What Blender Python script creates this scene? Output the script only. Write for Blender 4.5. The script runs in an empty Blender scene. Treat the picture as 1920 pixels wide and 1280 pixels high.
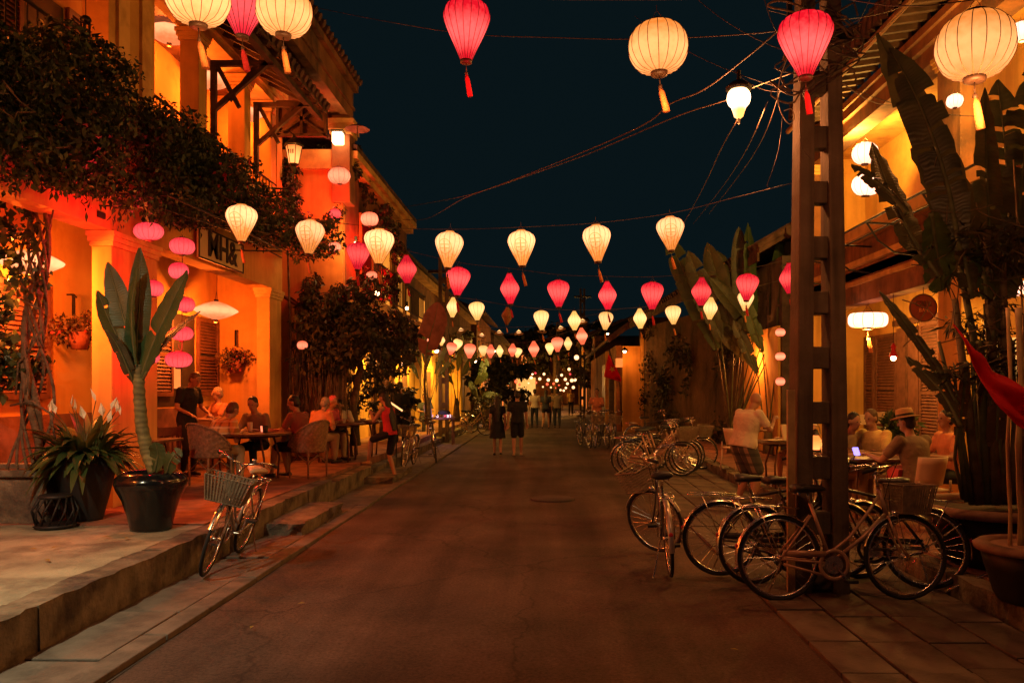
import bpy, math, random
import numpy as np
from mathutils import Vector, Matrix
R = math.radians
PI = math.pi
random.seed(7)
rnd = random.Random(11)
nrg = np.random.default_rng(5)
SC = bpy.context.scene
COL = SC.collection
# ------------------------------------------------------------------ camera, world, exposure
EYE = 1.75
F = 1493.0                     # focal length in photograph pixels (28 mm)
cam_data = bpy.data.cameras.new('camera')
cam_data.lens = 28.0
cam_data.sensor_width = 36.0
cam_data.shift_x = -70 / 1920
cam_data.shift_y = 88 / 1920
cam_data.clip_start = 0.05
cam_data.clip_end = 600
cam = bpy.data.objects.new('camera', cam_data)
cam.location = (0, 0, EYE)
cam.rotation_euler = (R(90), 0, 0)
COL.objects.link(cam)
SC.camera = cam
world = bpy.data.worlds.new('World')
SC.world = world
world.use_nodes = True
bg = world.node_tree.nodes['Background']
bg.inputs[0].default_value = (0.30, 0.78, 1.0, 1)      # deep blue night sky
bg.inputs[1].default_value = 0.0088
SC.view_settings.view_transform = 'Standard'
SC.view_settings.look = 'None'
SC.view_settings.exposure = 0.0
SC.view_settings.gamma = 1.0
SC.cycles.use_denoising = True
SC.cycles.use_light_tree = True
SC.cycles.max_bounces = 6
SC.cycles.diffuse_bounces = 3
SC.cycles.glossy_bounces = 2
SC.cycles.transmission_bounces = 3
SC.cycles.sample_clamp_indirect = 4.0
SC.cycles.caustics_reflective = False
SC.cycles.caustics_refractive = False

def at(px, py, Y):
    """World point at depth Y that the photograph shows at pixel (px, py)."""
    return Vector(((px - 1030) / F * Y, Y, EYE - (py - 728) / F * Y))

# ------------------------------------------------------------------ mesh helpers
def frames(pts, closed=False):
    n = len(pts)
    T = []
    for i in range(n):
        if closed:
            t = pts[(i + 1) % n] - pts[i - 1]
        else:
            t = pts[min(i + 1, n - 1)] - pts[max(i - 1, 0)]
        if t.length < 1e-9:
            t = Vector((0, 0, 1))
        T.append(t.normalized())
    up = Vector((0, 0, 1)) if abs(T[0].z) < 0.9 else Vector((1, 0, 0))
    N = (up - T[0] * up.dot(T[0])).normalized()
    out = []
    for t in T:
        N = N - t * N.dot(t)
        if N.length < 1e-6:
            N = t.orthogonal()
        N.normalize()
        out.append((t, N.copy(), t.cross(N)))
    return out

class MB:
    def __init__(s):
        s.v = []; s.f = []
    def add(s, vs, fs):
        b = len(s.v)
        s.v.extend([tuple(p) for p in vs])
        s.f.extend([tuple(b + i for i in q) for q in fs])
        return s
    def box(s, x0, x1, y0, y1, z0, z1):
        return s.add([(x0, y0, z0), (x1, y0, z0), (x1, y1, z0), (x0, y1, z0), (x0, y0, z1), (x1, y0, z1), (x1, y1, z1), (x0, y1, z1)],
                     [(0, 3, 2, 1), (4, 5, 6, 7), (0, 1, 5, 4), (1, 2, 6, 5), (2, 3, 7, 6), (3, 0, 4, 7)])
    def bar(s, a, b, w, h, up=(0, 0, 1)):
        a = Vector(a); b = Vector(b); t = (b - a).normalized(); u = Vector(up)
        if abs(t.dot(u)) > 0.98: u = Vector((1, 0, 0))
        side = t.cross(u).normalized() * (w / 2); top = side.cross(t).normalized() * (h / 2)
        vs = [p + i * side + j * top for p in (a, b) for i, j in ((-1, -1), (1, -1), (1, 1), (-1, 1))]
        return s.add(vs, [(0, 1, 2, 3), (7, 6, 5, 4), (0, 4, 5, 1), (1, 5, 6, 2), (2, 6, 7, 3), (3, 7, 4, 0)])
    def tube(s, pts, r, n=6, closed=False, flat=None):
        pts = [Vector(p) for p in pts]
        fr = frames(pts, closed)
        rs = r if isinstance(r, (list, tuple)) else [r] * len(pts)
        vs = []
        for p, (t, N, B), q in zip(pts, fr, rs):
            for k in range(n):
                a = 2 * PI * k / n
                vs.append(p + N * math.cos(a) * q + B * math.sin(a) * q * (flat or 1))
        fs = []
        m = len(pts)
        for i in range(m if closed else m - 1):
            j = (i + 1) % m
            for k in range(n):
                l = (k + 1) % n
                fs.append((i * n + k, i * n + l, j * n + l, j * n + k))
        if not closed:
            fs.append(tuple(range(n - 1, -1, -1)))
            fs.append(tuple((m - 1) * n + k for k in range(n)))
        return s.add(vs, fs)
    def lathe(s, prof, n=24, c=(0, 0, 0), ripple=0, nr=0, cap=True):
        vs = []
        for r, z in prof:
            for k in range(n):
                a = 2 * PI * k / n
                q = r * (1 - ripple * (0.5 - 0.5 * math.cos(a * nr))) if nr else r
                vs.append((c[0] + math.cos(a) * q, c[1] + math.sin(a) * q, c[2] + z))
        fs = []
        for i in range(len(prof) - 1):
            for k in range(n):
                l = (k + 1) % n
                fs.append((i * n + k, i * n + l, (i + 1) * n + l, (i + 1) * n + k))
        if cap:
            if prof[0][0] > 1e-4: fs.append(tuple(range(n - 1, -1, -1)))
            if prof[-1][0] > 1e-4: fs.append(tuple((len(prof) - 1) * n + k for k in range(n)))
        return s.add(vs, fs)
    def ball(s, c, r, n=12, m=8, rot=None):
        if not isinstance(r, (list, tuple)): r = (r, r, r)
        vs = []; c = Vector(c)
        for i in range(m + 1):
            t = PI * i / m
            for k in range(n):
                a = 2 * PI * k / n
                p = Vector((math.sin(t) * math.cos(a) * r[0], math.sin(t) * math.sin(a) * r[1], math.cos(t) * r[2]))
                if rot is not None: p = rot @ p
                vs.append(c + p)
        fs = [(i * n + k, (i + 1) * n + k, (i + 1) * n + (k + 1) % n, i * n + (k + 1) % n) for i in range(m) for k in range(n)]
        return s.add(vs, fs)
    def loft(s, rings, n=14):
        """rings: (centre, axis_x vector, axis_y vector)"""
        vs = []
        for c, ax, ay in rings:
            c = Vector(c)
            for k in range(n):
                a = 2 * PI * k / n
                vs.append(c + Vector(ax) * math.cos(a) + Vector(ay) * math.sin(a))
        m = len(rings)
        fs = [(i * n + k, i * n + (k + 1) % n, (i + 1) * n + (k + 1) % n, (i + 1) * n + k) for i in range(m - 1) for k in range(n)]
        fs.append(tuple(range(n - 1, -1, -1))); fs.append(tuple((m - 1) * n + k for k in range(n)))
        return s.add(vs, fs)
    def capsule(s, a, ra, b, rb, n=10):
        a = Vector(a); b = Vector(b); d = (b - a)
        if d.length < 1e-6: return s.ball(a, ra, n)
        d.normalize()
        pts = [a - d * ra * 0.92, a - d * ra * 0.6, a, b, b + d * rb * 0.6, b + d * rb * 0.92]
        rs = [ra * 0.35, ra * 0.8, ra, rb, rb * 0.8, rb * 0.35]
        return s.tube(pts, rs, n)
    def mesh(s, name, mat=None, smooth=False):
        me = bpy.data.meshes.new(name)
        me.from_pydata(s.v, [], s.f)
        if mat: me.materials.append(mat)
        if smooth: me.polygons.foreach_set('use_smooth', [True] * len(me.polygons))
        me.validate()
        return me

def wloc(o):
    p = Vector((0, 0, 0))
    while o is not None:
        p = p + Vector(o.location); o = o.parent
    return p

def link(name, data, parent=None, loc=None):
    o = bpy.data.objects.new(name, data)
    COL.objects.link(o)
    if parent is not None: o.parent = parent
    if loc is not None: o.location = loc
    return o

def part(name, mb, mat, parent=None, smooth=False, world=False, bevel=0, kind=None, label=None):
    if world and parent is not None:
        w = wloc(parent)
        mb.v = [(x - w.x, y - w.y, z - w.z) for x, y, z in mb.v]
    o = link(name, mb.mesh(name, mat, smooth), parent)
    if bevel:
        m = o.modifiers.new('bevel', 'BEVEL'); m.width = bevel; m.segments = 2; m.limit_method = 'ANGLE'
    if kind: o['kind'] = kind
    if label: o['label'] = label
    return o

def tag(o, label=None, cat=None, group=None, kind=None):
    if label: o['label'] = label
    if cat: o['category'] = cat
    if group: o['group'] = group
    if kind: o['kind'] = kind
    return o

def thing(name, label, cat, loc=(0, 0, 0), rz=0, group=None):
    o = bpy.data.objects.new(name, None)
    o.empty_display_size = 0.1
    COL.objects.link(o)
    o.location = loc; o.rotation_euler = (0, 0, rz)
    return tag(o, label, cat, group)

def copy_tree(o, parent=None):
    c = o.copy(); COL.objects.link(c); c.parent = parent
    for ch in list(o.children):
        if ch.type != 'LIGHT' and not ch.name.startswith('hanging_cord'): copy_tree(ch, c)
    return c

def structure(name, mb, mat, smooth=False, label=None):
    o = part(name, mb, mat, None, smooth)
    o['kind'] = 'structure'
    if label: o['label'] = label
    return o

# ------------------------------------------------------------------ materials
def _mat(name):
    m = bpy.data.materials.new(name); m.use_nodes = True
    nt = m.node_tree
    return m, nt, nt.nodes['Principled BSDF'], nt.nodes['Material Output']

def surf(name, col, rough=0.7, var=0.25, scale=4.0, bump=0.2, bscale=30.0, metal=0.0, col2=None, stain=None, sscale=1.2, spec=0.4, coat=0.0, bdist=0.01):
    """base colour with two scales of noise, optional stains, and bump"""
    m, nt, b, out = _mat(name)
    N = nt.nodes; L = nt.links
    tc = N.new('ShaderNodeTexCoord')
    n1 = N.new('ShaderNodeTexNoise'); n1.inputs['Scale'].default_value = scale; n1.inputs['Detail'].default_value = 6
    L.new(tc.outputs['Object'], n1.inputs['Vector'])
    mx = N.new('ShaderNodeMix'); mx.data_type = 'RGBA'
    c = col; d = col2 or tuple(x * (1 - var * 1.3) for x in col)
    mx.inputs['A'].default_value = (*[min(1, x * (1 + var * 0.6)) for x in c], 1)
    mx.inputs['B'].default_value = (*d, 1)
    rp = N.new('ShaderNodeValToRGB'); rp.color_ramp.elements[0].position = 0.35; rp.color_ramp.elements[1].position = 0.68
    L.new(n1.outputs['Fac'], rp.inputs['Fac']); L.new(rp.outputs['Color'], mx.inputs['Factor'])
    last = mx.outputs['Result']
    if stain:
        n2 = N.new('ShaderNodeTexNoise'); n2.inputs['Scale'].default_value = sscale; n2.inputs['Detail'].default_value = 9; n2.inputs['Roughness'].default_value = 0.7
        L.new(tc.outputs['Object'], n2.inputs['Vector'])
        r2 = N.new('ShaderNodeValToRGB'); r2.color_ramp.elements[0].position = 0.48; r2.color_ramp.elements[1].position = 0.66
        L.new(n2.outputs['Fac'], r2.inputs['Fac'])
        m2 = N.new('ShaderNodeMix'); m2.data_type = 'RGBA'
        L.new(r2.outputs['Color'], m2.inputs['Factor']); L.new(last, m2.inputs['A']); m2.inputs['B'].default_value = (*stain, 1)
        last = m2.outputs['Result']
    L.new(last, b.inputs['Base Color'])
    b.inputs['Metallic'].default_value = metal
    b.inputs['Specular IOR Level'].default_value = spec
    b.inputs['Coat Weight'].default_value = coat
    mr = N.new('ShaderNodeMapRange'); mr.inputs['To Min'].default_value = max(0.03, rough - 0.12); mr.inputs['To Max'].default_value = min(1, rough + 0.12)
    L.new(n1.outputs['Fac'], mr.inputs['Value']); L.new(mr.outputs['Result'], b.inputs['Roughness'])
    if bump:
        n3 = N.new('ShaderNodeTexNoise'); n3.inputs['Scale'].default_value = bscale; n3.inputs['Detail'].default_value = 5
        L.new(tc.outputs['Object'], n3.inputs['Vector'])
        bp = N.new('ShaderNodeBump'); bp.inputs['Strength'].default_value = bump; bp.inputs['Distance'].default_value = bdist
        L.new(n3.outputs['Fac'], bp.inputs['Height']); L.new(bp.outputs['Normal'], b.inputs['Normal'])
    return m

def leafmat(name, col, col2, rough=0.5, trans=0.25):
    """leaf surface: colour picked per leaf from the face attribute 'tint', a little light passes through"""
    m, nt, b, out = _mat(name)
    N = nt.nodes; L = nt.links
    a = N.new('ShaderNodeAttribute'); a.attribute_name = 'tint'
    mx = N.new('ShaderNodeMix'); mx.data_type = 'RGBA'
    mx.inputs['A'].default_value = (*col, 1); mx.inputs['B'].default_value = (*col2, 1)
    L.new(a.outputs['Fac'], mx.inputs['Factor'])
    L.new(mx.outputs['Result'], b.inputs['Base Color'])
    b.inputs['Roughness'].default_value = rough
    tr = N.new('ShaderNodeBsdfTranslucent'); L.new(mx.outputs['Result'], tr.inputs['Color'])
    ms = N.new('ShaderNodeMixShader'); ms.inputs[0].default_value = trans
    L.new(b.outputs[0], ms.inputs[1]); L.new(tr.outputs[0], ms.inputs[2]); L.new(ms.outputs[0], out.inputs[0])
    return m

def bladmat(name, col, col2, rib, rough=0.45, trans=0.2, freq=55):
    """banana-type blade: fine cross veins from a wave along the leaf, broad blotches"""
    m, nt, b, out = _mat(name)
    N = nt.nodes; L = nt.links
    at_ = N.new('ShaderNodeAttribute'); at_.attribute_name = 'along'
    mul = N.new('ShaderNodeMath'); mul.operation = 'MULTIPLY'; mul.inputs[1].default_value = freq * 6.28
    sn = N.new('ShaderNodeMath'); sn.operation = 'SINE'
    L.new(at_.outputs['Fac'], mul.inputs[0]); L.new(mul.outputs[0], sn.inputs[0])
    tc = N.new('ShaderNodeTexCoord')
    n1 = N.new('ShaderNodeTexNoise'); n1.inputs['Scale'].default_value = 5; n1.inputs['Detail'].default_value = 6
    L.new(tc.outputs['Object'], n1.inputs['Vector'])
    rp = N.new('ShaderNodeValToRGB'); rp.color_ramp.elements[0].position = 0.35; rp.color_ramp.elements[1].position = 0.7
    L.new(n1.outputs['Fac'], rp.inputs['Fac'])
    mx = N.new('ShaderNodeMix'); mx.data_type = 'RGBA'; mx.inputs['A'].default_value = (*col, 1); mx.inputs['B'].default_value = (*col2, 1)
    L.new(rp.outputs['Color'], mx.inputs['Factor'])
    L.new(mx.outputs['Result'], b.inputs['Base Color'])
    b.inputs['Roughness'].default_value = rough
    bp = N.new('ShaderNodeBump'); bp.inputs['Strength'].default_value = 0.22; bp.inputs['Distance'].default_value = 0.005
    wob = N.new('ShaderNodeMath'); wob.operation = 'MULTIPLY_ADD'; wob.inputs[1].default_value = 22; L.new(n1.outputs['Fac'], wob.inputs[0]); L.new(mul.outputs[0], wob.inputs[2]); L.new(wob.outputs[0], sn.inputs[0])
    L.new(sn.outputs[0], bp.inputs['Height']); L.new(bp.outputs['Normal'], b.inputs['Normal'])
    tr = N.new('ShaderNodeBsdfTranslucent'); L.new(mx.outputs['Result'], tr.inputs['Color'])
    ms = N.new('ShaderNodeMixShader'); ms.inputs[0].default_value = trans
    L.new(b.outputs[0], ms.inputs[1]); L.new(tr.outputs[0], ms.inputs[2]); L.new(ms.outputs[0], out.inputs[0])
    return m

def glow(name, low, high, centre=-0.15, spread=0.5, ring=False, strength=1.0):
    """lit silk or glass: gives off light, brightest round the bulb's height, mottled like cloth"""
    m, nt, b, out = _mat(name)
    N = nt.nodes; L = nt.links
    N.remove(b)
    tc = N.new('ShaderNodeTexCoord')
    sp = N.new('ShaderNodeSeparateXYZ'); L.new(tc.outputs['Object'], sp.inputs[0])
    sb = N.new('ShaderNodeMath'); sb.operation = 'SUBTRACT'; sb.inputs[1].default_value = centre
    L.new(sp.outputs['Z'], sb.inputs[0])
    ab = N.new('ShaderNodeMath'); ab.operation = 'ABSOLUTE'; L.new(sb.outputs[0], ab.inputs[0])
    mr = N.new('ShaderNodeMapRange'); mr.interpolation_type = 'SMOOTHSTEP'
    mr.inputs['From Min'].default_value = 0.0; mr.inputs['From Max'].default_value = spread
    mr.inputs['To Min'].default_value = 1.0; mr.inputs['To Max'].default_value = 0.0
    L.new(ab.outputs[0], mr.inputs['Value'])
    ns = N.new('ShaderNodeTexNoise'); ns.inputs['Scale'].default_value = 5; ns.inputs['Detail'].default_value = 3
    L.new(tc.outputs['Object'], ns.inputs['Vector'])
    ad = N.new('ShaderNodeMath'); ad.operation = 'MULTIPLY_ADD'; ad.inputs[1].default_value = 0.8; ad.inputs[2].default_value = -0.38
    L.new(ns.outputs['Fac'], ad.inputs[0])
    a2 = N.new('ShaderNodeMath'); a2.operation = 'ADD'; a2.use_clamp = True
    L.new(mr.outputs['Result'], a2.inputs[0]); L.new(ad.outputs[0], a2.inputs[1])
    mx = N.new('ShaderNodeMix'); mx.data_type = 'RGBA'
    mx.inputs['A'].default_value = (*low, 1); mx.inputs['B'].default_value = (*high, 1)
    L.new(a2.outputs[0], mx.inputs['Factor'])
    last = mx.outputs['Result']
    if ring:
        # printed round medallion on the silk (front and back): ring with strokes inside
        def M(op, a, bb=None, c=None):
            n = N.new('ShaderNodeMath'); n.operation = op
            for i, q in enumerate((a, bb, c)):
                if q is None: continue
                if isinstance(q, (int, float)): n.inputs[i].default_value = q
                else: L.new(q, n.inputs[i])
            return n.outputs[0]
        zz = M('SUBTRACT', sp.outputs['Z'], -0.05)
        rr = M('SQRT', M('ADD', M('MULTIPLY', sp.outputs['X'], sp.outputs['X']), M('MULTIPLY', zz, zz)))
        ringm = M('LESS_THAN', M('ABSOLUTE', M('SUBTRACT', rr, 0.46)), 0.035)
        st = M('LESS_THAN', M('ABSOLUTE', M('SUBTRACT', M('FRACT', M('MULTIPLY', zz, 4.2)), 0.5)), 0.16)
        sx = M('LESS_THAN', M('ABSOLUTE', M('SUBTRACT', M('FRACT', M('MULTIPLY_ADD', sp.outputs['X'], 2.6, 0.5)), 0.5)), 0.12)
        inside = M('LESS_THAN', rr, 0.36)
        pat = M('MAXIMUM', ringm, M('MULTIPLY', inside, M('MAXIMUM', st, sx)))
        dk = N.new('ShaderNodeMix'); dk.data_type = 'RGBA'; dk.blend_type = 'MULTIPLY'
        L.new(M('MULTIPLY', pat, 0.8), dk.inputs['Factor']); L.new(last, dk.inputs['A']); dk.inputs['B'].default_value = (0.8, 0.62, 0.4, 1)
        last = dk.outputs['Result']
    em = N.new('ShaderNodeEmission')
    oi = N.new('ShaderNodeObjectInfo'); vr = N.new('ShaderNodeMapRange'); vr.inputs['To Min'].default_value = strength * .78; vr.inputs['To Max'].default_value = strength * 1.15
    L.new(oi.outputs['Random'], vr.inputs['Value']); L.new(vr.outputs['Result'], em.inputs['Strength'])
    L.new(last, em.inputs['Color']); L.new(em.outputs[0], out.inputs[0])
    return m

def plaid(name, base, c1, c2, scale=9.0, rough=0.85, axes=('X', 'Z')):
    m, nt, b, out = _mat(name)
    N = nt.nodes; L = nt.links
    tc = N.new('ShaderNodeTexCoord'); sp = N.new('ShaderNodeSeparateXYZ'); L.new(tc.outputs['Object'], sp.inputs[0])
    last = None
    prev = None
    for ax, cc in zip(axes, (c1, c2)):
        mu = N.new('ShaderNodeMath'); mu.operation = 'MULTIPLY'; mu.inputs[1].default_value = scale * 6.28
        sn = N.new('ShaderNodeMath'); sn.operation = 'SINE'
        gt = N.new('ShaderNodeMath'); gt.operation = 'GREATER_THAN'; gt.inputs[1].default_value = 0.55
        L.new(sp.outputs[ax], mu.inputs[0]); L.new(mu.outputs[0], sn.inputs[0]); L.new(sn.outputs[0], gt.inputs[0])
        hf = N.new('ShaderNodeMath'); hf.operation = 'MULTIPLY'; hf.inputs[1].default_value = 0.65; L.new(gt.outputs[0], hf.inputs[0])
        mx = N.new('ShaderNodeMix'); mx.data_type = 'RGBA'
        L.new(hf.outputs[0], mx.inputs['Factor'])
        if prev is None: mx.inputs['A'].default_value = (*base, 1)
        else: L.new(prev, mx.inputs['A'])
        mx.inputs['B'].default_value = (*cc, 1)
        prev = mx.outputs['Result']
    L.new(prev, b.inputs['Base Color']); b.inputs['Roughness'].default_value = rough
    return m

def asphalt():
    m = surf('asphalt', (0.080, 0.048, 0.036), 0.82, 0.3, 0.8, 0.0, 120, stain=(0.046, 0.029, 0.023), sscale=0.45, spec=0.3)
    nt = m.node_tree; N = nt.nodes; L = nt.links; b = N['Principled BSDF']
    tc = N.new('ShaderNodeTexCoord')
    src = b.inputs['Base Color'].links[0].from_socket
    def mul(src, fac, dark, lo, hi):
        rp = N.new('ShaderNodeMapRange'); rp.inputs['From Min'].default_value = lo; rp.inputs['From Max'].default_value = hi
        rp.inputs['To Min'].default_value = dark; rp.inputs['To Max'].default_value = 1.25
        L.new(fac, rp.inputs['Value'])
        mx = N.new('ShaderNodeMix'); mx.data_type = 'RGBA'; mx.blend_type = 'MULTIPLY'; mx.inputs['Factor'].default_value = 1
        L.new(src, mx.inputs['A']); L.new(rp.outputs['Result'], mx.inputs['B']); return mx.outputs['Result']
    g = N.new('ShaderNodeTexNoise'); g.inputs['Scale'].default_value = 42; g.inputs['Detail'].default_value = 8; g.inputs['Roughness'].default_value = .8
    L.new(tc.outputs['Object'], g.inputs['Vector']); src = mul(src, g.outputs['Fac'], .35, .32, .62)
    mp = N.new('ShaderNodeMapping'); mp.inputs['Scale'].default_value = (1.6, .10, 1); L.new(tc.outputs['Object'], mp.inputs['Vector'])
    st = N.new('ShaderNodeTexNoise'); st.inputs['Scale'].default_value = 1.5; st.inputs['Detail'].default_value = 4; L.new(mp.outputs[0], st.inputs['Vector']); src = mul(src, st.outputs['Fac'], .6, .3, .6)
    dn = N.new('ShaderNodeTexNoise'); dn.inputs['Scale'].default_value = 3; dn.inputs['Detail'].default_value = 5; L.new(tc.outputs['Object'], dn.inputs['Vector'])
    ad = N.new('ShaderNodeMix'); ad.data_type = 'RGBA'; ad.blend_type = 'ADD'; ad.inputs['Factor'].default_value = .35; L.new(tc.outputs['Object'], ad.inputs['A']); L.new(dn.outputs['Color'], ad.inputs['B'])
    vo = N.new('ShaderNodeTexVoronoi'); vo.feature = 'DISTANCE_TO_EDGE'; vo.inputs['Scale'].default_value = .38; L.new(ad.outputs['Result'], vo.inputs['Vector']); src = mul(src, vo.outputs['Distance'], .75, .0, .008)
    L.new(src, b.inputs['Base Color'])
    bp = N.new('ShaderNodeBump'); bp.inputs['Strength'].default_value = .8; bp.inputs['Distance'].default_value = .012
    L.new(g.outputs['Fac'], bp.inputs['Height']); L.new(bp.outputs['Normal'], b.inputs['Normal'])
    return m

def streaked(m, dark=.45, sx=5.0, sz=.35, lo=.42, hi=.6):
    """rain streaks and grime that run down a wall, plus hairline cracks"""
    nt = m.node_tree; N = nt.nodes; L = nt.links; b = N['Principled BSDF']
    tc = N.new('ShaderNodeTexCoord'); mp = N.new('ShaderNodeMapping'); mp.inputs['Scale'].default_value = (sx, sx, sz); L.new(tc.outputs['Object'], mp.inputs['Vector'])
    n = N.new('ShaderNodeTexNoise'); n.inputs['Scale'].default_value = 1.0; n.inputs['Detail'].default_value = 7; L.new(mp.outputs[0], n.inputs['Vector'])
    n2 = N.new('ShaderNodeTexNoise'); n2.inputs['Scale'].default_value = .7; n2.inputs['Detail'].default_value = 3; L.new(tc.outputs['Object'], n2.inputs['Vector'])
    ml = N.new('ShaderNodeMath'); ml.operation = 'MULTIPLY'; L.new(n.outputs['Fac'], ml.inputs[0]); L.new(n2.outputs['Fac'], ml.inputs[1])
    rp = N.new('ShaderNodeMapRange'); rp.inputs['From Min'].default_value = lo * .55; rp.inputs['From Max'].default_value = hi * .68; rp.inputs['To Min'].default_value = 1; rp.inputs['To Max'].default_value = dark
    L.new(ml.outputs[0], rp.inputs['Value'])
    mx = N.new('ShaderNodeMix'); mx.data_type = 'RGBA'; mx.blend_type = 'MULTIPLY'; mx.inputs['Factor'].default_value = 1
    L.new(b.inputs['Base Color'].links[0].from_socket, mx.inputs['A']); L.new(rp.outputs['Result'], mx.inputs['B']); L.new(mx.outputs['Result'], b.inputs['Base Color'])
    return m

M = {}
M['asphalt'] = asphalt()
M['asphalt_plain'] = surf('asphalt', (0.095, 0.066, 0.060), 0.82, 0.25, 0.9, 0.55, 120, stain=(0.05, 0.042, 0.04), sscale=0.6, spec=0.25, bdist=0.006)
M['ground'] = surf('earth', (0.06, 0.05, 0.04), 0.95, 0.3, 1, 0.4, 20)
M['concrete'] = surf('pale_concrete', (0.34, 0.34, 0.25), 0.88, 0.3, 2.2, 0.6, 40, stain=(0.15, 0.135, 0.10), sscale=1.1, bdist=0.02)
M['kerbstone'] = surf('kerb_concrete', (0.19, 0.155, 0.11), 0.9, 0.4, 4, 0.8, 18, stain=(0.06, 0.045, 0.04), sscale=2.5, bdist=0.03)
M['slab'] = surf('drain_slab', (0.16, 0.125, 0.10), 0.88, 0.35, 3, 0.5, 40, stain=(0.07, 0.055, 0.045), sscale=2, bdist=0.012)
M['paver'] = surf('paving_stone', (0.13, 0.10, 0.08), 0.85, 0.35, 2.6, 0.5, 45, stain=(0.06, 0.045, 0.038), sscale=2.2, bdist=0.012)
M['terrace'] = surf('terracotta_floor', (0.26, 0.11, 0.07), 0.75, 0.3, 3, 0.3, 30, stain=(0.12, 0.06, 0.045), sscale=1.5)
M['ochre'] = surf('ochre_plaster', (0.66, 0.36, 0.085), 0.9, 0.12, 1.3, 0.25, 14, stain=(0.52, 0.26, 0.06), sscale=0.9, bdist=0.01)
streaked(M['ochre'], .62)
M['ochre_trim'] = surf('ochre_trim', (0.70, 0.42, 0.12), 0.85, 0.15, 2, 0.2, 20, stain=(0.45, 0.24, 0.07), sscale=2)
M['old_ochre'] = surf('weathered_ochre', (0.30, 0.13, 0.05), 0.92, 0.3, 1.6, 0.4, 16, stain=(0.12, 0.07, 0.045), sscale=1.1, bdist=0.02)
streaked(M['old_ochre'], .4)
M['old_wall'] = surf('mossy_wall', (0.13, 0.07, 0.036), 0.95, 0.4, 0.9, 0.8, 6, stain=(0.03, 0.026, 0.018), sscale=0.55, bdist=0.06)
streaked(M['old_wall'], .3, 3, .8)
M['dark_wall'] = surf('dark_plaster', (0.10, 0.07, 0.055), 0.95, 0.4, 2, 0.5, 12, stain=(0.04, 0.03, 0.028), sscale=1)
M['wood'] = surf('dark_wood', (0.13, 0.055, 0.03), 0.55, 0.35, 6, 0.3, 60)
M['shutter'] = surf('shutter_paint', (0.15, 0.06, 0.035), 0.5, 0.25, 8, 0.2, 60)
M['timber'] = surf('weathered_timber', (0.095, 0.052, 0.03), 0.8, 0.4, 5, 0.5, 40)
M['tile'] = surf('roof_tile', (0.14, 0.075, 0.05), 0.9, 0.4, 5, 0.6, 25, stain=(0.05, 0.04, 0.03), sscale=3)
M['pole'] = surf('pole_concrete', (0.135, 0.10, 0.068), 0.9, 0.3, 3, 0.6, 30, stain=(0.12, 0.085, 0.065), sscale=2.5, bdist=0.01)
M['iron'] = surf('dark_iron', (0.03, 0.027, 0.025), 0.5, 0.3, 10, 0.2, 80, metal=0.6)
M['cable'] = surf('cable_rubber', (0.075, 0.05, 0.038), 0.6, 0.3, 10, 0)
M['cable_pale'] = surf('cable_pale', (0.5, 0.4, 0.25), 0.5, 0.2, 10, 0)
M['chrome'] = surf('chrome', (0.72, 0.68, 0.62), 0.25, 0.1, 20, 0.05, 60, metal=1.0)
M['tyre'] = surf('tyre_rubber', (0.02, 0.02, 0.02), 0.8, 0.2, 30, 0.3, 90)
M['bike_bronze'] = surf('bike_paint_bronze', (0.52, 0.32, 0.22), 0.4, 0.12, 8, 0, metal=0.3, coat=0.3)
M['bike_dark'] = surf('bike_paint_dark', (0.05, 0.05, 0.055), 0.35, 0.15, 8, 0, metal=0.2, coat=0.4)
M['bike_silver'] = surf('bike_paint_silver', (0.45, 0.40, 0.34), 0.35, 0.12, 8, 0, metal=0.6, coat=0.3)
M['basket_mat'] = surf('basket_wire', (0.24, 0.18, 0.12), 0.5, 0.25, 20, 0.2, 90, metal=0.2)
M['saddle'] = surf('saddle_black', (0.03, 0.028, 0.028), 0.45, 0.2, 20, 0.2, 60)
M['saddle_pale'] = surf('saddle_tan', (0.55, 0.36, 0.22), 0.5, 0.2, 20, 0.2, 60)
M['pot'] = surf('black_glazed_pot', (0.008, 0.009, 0.010), 0.16, 0.15, 4, 0.12, 8, spec=0.5, coat=0.3)
M['pot_dull'] = surf('dark_clay_pot', (0.018, 0.017, 0.018), 0.55, 0.25, 4, 0.3, 12)
M['pot_rim'] = surf('clay_rim', (0.26, 0.15, 0.10), 0.8, 0.3, 6, 0.3, 20)
M['soil'] = surf('soil', (0.05, 0.035, 0.025), 1.0, 0.4, 12, 0.8, 30, bdist=0.02)
M['bark'] = surf('vine_bark', (0.15, 0.10, 0.06), 0.95, 0.4, 9, 0.9, 30, bdist=0.02)
M['banana_trunk'] = surf('banana_trunk', (0.20, 0.19, 0.075), 0.7, 0.35, 7, 0.5, 25, stain=(0.12, 0.11, 0.05), sscale=4)
_b = M['banana_trunk'].node_tree; _w = _b.nodes.new('ShaderNodeTexWave'); _w.bands_direction = 'Z'; _w.inputs['Scale'].default_value = 5.5; _w.inputs['Distortion'].default_value = 7; _w.inputs['Detail'].default_value = 3
_t = _b.nodes.new('ShaderNodeTexCoord'); _b.links.new(_t.outputs['Object'], _w.inputs['Vector'])
_p = _b.nodes['Principled BSDF']; _x = _b.nodes.new('ShaderNodeMix'); _x.data_type = 'RGBA'; _x.blend_type = 'MULTIPLY'; _x.inputs['Factor'].default_value = .4
_b.links.new(_p.inputs['Base Color'].links[0].from_socket, _x.inputs['A']); _b.links.new(_w.outputs['Color'], _x.inputs['B']); _b.links.new(_x.outputs['Result'], _p.inputs['Base Color'])
M['stalk'] = surf('leaf_stalk', (0.10, 0.11, 0.045), 0.6, 0.3, 8, 0.3, 30)
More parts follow.
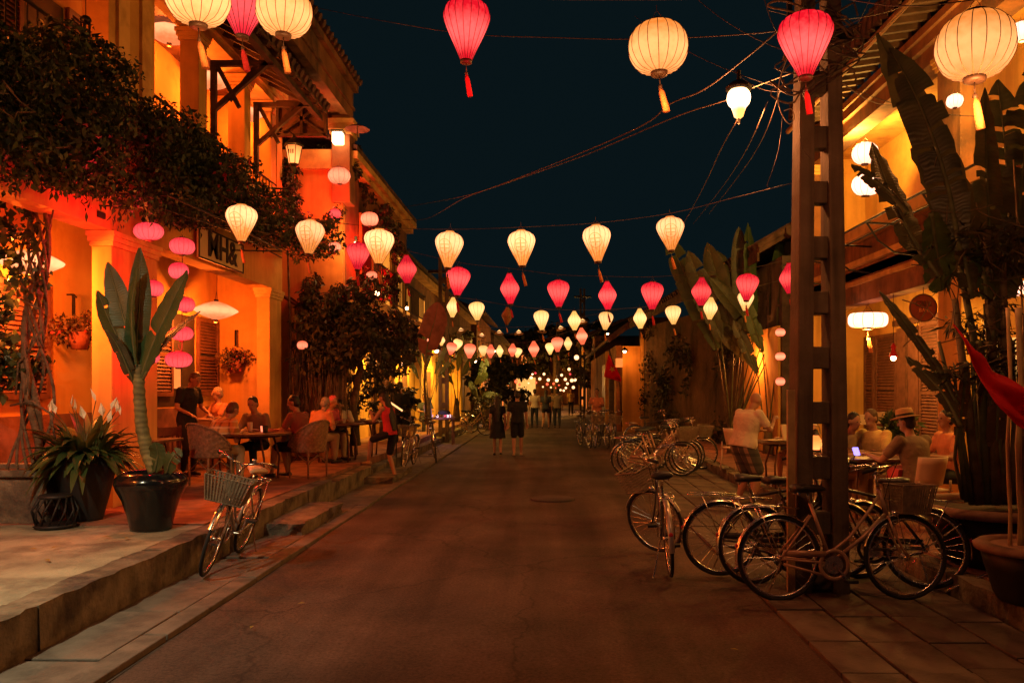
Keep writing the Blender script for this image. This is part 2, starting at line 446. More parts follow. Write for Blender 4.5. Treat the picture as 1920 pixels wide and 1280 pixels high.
M['stalk_dry'] = surf('dry_stalk', (0.14, 0.10, 0.05), 0.8, 0.35, 8, 0.4, 30)
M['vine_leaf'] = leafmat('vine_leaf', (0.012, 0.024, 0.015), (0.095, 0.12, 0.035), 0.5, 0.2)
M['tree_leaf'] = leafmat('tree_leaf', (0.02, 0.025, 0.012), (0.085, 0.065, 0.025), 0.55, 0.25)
M['lily_leaf'] = leafmat('lily_leaf', (0.03, 0.065, 0.022), (0.13, 0.15, 0.04), 0.38, 0.15)
M['flower_leaf'] = leafmat('flowerpot_leaf', (0.05, 0.035, 0.02), (0.16, 0.07, 0.03), 0.6, 0.25)
M['lily_flower'] = surf('lily_flower', (0.72, 0.66, 0.5), 0.6, 0.1, 8, 0)
M['petal'] = leafmat('red_petal', (0.45, 0.03, 0.05), (0.6, 0.10, 0.06), 0.6, 0.35)
M['blade'] = bladmat('banana_blade', (0.035, 0.07, 0.025), (0.07, 0.105, 0.035), (0.2, 0.2, 0.08))
M['blade_dark'] = bladmat('banana_blade_old', (0.045, 0.05, 0.025), (0.085, 0.075, 0.035), (0.2, 0.2, 0.08))
M['blade_dry'] = bladmat('banana_blade_dry', (0.12, 0.075, 0.035), (0.07, 0.05, 0.03), (0.2, 0.2, 0.08))
M['bamboo'] = surf('bamboo_cane', (0.42, 0.28, 0.13), 0.6, 0.25, 8, 0.2, 30)
M['wicker'] = surf('wicker', (0.27, 0.15, 0.08), 0.7, 0.3, 30, 0.6, 120)
M['plastic_white'] = surf('white_chair', (0.66, 0.54, 0.40), 0.5, 0.08, 5, 0.05, 20)
M['tassel_o'] = surf('orange_tassel', (0.62, 0.22, 0.06), 0.9, 0.2, 20, 0.5, 80)
M['tassel_r'] = surf('red_tassel', (0.55, 0.03, 0.04), 0.9, 0.2, 20, 0.5, 80)
M['rib_y'] = surf('lantern_rib', (0.20, 0.10, 0.04), 0.7, 0.1, 20, 0)
M['rib_r'] = surf('lantern_rib_red', (0.10, 0.01, 0.015), 0.7, 0.1, 20, 0)
M['cap_dark'] = surf('lantern_cap', (0.07, 0.035, 0.02), 0.5, 0.2, 20, 0)
M['flag'] = leafmat('flag_red', (0.70, 0.02, 0.02), (0.70, 0.02, 0.02), 0.75, 0.5)
M['flag_star'] = surf('flag_yellow', (0.85, 0.55, 0.05), 0.75, 0.1, 3, 0)
M['skin'] = surf('skin', (0.38, 0.20, 0.125), 0.55, 0.08, 8, 0)
M['skin_pale'] = surf('skin_pale', (0.58, 0.36, 0.27), 0.55, 0.08, 8, 0)
M['hair_dark'] = surf('hair_dark', (0.02, 0.015, 0.013), 0.5, 0.3, 25, 0.6, 90)
M['hair_grey'] = surf('hair_grey', (0.30, 0.24, 0.19), 0.6, 0.3, 25, 0.6, 90)
M['hair_brown'] = surf('hair_brown', (0.10, 0.055, 0.03), 0.5, 0.3, 25, 0.6, 90)
M['eye'] = surf('eye', (0.02, 0.015, 0.012), 0.3, 0.1, 8, 0)
def cloth(name, c, var=0.15): return surf(name, c, 0.9, var, 5, 0.6, 9, bdist=0.05)
M['c_white'] = cloth('white_cloth', (0.66, 0.56, 0.44))
M['c_black'] = cloth('black_cloth', (0.012, 0.013, 0.016))
M['c_navy'] = cloth('navy_cloth', (0.03, 0.035, 0.05))
M['c_red'] = cloth('red_cloth', (0.55, 0.03, 0.04))
M['c_rust'] = cloth('rust_cloth', (0.24, 0.07, 0.05))
M['c_pink'] = cloth('pink_cloth', (0.68, 0.12, 0.15))
M['c_orange'] = cloth('orange_cloth', (0.66, 0.26, 0.12))
M['c_yellow'] = cloth('yellow_cloth', (0.64, 0.46, 0.16))
M['c_grey'] = cloth('grey_brown_cloth', (0.22, 0.16, 0.11))
M['c_tan'] = cloth('tan_cloth', (0.42, 0.30, 0.18))
M['c_straw'] = surf('straw_hat', (0.46, 0.27, 0.12), 0.8, 0.15, 30, 0.5, 120)
M['c_plaid'] = plaid('plaid_shirt', (0.62, 0.34, 0.10), (0.16, 0.06, 0.03), (0.80, 0.6, 0.35), 11)
M['c_shorts'] = plaid('plaid_shorts', (0.08, 0.075, 0.07), (0.42, 0.32, 0.22), (0.03, 0.03, 0.035), 7)
M['c_floral'] = plaid('patterned_dress', (0.20, 0.14, 0.10), (0.40, 0.24, 0.16), (0.08, 0.06, 0.06), 13)
M['paper'] = surf('paper', (0.74, 0.62, 0.42), 0.8, 0.1, 4, 0)
M['sign_face'] = surf('sign_face', (0.72, 0.56, 0.28), 0.6, 0.12, 3, 0.1, 20)
M['sign_red'] = surf('sign_red_brown', (0.26, 0.05, 0.03), 0.5, 0.25, 5, 0.2, 20)
M['paint_black'] = surf('paint_black', (0.03, 0.025, 0.022), 0.5, 0.2, 5, 0)
M['ceramic'] = surf('ceramic', (0.6, 0.5, 0.38), 0.3, 0.1, 5, 0)
streaked(M['pole'], .4, 14, .8)
# light-giving surfaces
M['window_glow'] = glow('lit_window_pane', (0.9, 0.28, 0.03), (1.5, 0.55, 0.08), 0, 3)
M['silk_yellow'] = glow('silk_yellow', (1.15, 0.31, 0.045), (2.1, 0.76, 0.23), -0.30, 0.95)
M['silk_cream'] = glow('silk_cream', (1.2, 0.32, 0.05), (2.5, 0.92, 0.36), 0.35, 1.25, ring=True)
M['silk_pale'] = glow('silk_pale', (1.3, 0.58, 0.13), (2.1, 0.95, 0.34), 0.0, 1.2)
M['silk_red'] = glow('silk_red', (0.85, 0.008, 0.02), (2.1, 0.17, 0.15), -0.42, 0.95)
M['silk_pink'] = glow('silk_pink', (0.95, 0.012, 0.03), (1.9, 0.14, 0.12), -0.1, 1.0)
M['silk_rose'] = glow('silk_rose', (1.0, 0.02, 0.04), (1.7, 0.13, 0.13), -0.3, 1.1)
M['silk_peach'] = glow('silk_peach', (1.3, 0.16, 0.06), (2.4, 0.50, 0.24), -0.1, 0.9)
M['silk_disc'] = glow('silk_disc', (1.3, 0.30, 0.09), (2.6, 0.8, 0.32), 0.0, 0.30)
M['silk_white'] = glow('silk_white', (3.0, 1.2, 0.7), (4.5, 1.8, 1.1), 0.0, 1.2)
M['silk_off'] = surf('silk_unlit', (0.30, 0.13, 0.05), 0.7, 0.2, 8, 0.2)
M['bulb'] = glow('bulb', (14, 7, 3.0), (18, 9, 4), 0, 1)
M['bulb_hot'] = glow('bulb_hot', (3.0, 1.0, 0.22), (12, 7, 3.5), 0.01, .13)
M['far_white'] = glow('far_lamp_white', (2.0, 0.85, 0.28), (3.6, 1.9, 0.9), 0, 1.2)
M['far_red'] = glow('far_lamp_red', (2.2, 0.12, 0.05), (3, 0.3, 0.1), 0, 1.2)
M['far_green'] = glow('far_lamp_green', (0.5, 0.9, 0.35), (1.0, 1.5, 0.6), 0, 1.2)
M['lamp_glass'] = glow('amber_lamp_glass', (1.6, 0.34, 0.06), (3.0, 0.8, 0.2), -0.12, 0.3)
M['phone'] = glow('phone_screen', (0.5, 0.35, 2.2), (0.8, 0.6, 2.8), 0, 1)
M['led'] = glow('lit_goods', (2.2, 1.3, 1.6), (3.2, 2.4, 2.6), 0, 1)

def lamp(name, parent, loc, power, col=(1, 0.42, 0.12), radius=0.05, spot=None, rot=None, blend=0.6):
    d = bpy.data.lights.new(name, 'SPOT' if spot else 'POINT')
    d.energy = power; d.color = col; d.shadow_soft_size = radius
    if spot: d.spot_size = R(spot); d.spot_blend = blend
    o = bpy.data.objects.new(name, d); COL.objects.link(o)
    if parent is not None:
        o.parent = parent; o.location = Vector(loc)
    else: o.location = loc
    if rot is not None: o.rotation_euler = rot
    return o

# ------------------------------------------------------------------ foliage helpers
def quads_mesh(name, V, mat, tint=None):
    """V: (N,4,3) array of leaf quads"""
    n = len(V)
    me = bpy.data.meshes.new(name)
    me.vertices.add(n * 4); me.loops.add(n * 4); me.polygons.add(n)
    me.vertices.foreach_set('co', V.reshape(-1).astype(np.float32))
    me.loops.foreach_set('vertex_index', np.arange(n * 4, dtype=np.int32))
    me.polygons.foreach_set('loop_start', np.arange(0, n * 4, 4, dtype=np.int32))
    me.update(calc_edges=True)
    me.materials.append(mat)
    t = me.attributes.new('tint', 'FLOAT', 'FACE')
    t.data.foreach_set('value', (nrg.random(n) ** 1.6 if tint is None else tint).astype(np.float32))
    return me

def leaf_quads(P, L, W, down=0.35, rng=nrg, aim=None):
    n = len(P)
    a = rng.random(n) * 2 * PI
    el = (rng.random(n) - 0.5 - down) * 1.8
    d = np.stack([np.cos(a) * np.cos(el), np.sin(a) * np.cos(el), np.sin(el)], 1)
    if aim is not None: d = d * 0.6 + np.array(aim); d /= np.linalg.norm(d, axis=1)[:, None]
    q = rng.normal(size=(n, 3)); s = np.cross(d, q); s /= np.linalg.norm(s, axis=1)[:, None] + 1e-9
    nn = np.cross(d, s)
    sz = 0.45 + 1.1 * rng.random(n) ** 1.5; Ls = (L * sz * (0.8 + 0.4 * rng.random(n)))[:, None]; Ws = (W * sz * (0.8 + 0.4 * rng.random(n)))[:, None]
    v0 = P; v1 = P + d * Ls * 0.45 + s * Ws * 0.5 + nn * Ws * 0.2; v2 = P + d * Ls - nn * Ls * 0.12; v3 = P + d * Ls * 0.45 - s * Ws * 0.5 + nn * Ws * 0.2
    return np.stack([v0, v1, v2, v3], 1)

def blob_points(blobs, rng=nrg, shell=0.35, gap=0.42, gscale=2.2):
    """points scattered in ellipsoid clumps, thinned by a lumpy field so gaps stay open"""
    out = []
    for c, r, n in blobs:
        p = rng.normal(size=(n, 3)); p /= np.linalg.norm(p, axis=1)[:, None]
        rad = (shell + (1 - shell) * rng.random(n)) ** 0.7
        out.append(np.array(c) + p * rad[:, None] * np.array(r))
    P = np.concatenate(out)
    ph = rng.random((6, 3)) * 6.28; fr = rng.normal(size=(6, 3)) * gscale
    f = sum(np.sin(P @ fr[i] + ph[i, 0]) for i in range(6)) / 6
    return P[f > (gap - 0.6)]

def foliage(name, blobs, L, W, mat, parent, down=0.35, gap=0.42, gscale=2.2, aim=None):
    w = wloc(parent)
    P = blob_points(blobs, gap=gap, gscale=gscale) - np.array(w)
    me = quads_mesh(name, leaf_quads(P, L, W, down, aim=aim), mat)
    o = link(name, me, parent); o['kind'] = 'stuff'
    return o

def blade(parent, mid, width, mat, tears=0.3, fold=0.5, seed=0, rib=0.012, name='leaf', tipw=0.15, world=True, ribmat=None, n=22, droop=0.15, facing=None, basew=0.35):
    """one big banana-type leaf: midrib polyline, two ribbed half blades with splits, drooping edges"""
    rg = random.Random(seed)
    mid = [Vector(p) for p in mid]
    if world:
        w = wloc(parent); mid = [p - w for p in mid]
    # resample smoothly (Catmull-Rom)
    pts = []
    ctl = [mid[0] * 2 - mid[1]] + mid + [mid[-1] * 2 - mid[-2]]
    segs = len(mid) - 1
    for i in range(n + 1):
        u = i / n * segs; k = min(int(u), segs - 1); t = u - k
        p0, p1, p2, p3 = ctl[k:k + 4]
        pts.append(0.5 * ((2 * p1) + (p2 - p0) * t + (2 * p0 - 5 * p1 + 4 * p2 - p3) * t * t + (-p0 + 3 * p1 - 3 * p2 + p3) * t ** 3))
    fv = Vector(facing) if facing else Vector((0, -1, 0.25))
    vs = []; fs = []; al = []
    for side in (-1, 1):
        i = 0
        while i < n:
            m_ = rg.choice((1, 2, 2, 3, 4)) if tears > 0.05 else 3
            j = min(n, i + m_)
            torn = rg.random() < tears and i < n - 4
            sh = rg.uniform(0.72, 1.0) if torn else 1.0
            dr = droop * (1 + (rg.uniform(0.5, 2.5) if torn else 0)) 
            base = len(vs)
            for k in range(i, j + 1):
                t = k / n
                tg = (pts[min(k + 1, n)] - pts[max(k - 1, 0)]).normalized()
                sv = tg.cross(fv)
                if sv.length < 1e-3: sv = tg.orthogonal()
                sv.normalize(); nv = sv.cross(tg).normalized()
                prof = (basew + (1 - basew) * min(1, t / 0.28)) if t < 0.28 else (1 if t < 0.6 else max(tipw * 0.2, math.cos((t - 0.6) / 0.4 * PI / 2) ** 0.7))
                if j - i > 1 and tears > 0.05: prof *= 1 - (.16 * abs((k - i) / (j - i) - .4) if torn else .03)
                wd = width * 0.5 * prof * sh
                ripple = 0.03 * math.sin(k * 2.3 + seed) * width
                kk = t
                if torn and k == j and j < n: kk = t; pp = pts[k] - tg * 0.10 * width
                else: pp = pts[k]
                a = pp
                b_ = pp + side * sv * wd * 0.55 + nv * (wd * 0.55 * fold * 0.5) + tg * wd * 0.12
                c_ = pp + side * sv * wd - nv * 0 + nv * (wd * fold * 0.35 - dr * wd * 0.6) + Vector((0, 0, -dr * wd * 0.6)) + tg * wd * 0.22 + nv * ripple
                vs += [a, b_, c_]; al += [t, t, t]
            for q in range(j - i):
                o = base + q * 3
                fs += [(o, o + 1, o + 4, o + 3), (o + 1, o + 2, o + 5, o + 4)]
            i = j
    me = bpy.data.meshes.new(name)
    me.from_pydata([tuple(v) for v in vs], [], fs)
    me.materials.append(mat)
    at_ = me.attributes.new('along', 'FLOAT', 'POINT'); at_.data.foreach_set('value', al)
    me.polygons.foreach_set('use_smooth', [True] * len(fs))
    o = link(name, me, parent)
    mb = MB(); mb.tube(pts, [rib * (1.25 - t / n) for t in range(n + 1)], 6)
    part('midrib', mb, ribmat or M['stalk'], o, True)
    return o

def wire(label, pts, r=0.006, mat='cable', sag=0, name='overhead_cable', group='overhead cables', n=10):
    pts = [Vector(p) for p in pts]
    if len(pts) == 2 and sag:
        a, b = pts
        pts = [a.lerp(b, t / n) - Vector((0, 0, sag * 4 * (t / n) * (1 - t / n))) for t in range(n + 1)]
    elif len(pts) > 2:
        ctl = [pts[0] * 2 - pts[1]] + pts + [pts[-1] * 2 - pts[-2]]
        out = []
        for k in range(len(pts) - 1):
            for q in range(5):
                t = q / 5; p0, p1, p2, p3 = ctl[k:k + 4]
                out.append(0.5 * ((2 * p1) + (p2 - p0) * t + (2 * p0 - 5 * p1 + 4 * p2 - p3) * t * t + (-p0 + 3 * p1 - 3 * p2 + p3) * t ** 3))
        pts = out + [pts[-1]]
    mb = MB().tube(pts, r * .62, 5)
    o = part(name, mb, M[mat], None, True)
    return tag(o, label, 'cable', group)
# ================================================================== SETTING
mb = MB().add([(-150, -40, -0.12), (150, -40, -0.12), (150, 320, -0.12), (-150, 320, -0.12)], [(0, 1, 2, 3)])
structure('ground', mb, M['ground'])
def grid(x0, x1, y0, y1, nx, ny, f):
    mb = MB()
    vs = [(x0 + (x1 - x0) * i / nx, y0 + (y1 - y0) * j / ny) for j in range(ny + 1) for i in range(nx + 1)]
    mb.add([(x, y, f(x, y)) for x, y in vs], [(j * (nx + 1) + i, j * (nx + 1) + i + 1, (j + 1) * (nx + 1) + i + 1, (j + 1) * (nx + 1) + i) for j in range(ny) for i in range(nx)])
    return mb
road = structure('road', grid(-2.66, 1.78, -6, 120, 24, 300, lambda x, y: 0.012 * math.sin(x * 1.3 + y * 0.4) + 0.008 * math.sin(y * 1.7 + x) - 0.004 * abs(x + 0.4)), M['asphalt'], True)
structure('far_road', MB().add([(1.78, 20, -0.006), (3.6, 20, -0.006), (3.6, 120, -0.006), (1.78, 120, -0.006)], [(0, 1, 2, 3)]), M['asphalt'])
mc = MB().lathe([(0.0, 0.024), (0.30, 0.024), (0.34, 0.018), (0.34, -0.02)], 28)
mo = part('manhole_cover', mc, M['asphalt_plain'], None); mo.location = (0.05, 12.6, 0.0)
tag(mo, 'round iron manhole cover set flush in the middle of the road', 'manhole cover')

# ---- drain strip with cover slabs between road and left kerb
drain = structure('drain_strip', MB().box(-3.42, -2.66, -6, 60, -0.1, -0.02), M['dark_wall'])
rg = random.Random(3)
y = -1.0; ms = None; cnt = 0
while y < 34:
    Ls = rg.choice((0.9, 1.0, 1.1)); 
    mb = MB().box(-0.245, 0.245, 0.012, Ls - 0.012, -0.05, 0.0)
    s_ = part('slab', mb, M['slab'], drain, bevel=0.008)
    s_.location = (-3.125, y, 0.012 + rg.uniform(-0.006, 0.010)); s_.rotation_euler = (rg.uniform(-.006, .006), rg.uniform(-.012, .012), rg.uniform(-.006, .006))
    y += Ls
y = -1.0
while y < 34:
    Ls = rg.choice((1.2, 1.5, 1.7))
    mb = MB().box(-0.09, 0.09, 0.008, Ls - 0.008, -0.06, 0.0)
    s_ = part('edging_stone', mb, M['slab'], drain, bevel=0.01)
    s_.location = (-2.775, y, 0.026 + rg.uniform(-0.005, 0.005)); s_.rotation_euler = (0, 0, rg.uniform(-.006, .006))
    y += Ls
structure('far_drain_edge', MB().box(-3.38, -2.68, 34, 60, -0.05, 0.012), M['slab'])
# stepping blocks against the kerb
def rough_block(name, x0, x1, y0, y1, z0, z1, mat, jit=0.02, nx=4, ny=8, seed=0, parent=None):
    r = random.Random(seed); mb = MB(); nz = 2
    def P(i, j, k):
        rr = random.Random((i * 73856093) ^ (j * 19349663) ^ (k * 83492791) ^ seed)
        x = x0 + (x1 - x0) * i / nx; y = y0 + (y1 - y0) * j / ny; z = z0 + (z1 - z0) * k / nz
        q = jit * (1 if k > 0 else 0.3)
        return (x + rr.uniform(-q, q), y + rr.uniform(-q, q), z + (rr.uniform(-q, q) * 0.5 if k else 0))
    def face(fn, na, nb):
        for a in range(na):
            for b in range(nb):
                b0 = len(mb.v); mb.v += [fn(a, b), fn(a + 1, b), fn(a + 1, b + 1), fn(a, b + 1)]; mb.f.append((b0, b0 + 1, b0 + 2, b0 + 3))
    face(lambda a, b: P(a, b, nz), nx, ny)
    face(lambda a, b: P(0, b_(a, ny), b), ny, nz) if False else None
    face(lambda a, b: P(0, ny - a, b), ny, nz); face(lambda a, b: P(nx, a, b), ny, nz)
    face(lambda a, b: P(a, 0, b), nx, nz); face(lambda a, b: P(nx - a, ny, b), nx, nz)
    return mb
KZ = 0.32
side = structure('pavement', rough_block('p', -3.62, -60, 40, 41, 0, 1, None), M['concrete']) if False else None
# left pavement: pale concrete patch in front, dark terrace floor behind, kerb stones along the edge
pc = rough_block('x', -8.6, -3.62, -3, 8.35, -0.1, KZ - 0.004, M['concrete'], 0.012, 26, 50, 5)
pave = structure('pavement', pc, M['concrete'])
terr = structure('terrace_floor', MB().box(-9, -3.62, 8.36, 40, -0.1, KZ + 0.012), M['terrace'])
kerb = structure('kerb', MB().box(-3.62, -3.45, -3, 40, -0.1, 0.05), M['kerbstone'])
y = -3; i = 0
hs = [(0, KZ)]
while y < 38:
    Ls = rg.uniform(1.1, 1.8)
    z = KZ if y < 12.3 else (0.27 if y < 15 else 0.2)
    mb = rough_block('k', -0.235, 0.0, 0.006, Ls - 0.004, -0.36, z, None, 0.016, 3, 12, 100 + i)
    s_ = part('kerb_stone', mb, M['kerbstone'], kerb)
    s_.location = (-3.395 + rg.uniform(-.012, .012), y, rg.uniform(-0.006, 0.006)); y += Ls; i += 1
for k, (x0, x1, y0, y1, z1, lb) in enumerate([(-3.42, -2.92, 9.45, 11.2, 0.15, 'low worn concrete step against the left kerb behind the bicycle'),
                                           (-3.42, -2.86, 14.6, 16.6, 0.12, 'low concrete step where the woman in red stands')]):
    o = part('concrete_step', rough_block('s', x0, x1, y0, y1, 0, z1, None, 0.025, 5, 12, 50 + k), M['kerbstone'], None)
    tag(o, lb, 'step', 'kerb steps')
# ---- right side: paving stones (parts), kerb, café floor
pav = structure('paving', MB().box(1.76, 3.42, -3, 20, -0.12, -0.03), M['dark_wall'])
cols = [(1.79, 2.17), (2.18, 2.60), (2.61, 3.02), (3.03, 3.40)]
for ci, (a, b) in enumerate(cols):
    y = 1.0 + ci * 0.23
    while y < 19.6:
        Ls = rg.choice((0.5, 0.62, 0.78))
        mb = MB().box(-(b - a) / 2 + .006, (b - a) / 2 - .006, 0.006, Ls - 0.006, -0.05, 0)
        s_ = part('paving_stone', mb, M['paver'], pav, bevel=0.006)
        s_.location = ((a + b) / 2, y, 0.004 + rg.uniform(-.006, .008)); s_.rotation_euler = (rg.uniform(-.008, .008), rg.uniform(-.012, .012), 0)
        y += Ls
kr = structure('right_kerb', MB().box(3.60, 3.75, -3, 31, -0.1, 0.10), M['kerbstone'])
y = -1; i = 0
while y < 30:
    Ls = rg.uniform(0.7, 1.2)
    s_ = part('kerb_stone', rough_block('k', 0, 0.22, 0.015, Ls - 0.012, -0.2, 0.16, None, 0.022, 3, 8, 300 + i), M['kerbstone'], kr)
    s_.location = (3.43 + rg.uniform(-.02, .02), y, rg.uniform(-.012, .012)); s_.rotation_euler = (0, rg.uniform(-.03, .03), rg.uniform(-.015, .015)); y += Ls; i += 1
structure('cafe_floor', MB().box(3.66, 9.5, -3, 31, -0.1, 0.165), M['terrace'])

# ---- fallen leaves
lm = leafmat('fallen_leaf', (0.30, 0.22, 0.04), (0.42, 0.36, 0.08), 0.7, 0.1)
spots = [(62, 1031, 'on the pale pavement beside the planter'), (103, 1028, 'yellow-green, in the middle of the pale pavement'), (88, 1052, 'on the pale pavement, nearest the kerb'),
         (200, 1008, 'dark curled one on the pavement by the black pot'), (237, 1010, 'on the pavement below the banana pot'), (565, 1133, 'alone on the road left of centre'), (472, 1178, 'on the road near the drain edge'), (1377, 1220, 'on the road in front of the bicycles')]
for k, (px, py, lb) in enumerate(spots):
    z = KZ + 0.006 if px < 300 else 0.012
    Y = (EYE - z) * F / (py - 728); x = (px - 1030) / F * Y
    s = 0.045 if px < 300 else 0.03
    mb = MB().add([(-s, 0, 0), (0, -s * .45, .008), (s, 0, 0.002), (0, s * .45, .006)], [(0, 1, 2), (0, 2, 3)])
    o = part('fallen_leaf', mb, lm, None); o.location = (x, Y, z + 0.012); o.rotation_euler = (0.1, 0, k * 1.3)
    tag(o, 'small fallen leaf ' + lb, 'leaf', 'fallen leaves')

# ================================================================== BUILDINGS
def louvre_shutter(parent, x, y0, y1, z0, z1, face=1, label=None, mat='shutter', lit=None):
    """timber shutter lying in a plane x = const, facing +x (face=1) or -x; world coordinates"""
    fr = MB(); d = 0.045 * face; w = 0.07
    def B(a, b, c, e): fr.box(min(x, x + d), max(x, x + d), a, b, c, e)
    B(y0, y0 + w, z0, z1); B(y1 - w, y1, z0, z1); B(y0 + w, y1 - w, z0, z0 + w); B(y0 + w, y1 - w, z1 - w, z1)
    zm = z0 + (z1 - z0) * 0.46; B(y0 + w, y1 - w, zm, zm + w)
    o = part('shutter', fr, M[mat], parent, world=True, label=label)
    sl = MB(); n = int((z1 - z0) / 0.062)
    for i in range(n):
        z = z0 + w + (z1 - z0 - 2 * w) * (i + .5) / n
        if zm - 0.02 < z < zm + w + 0.02: continue
        xa = x + d * 0.15; xb = x + d * 0.8
        sl.add([(xa, y0 + w, z + .022), (xa, y1 - w, z + .022), (xb, y1 - w, z - .022), (xb, y0 + w, z - .022),
                (xa, y0 + w, z + .030), (xa, y1 - w, z + .030), (xb, y1 - w, z - .014), (xb, y0 + w, z - .014)],
               [(0, 1, 2, 3), (7, 6, 5, 4), (3, 2, 6, 7), (0, 4, 5, 1)])
    part('louvres', sl, M[mat], o, world=True, kind='stuff')
    bk = MB().box(min(x + d * .05, x + d * .12), max(x + d * .05, x + d * .12), y0 + w, y1 - w, z0 + w, z1 - w)
    part('backing', bk, M['paint_black'], o, world=True)
    return o

def cap(mb, x0, x1, y0, y1, z, h=0.16, out=0.05):
    mb.box(x0 - out * .5, x1 + out * .5, y0 - out * .5, y1 + out * .5, z, z + h * .3)
    mb.box(x0 - out, x1 + out, y0 - out, y1 + out, z + h * .3 + .002, z + h * .65)
    mb.box(x0 - out * 1.4, x1 + out * 1.4, y0 - out * 1.4, y1 + out * 1.4, z + h * .65 + .002, z + h)
    return mb

# ---------------- left café building (two storeys, arcade below, veranda above)
XF = -5.2; XB = -6.35
LB = thing('cafe_building', 'ochre two-storey café with street arcade and column veranda on the left', 'building', (-6.5, 10, 0), group='ochre buildings lining the street')
P = lambda n, mb, m='ochre', **k: part(n, mb, M[m], LB, world=True, **k)
P('back_wall', MB().box(XB - .25, XB, 2.0, 15.5, KZ, 8.0))
P('end_wall', MB().box(XB, -5.5, 15.25, 15.5, KZ, 8.0))
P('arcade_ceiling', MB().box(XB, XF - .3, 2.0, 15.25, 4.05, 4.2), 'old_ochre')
# front beam with moulding
P('front_beam', MB().box(XF - .3, XF, 2.0, 15.5, 3.63, 4.55))
P('beam_moulding', MB().box(XF, XF + .05, 2.0, 15.5, 4.40, 4.5).box(XF, XF + .10, 2.0, 15.5, 4.502, 4.6), 'ochre_trim')
P('balcony_floor', MB().box(XB, XF + .16, 2.0, 15.5, 4.602, 4.72), 'ochre_trim')
for (y0, y1) in ((4.4, 5.4), (9.5, 10.6), (14.85, 15.5)):
    c = MB().box(XF - .26, XF - .015, y0, y1, KZ, 3.45)
    P('arcade_column', c, bevel=0.01)
    P('column_capital', cap(MB(), XF - .26, XF - .015, y0, y1, 3.451, 0.175, 0.035), 'ochre_trim')
    P('column_base', MB().box(XF - .29, XF + .01, y0 - .03, y1 + .03, KZ, KZ + .35), 'ochre_trim')
# skirting of darker red paint inside the arcade
P('dado', MB().box(XB, XB + .02, 2.0, 15.25, KZ, KZ + 1.1), 'terrace')
# ground floor shutters and windows on the back wall
def lw(y): return XB + .005
P('window_recess', MB().box(XB - .02, XB + .006, 12.9, 14.25, 1.45, 3.02), 'paint_black')
louvre_shutter(LB, XB + .01, 12.72, 13.35, 1.62, 3.03)
louvre_shutter(LB, XB + .01, 14.3, 15.2, 1.62, 3.03)
louvre_shutter(LB, XB + .01, 8.9, 10.06, 1.62, 3.03)
P('window_recess', MB().box(XB - .02, XB + .006, 7.4, 8.88, 1.5, 3.0), 'paint_black')
P('lit_window', MB().box(XB + .01, XB + .03, 13.45, 13.65, 1.75, 2.25), 'lamp_glass')
# upper floor: pier, columns, capitals, wall windows
P('pier', MB().box(XF - .32, XF, 9.4, 10.5, 4.72, 7.45), bevel=0.01)
P('pier_strip', MB().box(XF, XF + .04, 9.55, 9.8, 4.72, 7.45).box(XF, XF + .04, 10.1, 10.35, 4.72, 7.45), 'ochre_trim')
P('pier', MB().box(XF - .32, XF, 4.2, 5.3, 4.72, 7.45))
for yc in (11.99, 13.76, 15.04):
    P('veranda_column', MB().box(XF - .30, XF - .01, yc - .14, yc + .14, 4.72, 6.93), bevel=0.012)
    P('column_capital', cap(MB(), XF - .30, XF - .01, yc - .14, yc + .14, 6.931, 0.18, 0.04), 'ochre_trim')
P('veranda_end_wall', MB().box(XF - .32, XF, 15.2, 15.5, 4.72, 7.45))
P('upper_beam', MB().box(XF - .34, XF + .02, 2.0, 15.5, 7.13, 7.24).box(XF - .34, XF + .07, 2.0, 15.5, 7.242, 7.34).box(XF - .34, XF + .12, 2.0, 15.5, 7.342, 7.45), 'ochre_trim')
P('veranda_ceiling', MB().box(XB, XF - .34, 2.0, 15.25, 7.35, 7.45), 'wood')
for (a, b) in ((8.6, 9.55), (10.45, 11.1)):
    louvre_shutter(LB, XB + .01, a, b, 4.9, 6.75)
P('window_recess', MB().box(XB, XB + .006, 9.6, 10.4, 4.8, 6.7), 'paint_black')
P('doorway', MB().box(XB, XB + .012, 13.2, 14.2, 4.72, 5.9), 'paint_black')
P('picture', MB().box(XB + .013, XB + .03, 12.2, 12.9, 5.0, 5.7), 'c_rust')
pf = MB().box(-5.0, -4.98, 0, 0, 0, 0) if False else None
# iron railing of the veranda: each baluster its own part
yy = 5.4
P('railing', MB().tube([(XF - .02, 2, 5.62), (XF - .02, 15.2, 5.62)], .022, 6).tube([(XF - .02, 2, 4.86), (XF - .02, 15.2, 4.86)], .016, 6), 'iron')
bal = MB().tube([(0, 0, 4.86), (0, 0, 5.62)], .010, 5).mesh('baluster', M['iron'])
while yy < 15.1:
    if not (9.3 < yy < 10.6):
        w = wloc(LB); link('baluster', bal, LB, (XF - .02 - w.x, yy - w.y, -w.z))
    yy += 0.16
